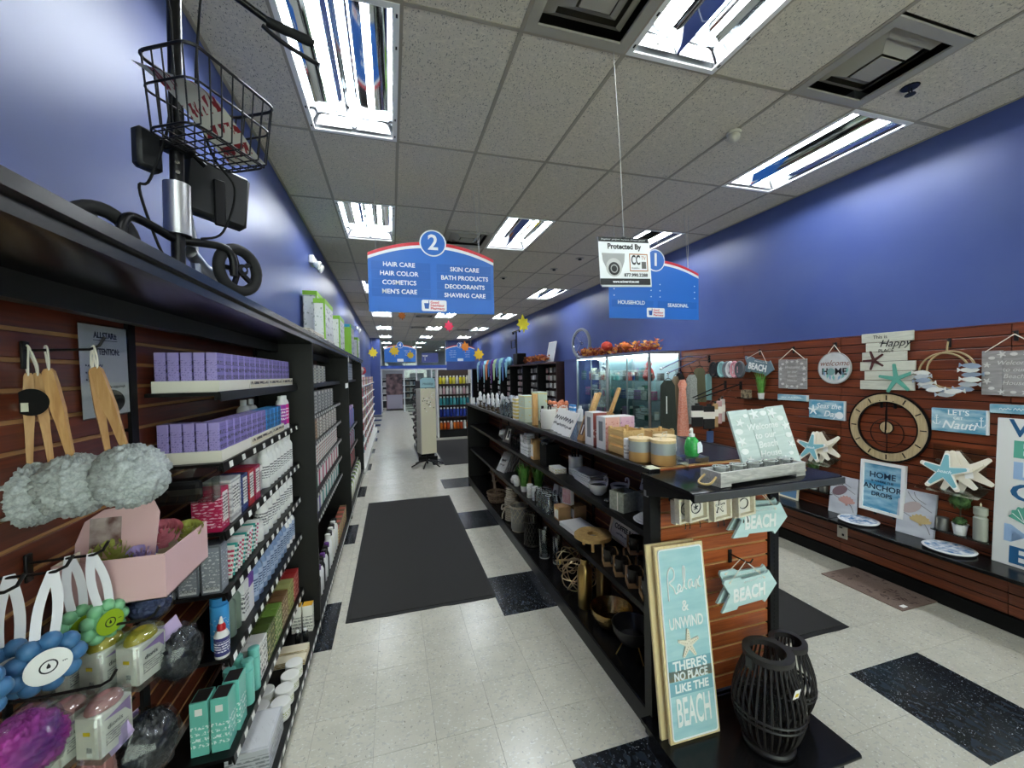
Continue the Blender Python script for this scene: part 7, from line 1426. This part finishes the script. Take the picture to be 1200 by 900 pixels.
A = at(832, 512, 'Y', 4.2); t = thing('denim_pouch', 'small denim pouch hanging under the stocking packs', 'pouch', (A.x, 4.2, A.z-.08)); part('pouch', MB().cbox((0, 0, .08), (.1, .03, .15), .01), mat('denim', '3f5580', .85), t); part('tab', MB().box((0, 0, .165), (.04, .003, .03)), BLACK, t)

# ------------------------------------------------------------------ lit glass display cases
ALU = mat('case_aluminium', 'b4b8b8', .3, .9); LED = mat('case_led', 'eef8ff', .5, emit=30.0); CASEG = glassmat('case_glass', 'e8f2f0', .12, .01)
random.seed(31); CX0_, CX1_ = 3.55, 4.05
def case(lb, y0, y1):
    t = thing('glass_display_case', lb, 'display case', (0, 0, 0))
    for x in (CX0_, CX1_):
        for y in (y0+.018, y1-.018): part('corner_post', MB().cbox((x, y, 1.07), (.032, .032, 2.14), .003), ALU, t)
    part('top_frame', MB().ring([(CX0_-.016, y0), (CX1_+.016, y0), (CX1_+.016, y1), (CX0_-.016, y1)], [(CX0_+.02, y0+.036), (CX1_-.02, y0+.036), (CX1_-.02, y1-.036), (CX0_+.02, y1-.036)], 2.10, 2.14), ALU, t); part('top_panel', MB().bx(CX0_, CX1_, y0+.02, y1-.02, 2.125, 2.135), WHITE, t)
    part('base_cabinet', MB().bx(CX0_, CX1_, y0+.002, y1-.002, 0, .80), mat('case_base', '3a3c3e', .5), t); part('base_deck', MB().bx(CX0_, CX1_, y0+.002, y1-.002, .80, .82), WHITE, t); part('rear_panel', MB().bx(CX1_-.004, CX1_+.004, y0+.03, y1-.03, .82, 2.1), mat('case_back', 'a9b4bc', .25), t)
    part('side_pane', MB().bx(CX0_-.003, CX0_+.003, y0+.034, y1-.034, .82, 2.1), CASEG, t); part('near_pane', MB().bx(CX0_+.016, CX1_-.016, y0+.01, y0+.016, .82, 2.1), CASEG, t); part('mullion', MB().bx(CX0_-.006, CX0_+.006, (y0+y1)/2-.01, (y0+y1)/2+.01, .82, 2.1), ALU, t)
    part('light_strip', MB().bx(CX0_+.03, CX0_+.05, y0+.05, y1-.05, 2.09, 2.1), LED, t); part('light_strip', MB().bx(CX1_-.06, CX1_-.04, y0+.05, y1-.05, 2.09, 2.1), LED, t)
    for z in (1.13, 1.42, 1.71): part('glass_shelf', MB().bx(CX0_+.02, CX1_-.02, y0+.04, y1-.04, z-.008, z), CASEG, t)
cl = ['e6e8e6', '7fc0c0', 'c86a9a', '2f5a4a', 'd8d8d0', 'c05048', '6a6a70', 'a07aa8', 'e0d8c0', '3a4a7a', 'f0f0f0', '1f1f22']
def caseitems(y0, y1, lab):
    for si, z in enumerate((.8205, 1.1305, 1.4205, 1.7105)):
        y = y0+.1; n_ = 0
        while y < y1-.1:
            c = random.choice(cl); h = random.uniform(.1, .22); x = random.choice((3.63, 3.74, 3.86)); wd = ('bottom', 'second', 'third', 'top')[si]
            cn = {'e6e8e6': 'white', '7fc0c0': 'aqua', 'c86a9a': 'pink', '2f5a4a': 'green', 'd8d8d0': 'pale grey', 'c05048': 'red', '6a6a70': 'grey', 'a07aa8': 'mauve', 'e0d8c0': 'cream', '3a4a7a': 'navy', 'f0f0f0': 'bright white', '1f1f22': 'black'}[c]
            if random.random() < .5: o = carton('gift_carton', (.07, .08, h), pmat('ci_'+c, c, '8a8a88', .2, .8, 4, 3), cn+' gift carton on the '+wd+' shelf of '+lab, 'box', cn+' cartons in '+lab+', '+wd+' shelf')
            else: o = jar('gift_jar', .035, h*.8, mat('cj_'+c, c, .25), mat('cjl', 'c8c4b8', .3), cn+' lidded jar on the '+wd+' shelf of '+lab, 'jar', cn+' jars in '+lab+', '+wd+' shelf')
            o.location = (x, y, z); y += random.uniform(.05, .085); n_ += 1; o['label'] = cn+(' gift carton, ' if 'carton' in o.name else ' lidded jar, ')+ORD[n_-1]+' from right on the '+wd+' shelf of '+lab
case('lit glass display case nearest the clothes', 5.03, 6.22); case('farther glass display case with zebra striped goods', 6.225, 7.42)
caseitems(5.05, 6.2, 'the near case'); caseitems(6.25, 7.4, 'the far case')
t = thing('zebra_bag', 'zebra striped bag on the upper shelf of the far case', 'bag', (3.72, 6.6, 1.7105)); b = MB(); b.lathe([(.12, 0), (.15, .06), (.14, .2), (.09, .26)], 18, sx=.5); m_, nt_, bs = _new('zebra_cloth'); wv = N(nt_, 'ShaderNodeTexWave'); wv.inputs['Scale'].default_value = 9; wv.inputs['Distortion'].default_value = 6; nt_.links.new(coords(nt_, (1, 1, 1), False), wv.inputs[0]); nt_.links.new(ramp(nt_, wv.outputs[0], [(.45, lin('eeeeee')), (.55, lin('141414'))]), bs.inputs['Base Color']); part('bag_body', b, m_, t); part('strap', MB().tube(spline([(0, -.1, .24), (0, 0, .33), (0, .1, .24)]), .01, 6), m_, t)
single('red_cloth_doll', MB().lathe([(.06, 0), (.09, .05), (.06, .16), (.03, .2), (.045, .25), (.02, .29)], 14), mat('red_cloth', 'c84a44', .8), 'red cloth ornament on the top shelf of the near case', 'ornament', (3.65, 5.2, 1.7105))
# autumn garland and pumpkins
random.seed(17)
t = thing('autumn_garland', 'garland of orange and rust leaves along the top of the cases', 'garland', (3.66, 6.2, 2.141)); 
part('vine', MB().tube(spline([(random.uniform(-.03, .03), -1.2+.2*k, .03+random.uniform(0, .02)) for k in range(12)]), .008, 5), mat('twig_brown', '4a3626', .8), t)
lm = [MB(), MB(), MB()]
for k in range(900):
    y = random.uniform(-1.25, 1.15); z = random.uniform(.0, .17)*random.uniform(.4, 1); x = random.uniform(-.11, .06); u = Vector((random.gauss(0, 1), random.gauss(0, 1), random.gauss(0, 1))).normalized(); v = u.orthogonal().normalized(); s = random.uniform(.022, .046); p = Vector((x, y, max(z, .01)+s*.6)); lm[k % 3].add([p-u*s, p-v*s*.6, p+u*s, p+v*s*.6], [(0, 1, 2, 3)])
for mb, c in zip(lm, ('b5532a', '8a3424', 'c98a3a')): part('leaf_cluster', mb, mat('leaf_'+c, c, .7), t, kind='stuff')
def pumpkin(lb, loc, r, c):
    t = thing('pumpkin', lb, 'pumpkin', loc, group='small pumpkins'); n = 32; vs = []; mb = MB()
    for j in range(1, 10):
        th = pi*j/10
        for i in range(n): a = 2*pi*i/n; q = r*sin(th)*(1-.1*abs(sin(4*a))); vs.append((q*cos(a), q*sin(a), r*.78*(1-cos(th))))
    mb.add(vs, [(j*n+i, j*n+(i+1) % n, (j+1)*n+(i+1) % n, (j+1)*n+i) for j in range(8) for i in range(n)]+[list(range(n))[::-1], [8*n+i for i in range(n)]]); part('flesh', mb, mat('pumpkin_'+c, c, .5), t); part('stalk', MB().cyl((0, 0, r*1.5), (.01, 0, r*1.75), .012, n=7), mat('twig_brown'), t)
pumpkin('large red orange pumpkin in the garland', (3.58, 6.30, 2.22), .10, 'c8402a'); pumpkin('flat orange pumpkin nearer in the garland', (3.57, 5.68, 2.2), .07, 'd8702a'); pumpkin('small rust pumpkin at the far end of the garland', (3.6, 7.2, 2.2), .07, 'a85a2a')
t = thing('wheelchair_wheel', 'spoked grey wheelchair wheel standing beyond the glass cases', 'wheel', (3.93, 8.0, 2.172), radians(10)); R_ = .30
part('tyre', MB().tube([(0, R_*cos(a), R_+R_*sin(a)) for a in [2*pi*i/36 for i in range(36)]], .032, 8, True), mat('grey_tyre', '8d9298', .6), t); part('rim', MB().tube([(0, (R_-.03)*cos(a), R_+(R_-.03)*sin(a)) for a in [2*pi*i/36 for i in range(36)]], .01, 6, True), CHROME, t); part('hub', MB().cyl((-.04, 0, R_), (.04, 0, R_), .03, n=12), CHROME, t)
for k in range(16): a = 2*pi*k/16; part('spoke', MB().tube([(0, .02*cos(a), R_+.02*sin(a)), (0, (R_-.03)*cos(a), R_+(R_-.03)*sin(a))], .0035, 4), CHROME, t)
t = thing('storage_cabinet', 'plain blue grey cabinet under the wheelchair wheel', 'cabinet', (3.95, 8.0, 0)); part('body', MB().bx(-.15, .15, -.4, .6, 0, 2.118), mat('blue_grey_cabinet', '3f4a7c', .5), t); part('top', MB().bx(-.16, .16, -.42, .62, 2.118, 2.138), mat('blue_grey_cabinet'), t)
# ------------------------------------------------------------------ dark accessory wall farther on
DKW = woodmat('dark_display_wood', '2a1814', '3c231b', (2, 40, 40), .5)
t = thing('accessory_wall', 'dark wooden accessory display along the far right wall', 'display', (0, 0, 0))
part('top_shelf', MB().bx(3.72, XR-.004, 8.95, 19.4, 2.08, 2.12), DKW, t); part('base', MB().bx(3.72, XR-.004, 8.95, 19.4, 0, .45), BLACKM, t)
for k in range(9): y = 8.95+1.3*k; part('divider', MB().bx(3.75, XR-.004, y, y+.05, .45, 2.08), BLACKM if k else DKW, t)
slatwall(t, RW(4.07, 10.25, .3), 1.24, .15, 21, DKW, MDFD)
for k in range(1, 8): part('back_panel', MB().bx(4.06, 4.09, 9+1.3*k, 10.25+1.3*k, .45, 2.08), BLACKM, t)
random.seed(41)
pk = [single('hanging_pack', MB().cbox((0, 0, 0), (.03, .09, .13), .008), mat('hp_'+c, c, .4), 'x', 'pack', group='g') for c in ('a8a6a4', '6d6a68', 'cfcfcd', '4a4648', 'b08a90')]
for k in range(8):
    cnt = 0
    for r, z in enumerate((1.92, 1.72, 1.52, 1.32, 1.12)):
        for q in range(8 if k else 6):
            y = 9.1+1.3*k+(.14*q if k else .14*q+.35); i_ = random.randrange(5); o = pk[i_]
            cn = ('light grey', 'mid grey', 'white', 'charcoal', 'dusty pink')[i_]
            o = o.copy(); COL.objects.link(o); o.location = (3.98, y, z+random.uniform(-.01, .01)); o['label'] = cn+' pack, '+ORD[q]+' from right in row '+('one', 'two', 'three', 'four', 'five')[r]+', '+ORD[k]+' bay of the dark accessory wall'; o['group'] = cn+' accessory packs, dark wall bay '+('one', 'two', 'three', 'four', 'five', 'six', 'seven', 'eight')[k]
for o in pk: bpy.data.objects.remove(o)
t = thing('green_card', 'small lime green card at the near end of the accessory wall', 'card', (4.03, 9.15, 1.92)); part('card', MB().cbox((0, 0, 0), (.01, .1, .18), .002), mat('lime_green_card'), t); part('hole_tab', MB().box((-.006, 0, .075), (.002, .03, .012)), BLACKM, t)
for k in range(4): single('white_hook_card', MB().cbox((0, 0, 0), (.01, .05, .1), .002), WHITE, 'small white card near the lime card, '+ORD[k]+' from right', 'card', (4.03, 9.05+.09*k, 1.62), group='white cards near the lime card')
t = thing('display_board', 'white panel leaning on the wall above the accessory display', 'panel', M=frame((3.92, 9.8, 2.121), (0, -1, 0), (.2, 0, 1))); part('panel', MB().cbox((0, .27, 0), (.5, .54, .02), .004), mat('pale_blue_white', 'c9d2da', .5), t); part('border', MB().ring([(-.25, 0), (.25, 0), (.25, .54), (-.25, .54)], [(-.23, .02), (.23, .02), (.23, .52), (-.23, .52)], .008, .014), WHITE, t)
t = thing('autumn_garland', 'second garland of orange leaves on the dark accessory wall', 'garland', (3.82, 10.6, 2.121)); part('vine', MB().tube([(0, -.9, .03), (0, .9, .03)], .01, 5), mat('twig_brown'), t); lm = [MB(), MB()]
for k in range(300):
    y = random.uniform(-.9, .9); u = Vector((random.gauss(0, 1), random.gauss(0, 1), random.gauss(0, 1))).normalized(); v = u.orthogonal().normalized(); s = random.uniform(.03, .06); p = Vector((random.uniform(-.06, .06), y, random.uniform(.04, .17)+s*.5)); lm[k % 2].add([p-u*s, p-v*s*.6, p+u*s, p+v*s*.6], [(0, 1, 2, 3)])
for mb, c in zip(lm, ('c07a30', '9a4a24')): part('leaf_cluster', mb, mat('leaf_'+c, c, .7), t, kind='stuff')
t = thing('rolling_walker', 'small black walker with basket standing on the far accessory wall', 'walker', (3.9, 12.4, 2.121)); part('seat_box', MB().cbox((0, -.1, .18), (.3, .45, .36), .02), BLACKM, t); part('column', MB().cyl((0, .2, 0), (0, .2, 1.1), .025, n=8), BLACK, t); part('handlebar', MB().tube([(0, -.25, 1.1), (0, .6, 1.1)], .025, 6), BLACK, t); part('basket_frame', MB().tube([(-.1, 0, .8), (-.1, .45, .8), (-.1, .42, .55), (-.1, .03, .55)], .015, 5, True), BLACK, t)
for s in (-.15, .55): part('grip', MB().cyl((0, s, 1.1), (0, s, 1.02), .03, n=7), BLACK, t)
hatc = ['7fb4c8', '4a6aa0', '9ad0d0', '6a8ac0', 'b8d8a8', '6a3a8a', '4a7ab0', 'e0885a', '8ac0d0', '5a5aa0', '3a5a9a', 'a0c8d8']
for k, c in enumerate(hatc):
    y = 13.0+.42*k; t = thing('neck_scarf', ('sky blue', 'denim blue', 'aqua', 'periwinkle', 'pale green', 'violet', 'steel blue', 'orange', 'light teal', 'indigo', 'navy blue', 'ice blue')[k]+' scarf draped over the top of the far accessory wall', 'scarf', (3.70, y, 2.125), group='scarves along the far wall top'); mc = mat('scf_'+c, c, .85)
    part('folded_top', MB().ball((.06, 0, .12), .2, 12, 8, jit=.1, sc=(.6, .95, .8)), mc, t); part('hanging_point', MB().prism([(-.16, .1), (.16, .1), (.04, -.35-.12*(k % 3)), (-.02, -.4-.12*(k % 3))], -.012, .012), mc, t, M=frame((-.05, 0, 0), (0, -1, 0), (0, 0, 1)))
# hanging leaves
def hangleaf(lb, px, py, Y, s, c):
    A = at(px, py, 'Y', Y); t = thing('hanging_leaf', lb, 'decoration', M=frame(A, (1, .3, .1), (0, 0, 1)), group='felt leaves hung from the ceiling')
    P = [(0, -1), (.12, -.55), (.5, -.7), (.45, -.35), (.85, -.1), (.55, .1), (.6, .5), (.25, .4), (0, .95), (-.25, .4), (-.6, .5), (-.55, .1), (-.85, -.1), (-.45, -.35), (-.5, -.7), (-.12, -.55)]
    part('leaf', MB().prism([(x*s, y*s) for x, y in P], -.01, .01), mat('felt_'+c, c, .8), t); part('thread', MB().tube([(0, s*.9, 0), (0, CEIL-A.z, 0)], .002, 4), CORD, t)
hangleaf('yellow felt leaf hung beyond the camera notice', 613, 379, 7.0, .17, 'd8c832'); hangleaf('pink felt leaf hung over the aisle', 526, 382, 9.0, .14, 'd83a5a'); hangleaf('yellow leaf hung beside the far number 3 sign', 561, 415, 13.4, .24, 'd8b02a'); hangleaf('orange leaf hung in front of the far number 3 sign', 545, 406, 13.4, .2, 'd07a2a'); hangleaf('yellow leaf in front of the far number 4 sign', 462, 411, 13.4, .2, 'c8a82a'); hangleaf('second yellow leaf on the far number 4 sign', 481, 416, 13.4, .15, 'b89a2a'); hangleaf('yellow leaf near the far left blue pilaster', 437, 413, 13.0, .18, 'd8c032'); hangleaf('small orange leaf under the number 2 sign', 471, 369.5, 8.5, .1, 'd8803a')
# ------------------------------------------------------------------ aisle fixtures beyond the island
t = thing('spinner_rack', 'tall cream spinner rack on a star base in the aisle', 'rack', (.665, 8.42, 0), radians(12)); CRM = mat('cream_laminate', 'd8d0b4', .45)
for k in range(6): a = k*pi/3; part('base_leg', MB().tube([(0, 0, .12), (.15*cos(a), .15*sin(a), .1), (.33*cos(a), .33*sin(a), .02)], .014, 6), BLACK, t)
part('pole', MB().cyl((0, 0, .05), (0, 0, 1.75), .018, n=10), BLACK, t); part('panel_column', MB().bx(-.15, .15, -.15, .15, .28, 1.58), CRM, t); part('side_board', MB().bx(-.165, -.152, -.15, .15, .28, 1.58), GW, t)
pg = MB(); random.seed(6)
for k in range(46):
    c_ = pg.box((random.uniform(-.12, .12), -.154, random.uniform(1.12, 1.53)), (.018, .006, .018), m=random.choice((0, 0, 1, 2)))
part('earring_cards', pg, [mat('pale_pink_card', 'e6d0c8', .6), BLACKM, WHITE], t, kind='stuff')
hd = part('header_sign', MB().prism([(-.15, 0), (.15, 0), (.15, .16), (.1, .2), (-.1, .2), (-.15, .16)], -.006, .006), mat('pale_blue_sign', '9cc4cc', .5), t, M=CW(0, -.12, 1.6)); letter(t, 'Holiday', .07, 0, 0, 0, mat('dark_ink', '26363a', .6), .001, shear=.3).matrix_local = CW(0, -.128, 1.68)
t = thing('accessory_rack', 'black free standing rack behind the spinner', 'rack', (.72, 9.85, 0)); part('body', MB().bx(-.14, .14, -.9, .9, .1, 1.72), BLACKM, t); part('plinth', MB().bx(-.2, .2, -.95, .95, 0, .1), BLACK, t); random.seed(18)
for r in range(7):
    for q in range(6):
        z = .35+.19*r; y = 9.05+.3*q; o = single('dark_accessory', MB().ball((0, 0, 0), .06, 8, 6, jit=.2, sc=(.7, 1, .8)), mat('acc_'+('1a1a1b', '3a3638', '8a8684')[(r+q) % 3], ('1a1a1b', '3a3638', '8a8684')[(r+q) % 3], .5), ('black', 'charcoal', 'grey')[(r+q) % 3]+' accessory, '+ORD[q]+' from right in row '+ORD[r]+' of the black rack', 'accessory', (.525, y, z), group=('black', 'charcoal', 'grey')[(r+q) % 3]+' accessories on the black rack')
t = thing('bottle_shelving', 'end shelving filled with coloured bottles beyond the dark mat', 'shelving', (0, 0, 0)); ex0, ex1, ey = 1.32, 2.28, 12.1; part('back_panel', MB().bx(ex0, ex1, ey+.4, ey+.45, 0, 2.0), DKW, t); part('base', MB().bx(ex0, ex1, ey-.02, ey+.4, 0, .22), BLACK, t)
for x in (ex0-.04, ex1): part('side_panel', MB().bx(x, x+.04, ey, ey+.45, 0, 2.0), WHITE, t)
RW_ = [(.225, ('e07a2a', 'd86a24', 'c04a20', 'e8e8e4'), 'orange', .25), (.60, ('2a3a9a', '2f46a8', '3a58b8'), 'blue', .28), (.95, ('3aa0a8', '5ab8bc', '2a7a88'), 'teal', .26), (1.27, ('e8e4e0', 'd8b0b8', 'f0eee8'), 'white and pink', .24), (1.58, ('e8d82a', 'f0e660', 'eceadc'), 'yellow', .24)]
for z, cs, nm, h in RW_:
    if z > .3: part('shelf_board', MB().bx(ex0, ex1, ey, ey+.4, z-.03, z), DKW, t)
    ps = [bottle('bottle', .042, h, mat('fb_'+c, c, .35), WHP, 'x', 'bottle', nm+' row bottles on the far end shelving', n=10, capr=.7) for c in cs]
    for k in range(9):
        o = ps[k] if k < len(ps) else dup(ps[k % len(ps)], (0, 0, 0)); o.location = (ex0+.07+.1*k, ey+.08, z+.0006); o['label'] = cname(cs[k % len(cs)])+' bottle, '+ORD[k]+' from left in the '+nm+' row of the far end shelving'
t = thing('service_counter', 'low grey counter behind the middle shelving', 'counter', (2.95, 8.3, 0)); part('body', MB().bx(-.5, .5, -.3, .3, 0, 1.08), mat('counter_grey', '6a7078', .5), t); part('top', MB().bx(-.52, .52, -.32, .32, 1.08, 1.11), mat('counter_top', '8a9098', .3), t)
# greeting cards and magazines along the far left wall
t = thing('card_rack', 'white tiered greeting card rack along the far left wall', 'rack', (0, 0, 0)); part('back', MB().bx(XL+.005, -.85, 8.12, 14.5, 0, 1.9), WHITE, t); random.seed(25)
for r in range(7): part('tier', MB().bx(-.85, -.56+.0*r, 8.12, 14.5, .2+.24*r, .215+.24*r), WHITE, t)
part('base', MB().bx(-.85, -.5, 8.12, 14.5, 0, .12), WHITE, t)
cc = ['c8a0a0', 'd86a7a', 'e8e4dc', '8aa0b8', 'c84a50', 'd8c8a0', 'f0eee8', 'a87a6a', '6a8a9a']; cp = {}
for r in range(7):
    for q in range(18):
        c = cc[(r*5+q*7) % 9]; cn = ('dusty pink', 'rose', 'cream', 'slate blue', 'red', 'sand', 'white', 'brown', 'teal grey')[(r*5+q*7) % 9]
        if c not in cp: cp[c] = MB().cbox((0, 0, .09), (.02, .13, .18), .002).mesh('greeting_card', pmat('gc_'+c, c, '6a5a5a', .3, .7, 3, 2))
        o = obj('greeting_card', cp[c]); o.location = (-.60, 8.25+.345*q, .2155+.24*r); tag(o, cn+' greeting card, '+ORD[q]+' from left on tier '+ORD[r]+' of the far left rack', 'card', cn+' greeting cards on the far left rack')
for k, (y, z, c, lb) in enumerate(((9.2, 1.93, 'b06a4a', 'orange brown novelty on top of the card rack'), (10.2, 1.92, 'c8c0b8', 'pale grey novelty on top of the card rack'), (11.2, 1.92, 'c83a4a', 'red novelty on top of the card rack'), (8.6, 1.92, '8a8078', 'brown grey novelty nearest on top of the card rack'))): single('novelty', MB().ball((0, 0, .1), .12, 12, 8, jit=.15, sc=(.9, 1.3, .8)), mat('nv_'+c, c, .7), lb, 'novelty', (-.72, y, z-.02))
# ------------------------------------------------------------------ glass front between the shop and the next hall
struct('trim_1', MB().bx(XL, -.5, YG-1.2, YG+.2, 0, CEIL), BLUE); wb = MB(); wb.bx(2.8, XR, YG-.1, YG+.1, 0, CEIL); struct('trim_2', wb, BLUE)
wn = MB(); WFR = mat('white_door_frame', 'e4e6e8', .4)
for x in (-.47, .62, 1.25, 2.02, 2.77): wn.bx(x-.03, x+.03, YG-.05, YG+.05, 0, 2.15)
wn.bx(-.5, 2.8, YG-.06, YG+.06, 2.13, 2.2)
for x in (-.47, 1.25, 2.77): wn.bx(x-.025, x+.025, YG-.04, YG+.04, 2.2, CEIL)
wd = struct('window_2', wn, WFR); part('blue_header', MB().bx(-.5, 2.8, YG-.08, YG+.06, 2.2, 2.36), mat('header_blue', '3a56a8', .4), wd)
for a, b, z0, z1 in ((.65, 1.22, .02, 2.13), (1.28, 1.99, .02, 2.13), (2.05, 2.74, .02, 2.13), (-.445, 1.225, 2.36, CEIL-.02), (1.275, 2.745, 2.36, CEIL-.02)): part('pane', MB().bx(a, b, YG-.005, YG+.005, z0, z1), CASEG, wd)
t = thing('emblem_panel', 'small navy panel with a white emblem above the glass doors', 'sign', M=CW(1.95, YG-.03, 2.75)); part('panel', MB().box((0, 0, 0), (.85, .5, .02)), mat('navy_panel', '4a5490', .5), t); part('staff_emblem', MB().tube([(-.25, -.15, .012), (-.25, .15, .012)], .012, 5), WHITE, t); part('wing_emblem', MB().prism([(-.25, .1), (-.1, .15), (-.15, .05)], .011, .014), WHITE, t); part('wing_emblem', MB().prism([(-.25, .1), (-.4, .15), (-.35, .05)], .011, .014), WHITE, t)
t = thing('poster_stand', 'standing poster with a dark floral print beyond the doorway', 'poster', (.15, YG+1.2, 0)); part('poster', MB().box((0, 0, 1.0), (.85, .04, 1.9)), mat('floral_poster', '5a4a50', .5, col2='b08a8a', ns=5), t); part('lower_panel', MB().box((0, -.025, .45), (.8, .02, .75)), mat('poster_lilac', 'c0b8c8', .5), t); part('foot', MB().box((0, 0, .02), (.9, .4, .04)), BLACK, t)
for k, (x, y, lb) in enumerate(((2.4, 26, 'dark shelving in the hall beyond the right glass pane'), (1.0, 27, 'dark shelving in the hall beyond the middle glass pane'), (-.6, 25, 'dark shelving at the left of the hall beyond the doorway'))):
    t = thing('hall_shelving', lb, 'shelving', (x, y, 0)); part('body', MB().bx(-.6, .6, -.2, .2, 0, 1.7), mat('hall_dark', '34363a', .6), t)
    for z in (.4, .8, 1.2, 1.6): part('shelf_board', MB().bx(-.6, .6, -.4, -.2, z, z+.04), WHITE, t); 
    for z in (.44, .84, 1.24):
        for q in range(5): part('stocked_box', MB().box((-.45+.22*q, -.3, z+.11), (.16, .14, .22)), mat(('hb1', 'hb2', 'hb3')[q % 3], ('c8c4c0', '8a9ab0', 'b09a8a')[q % 3], .6), t)
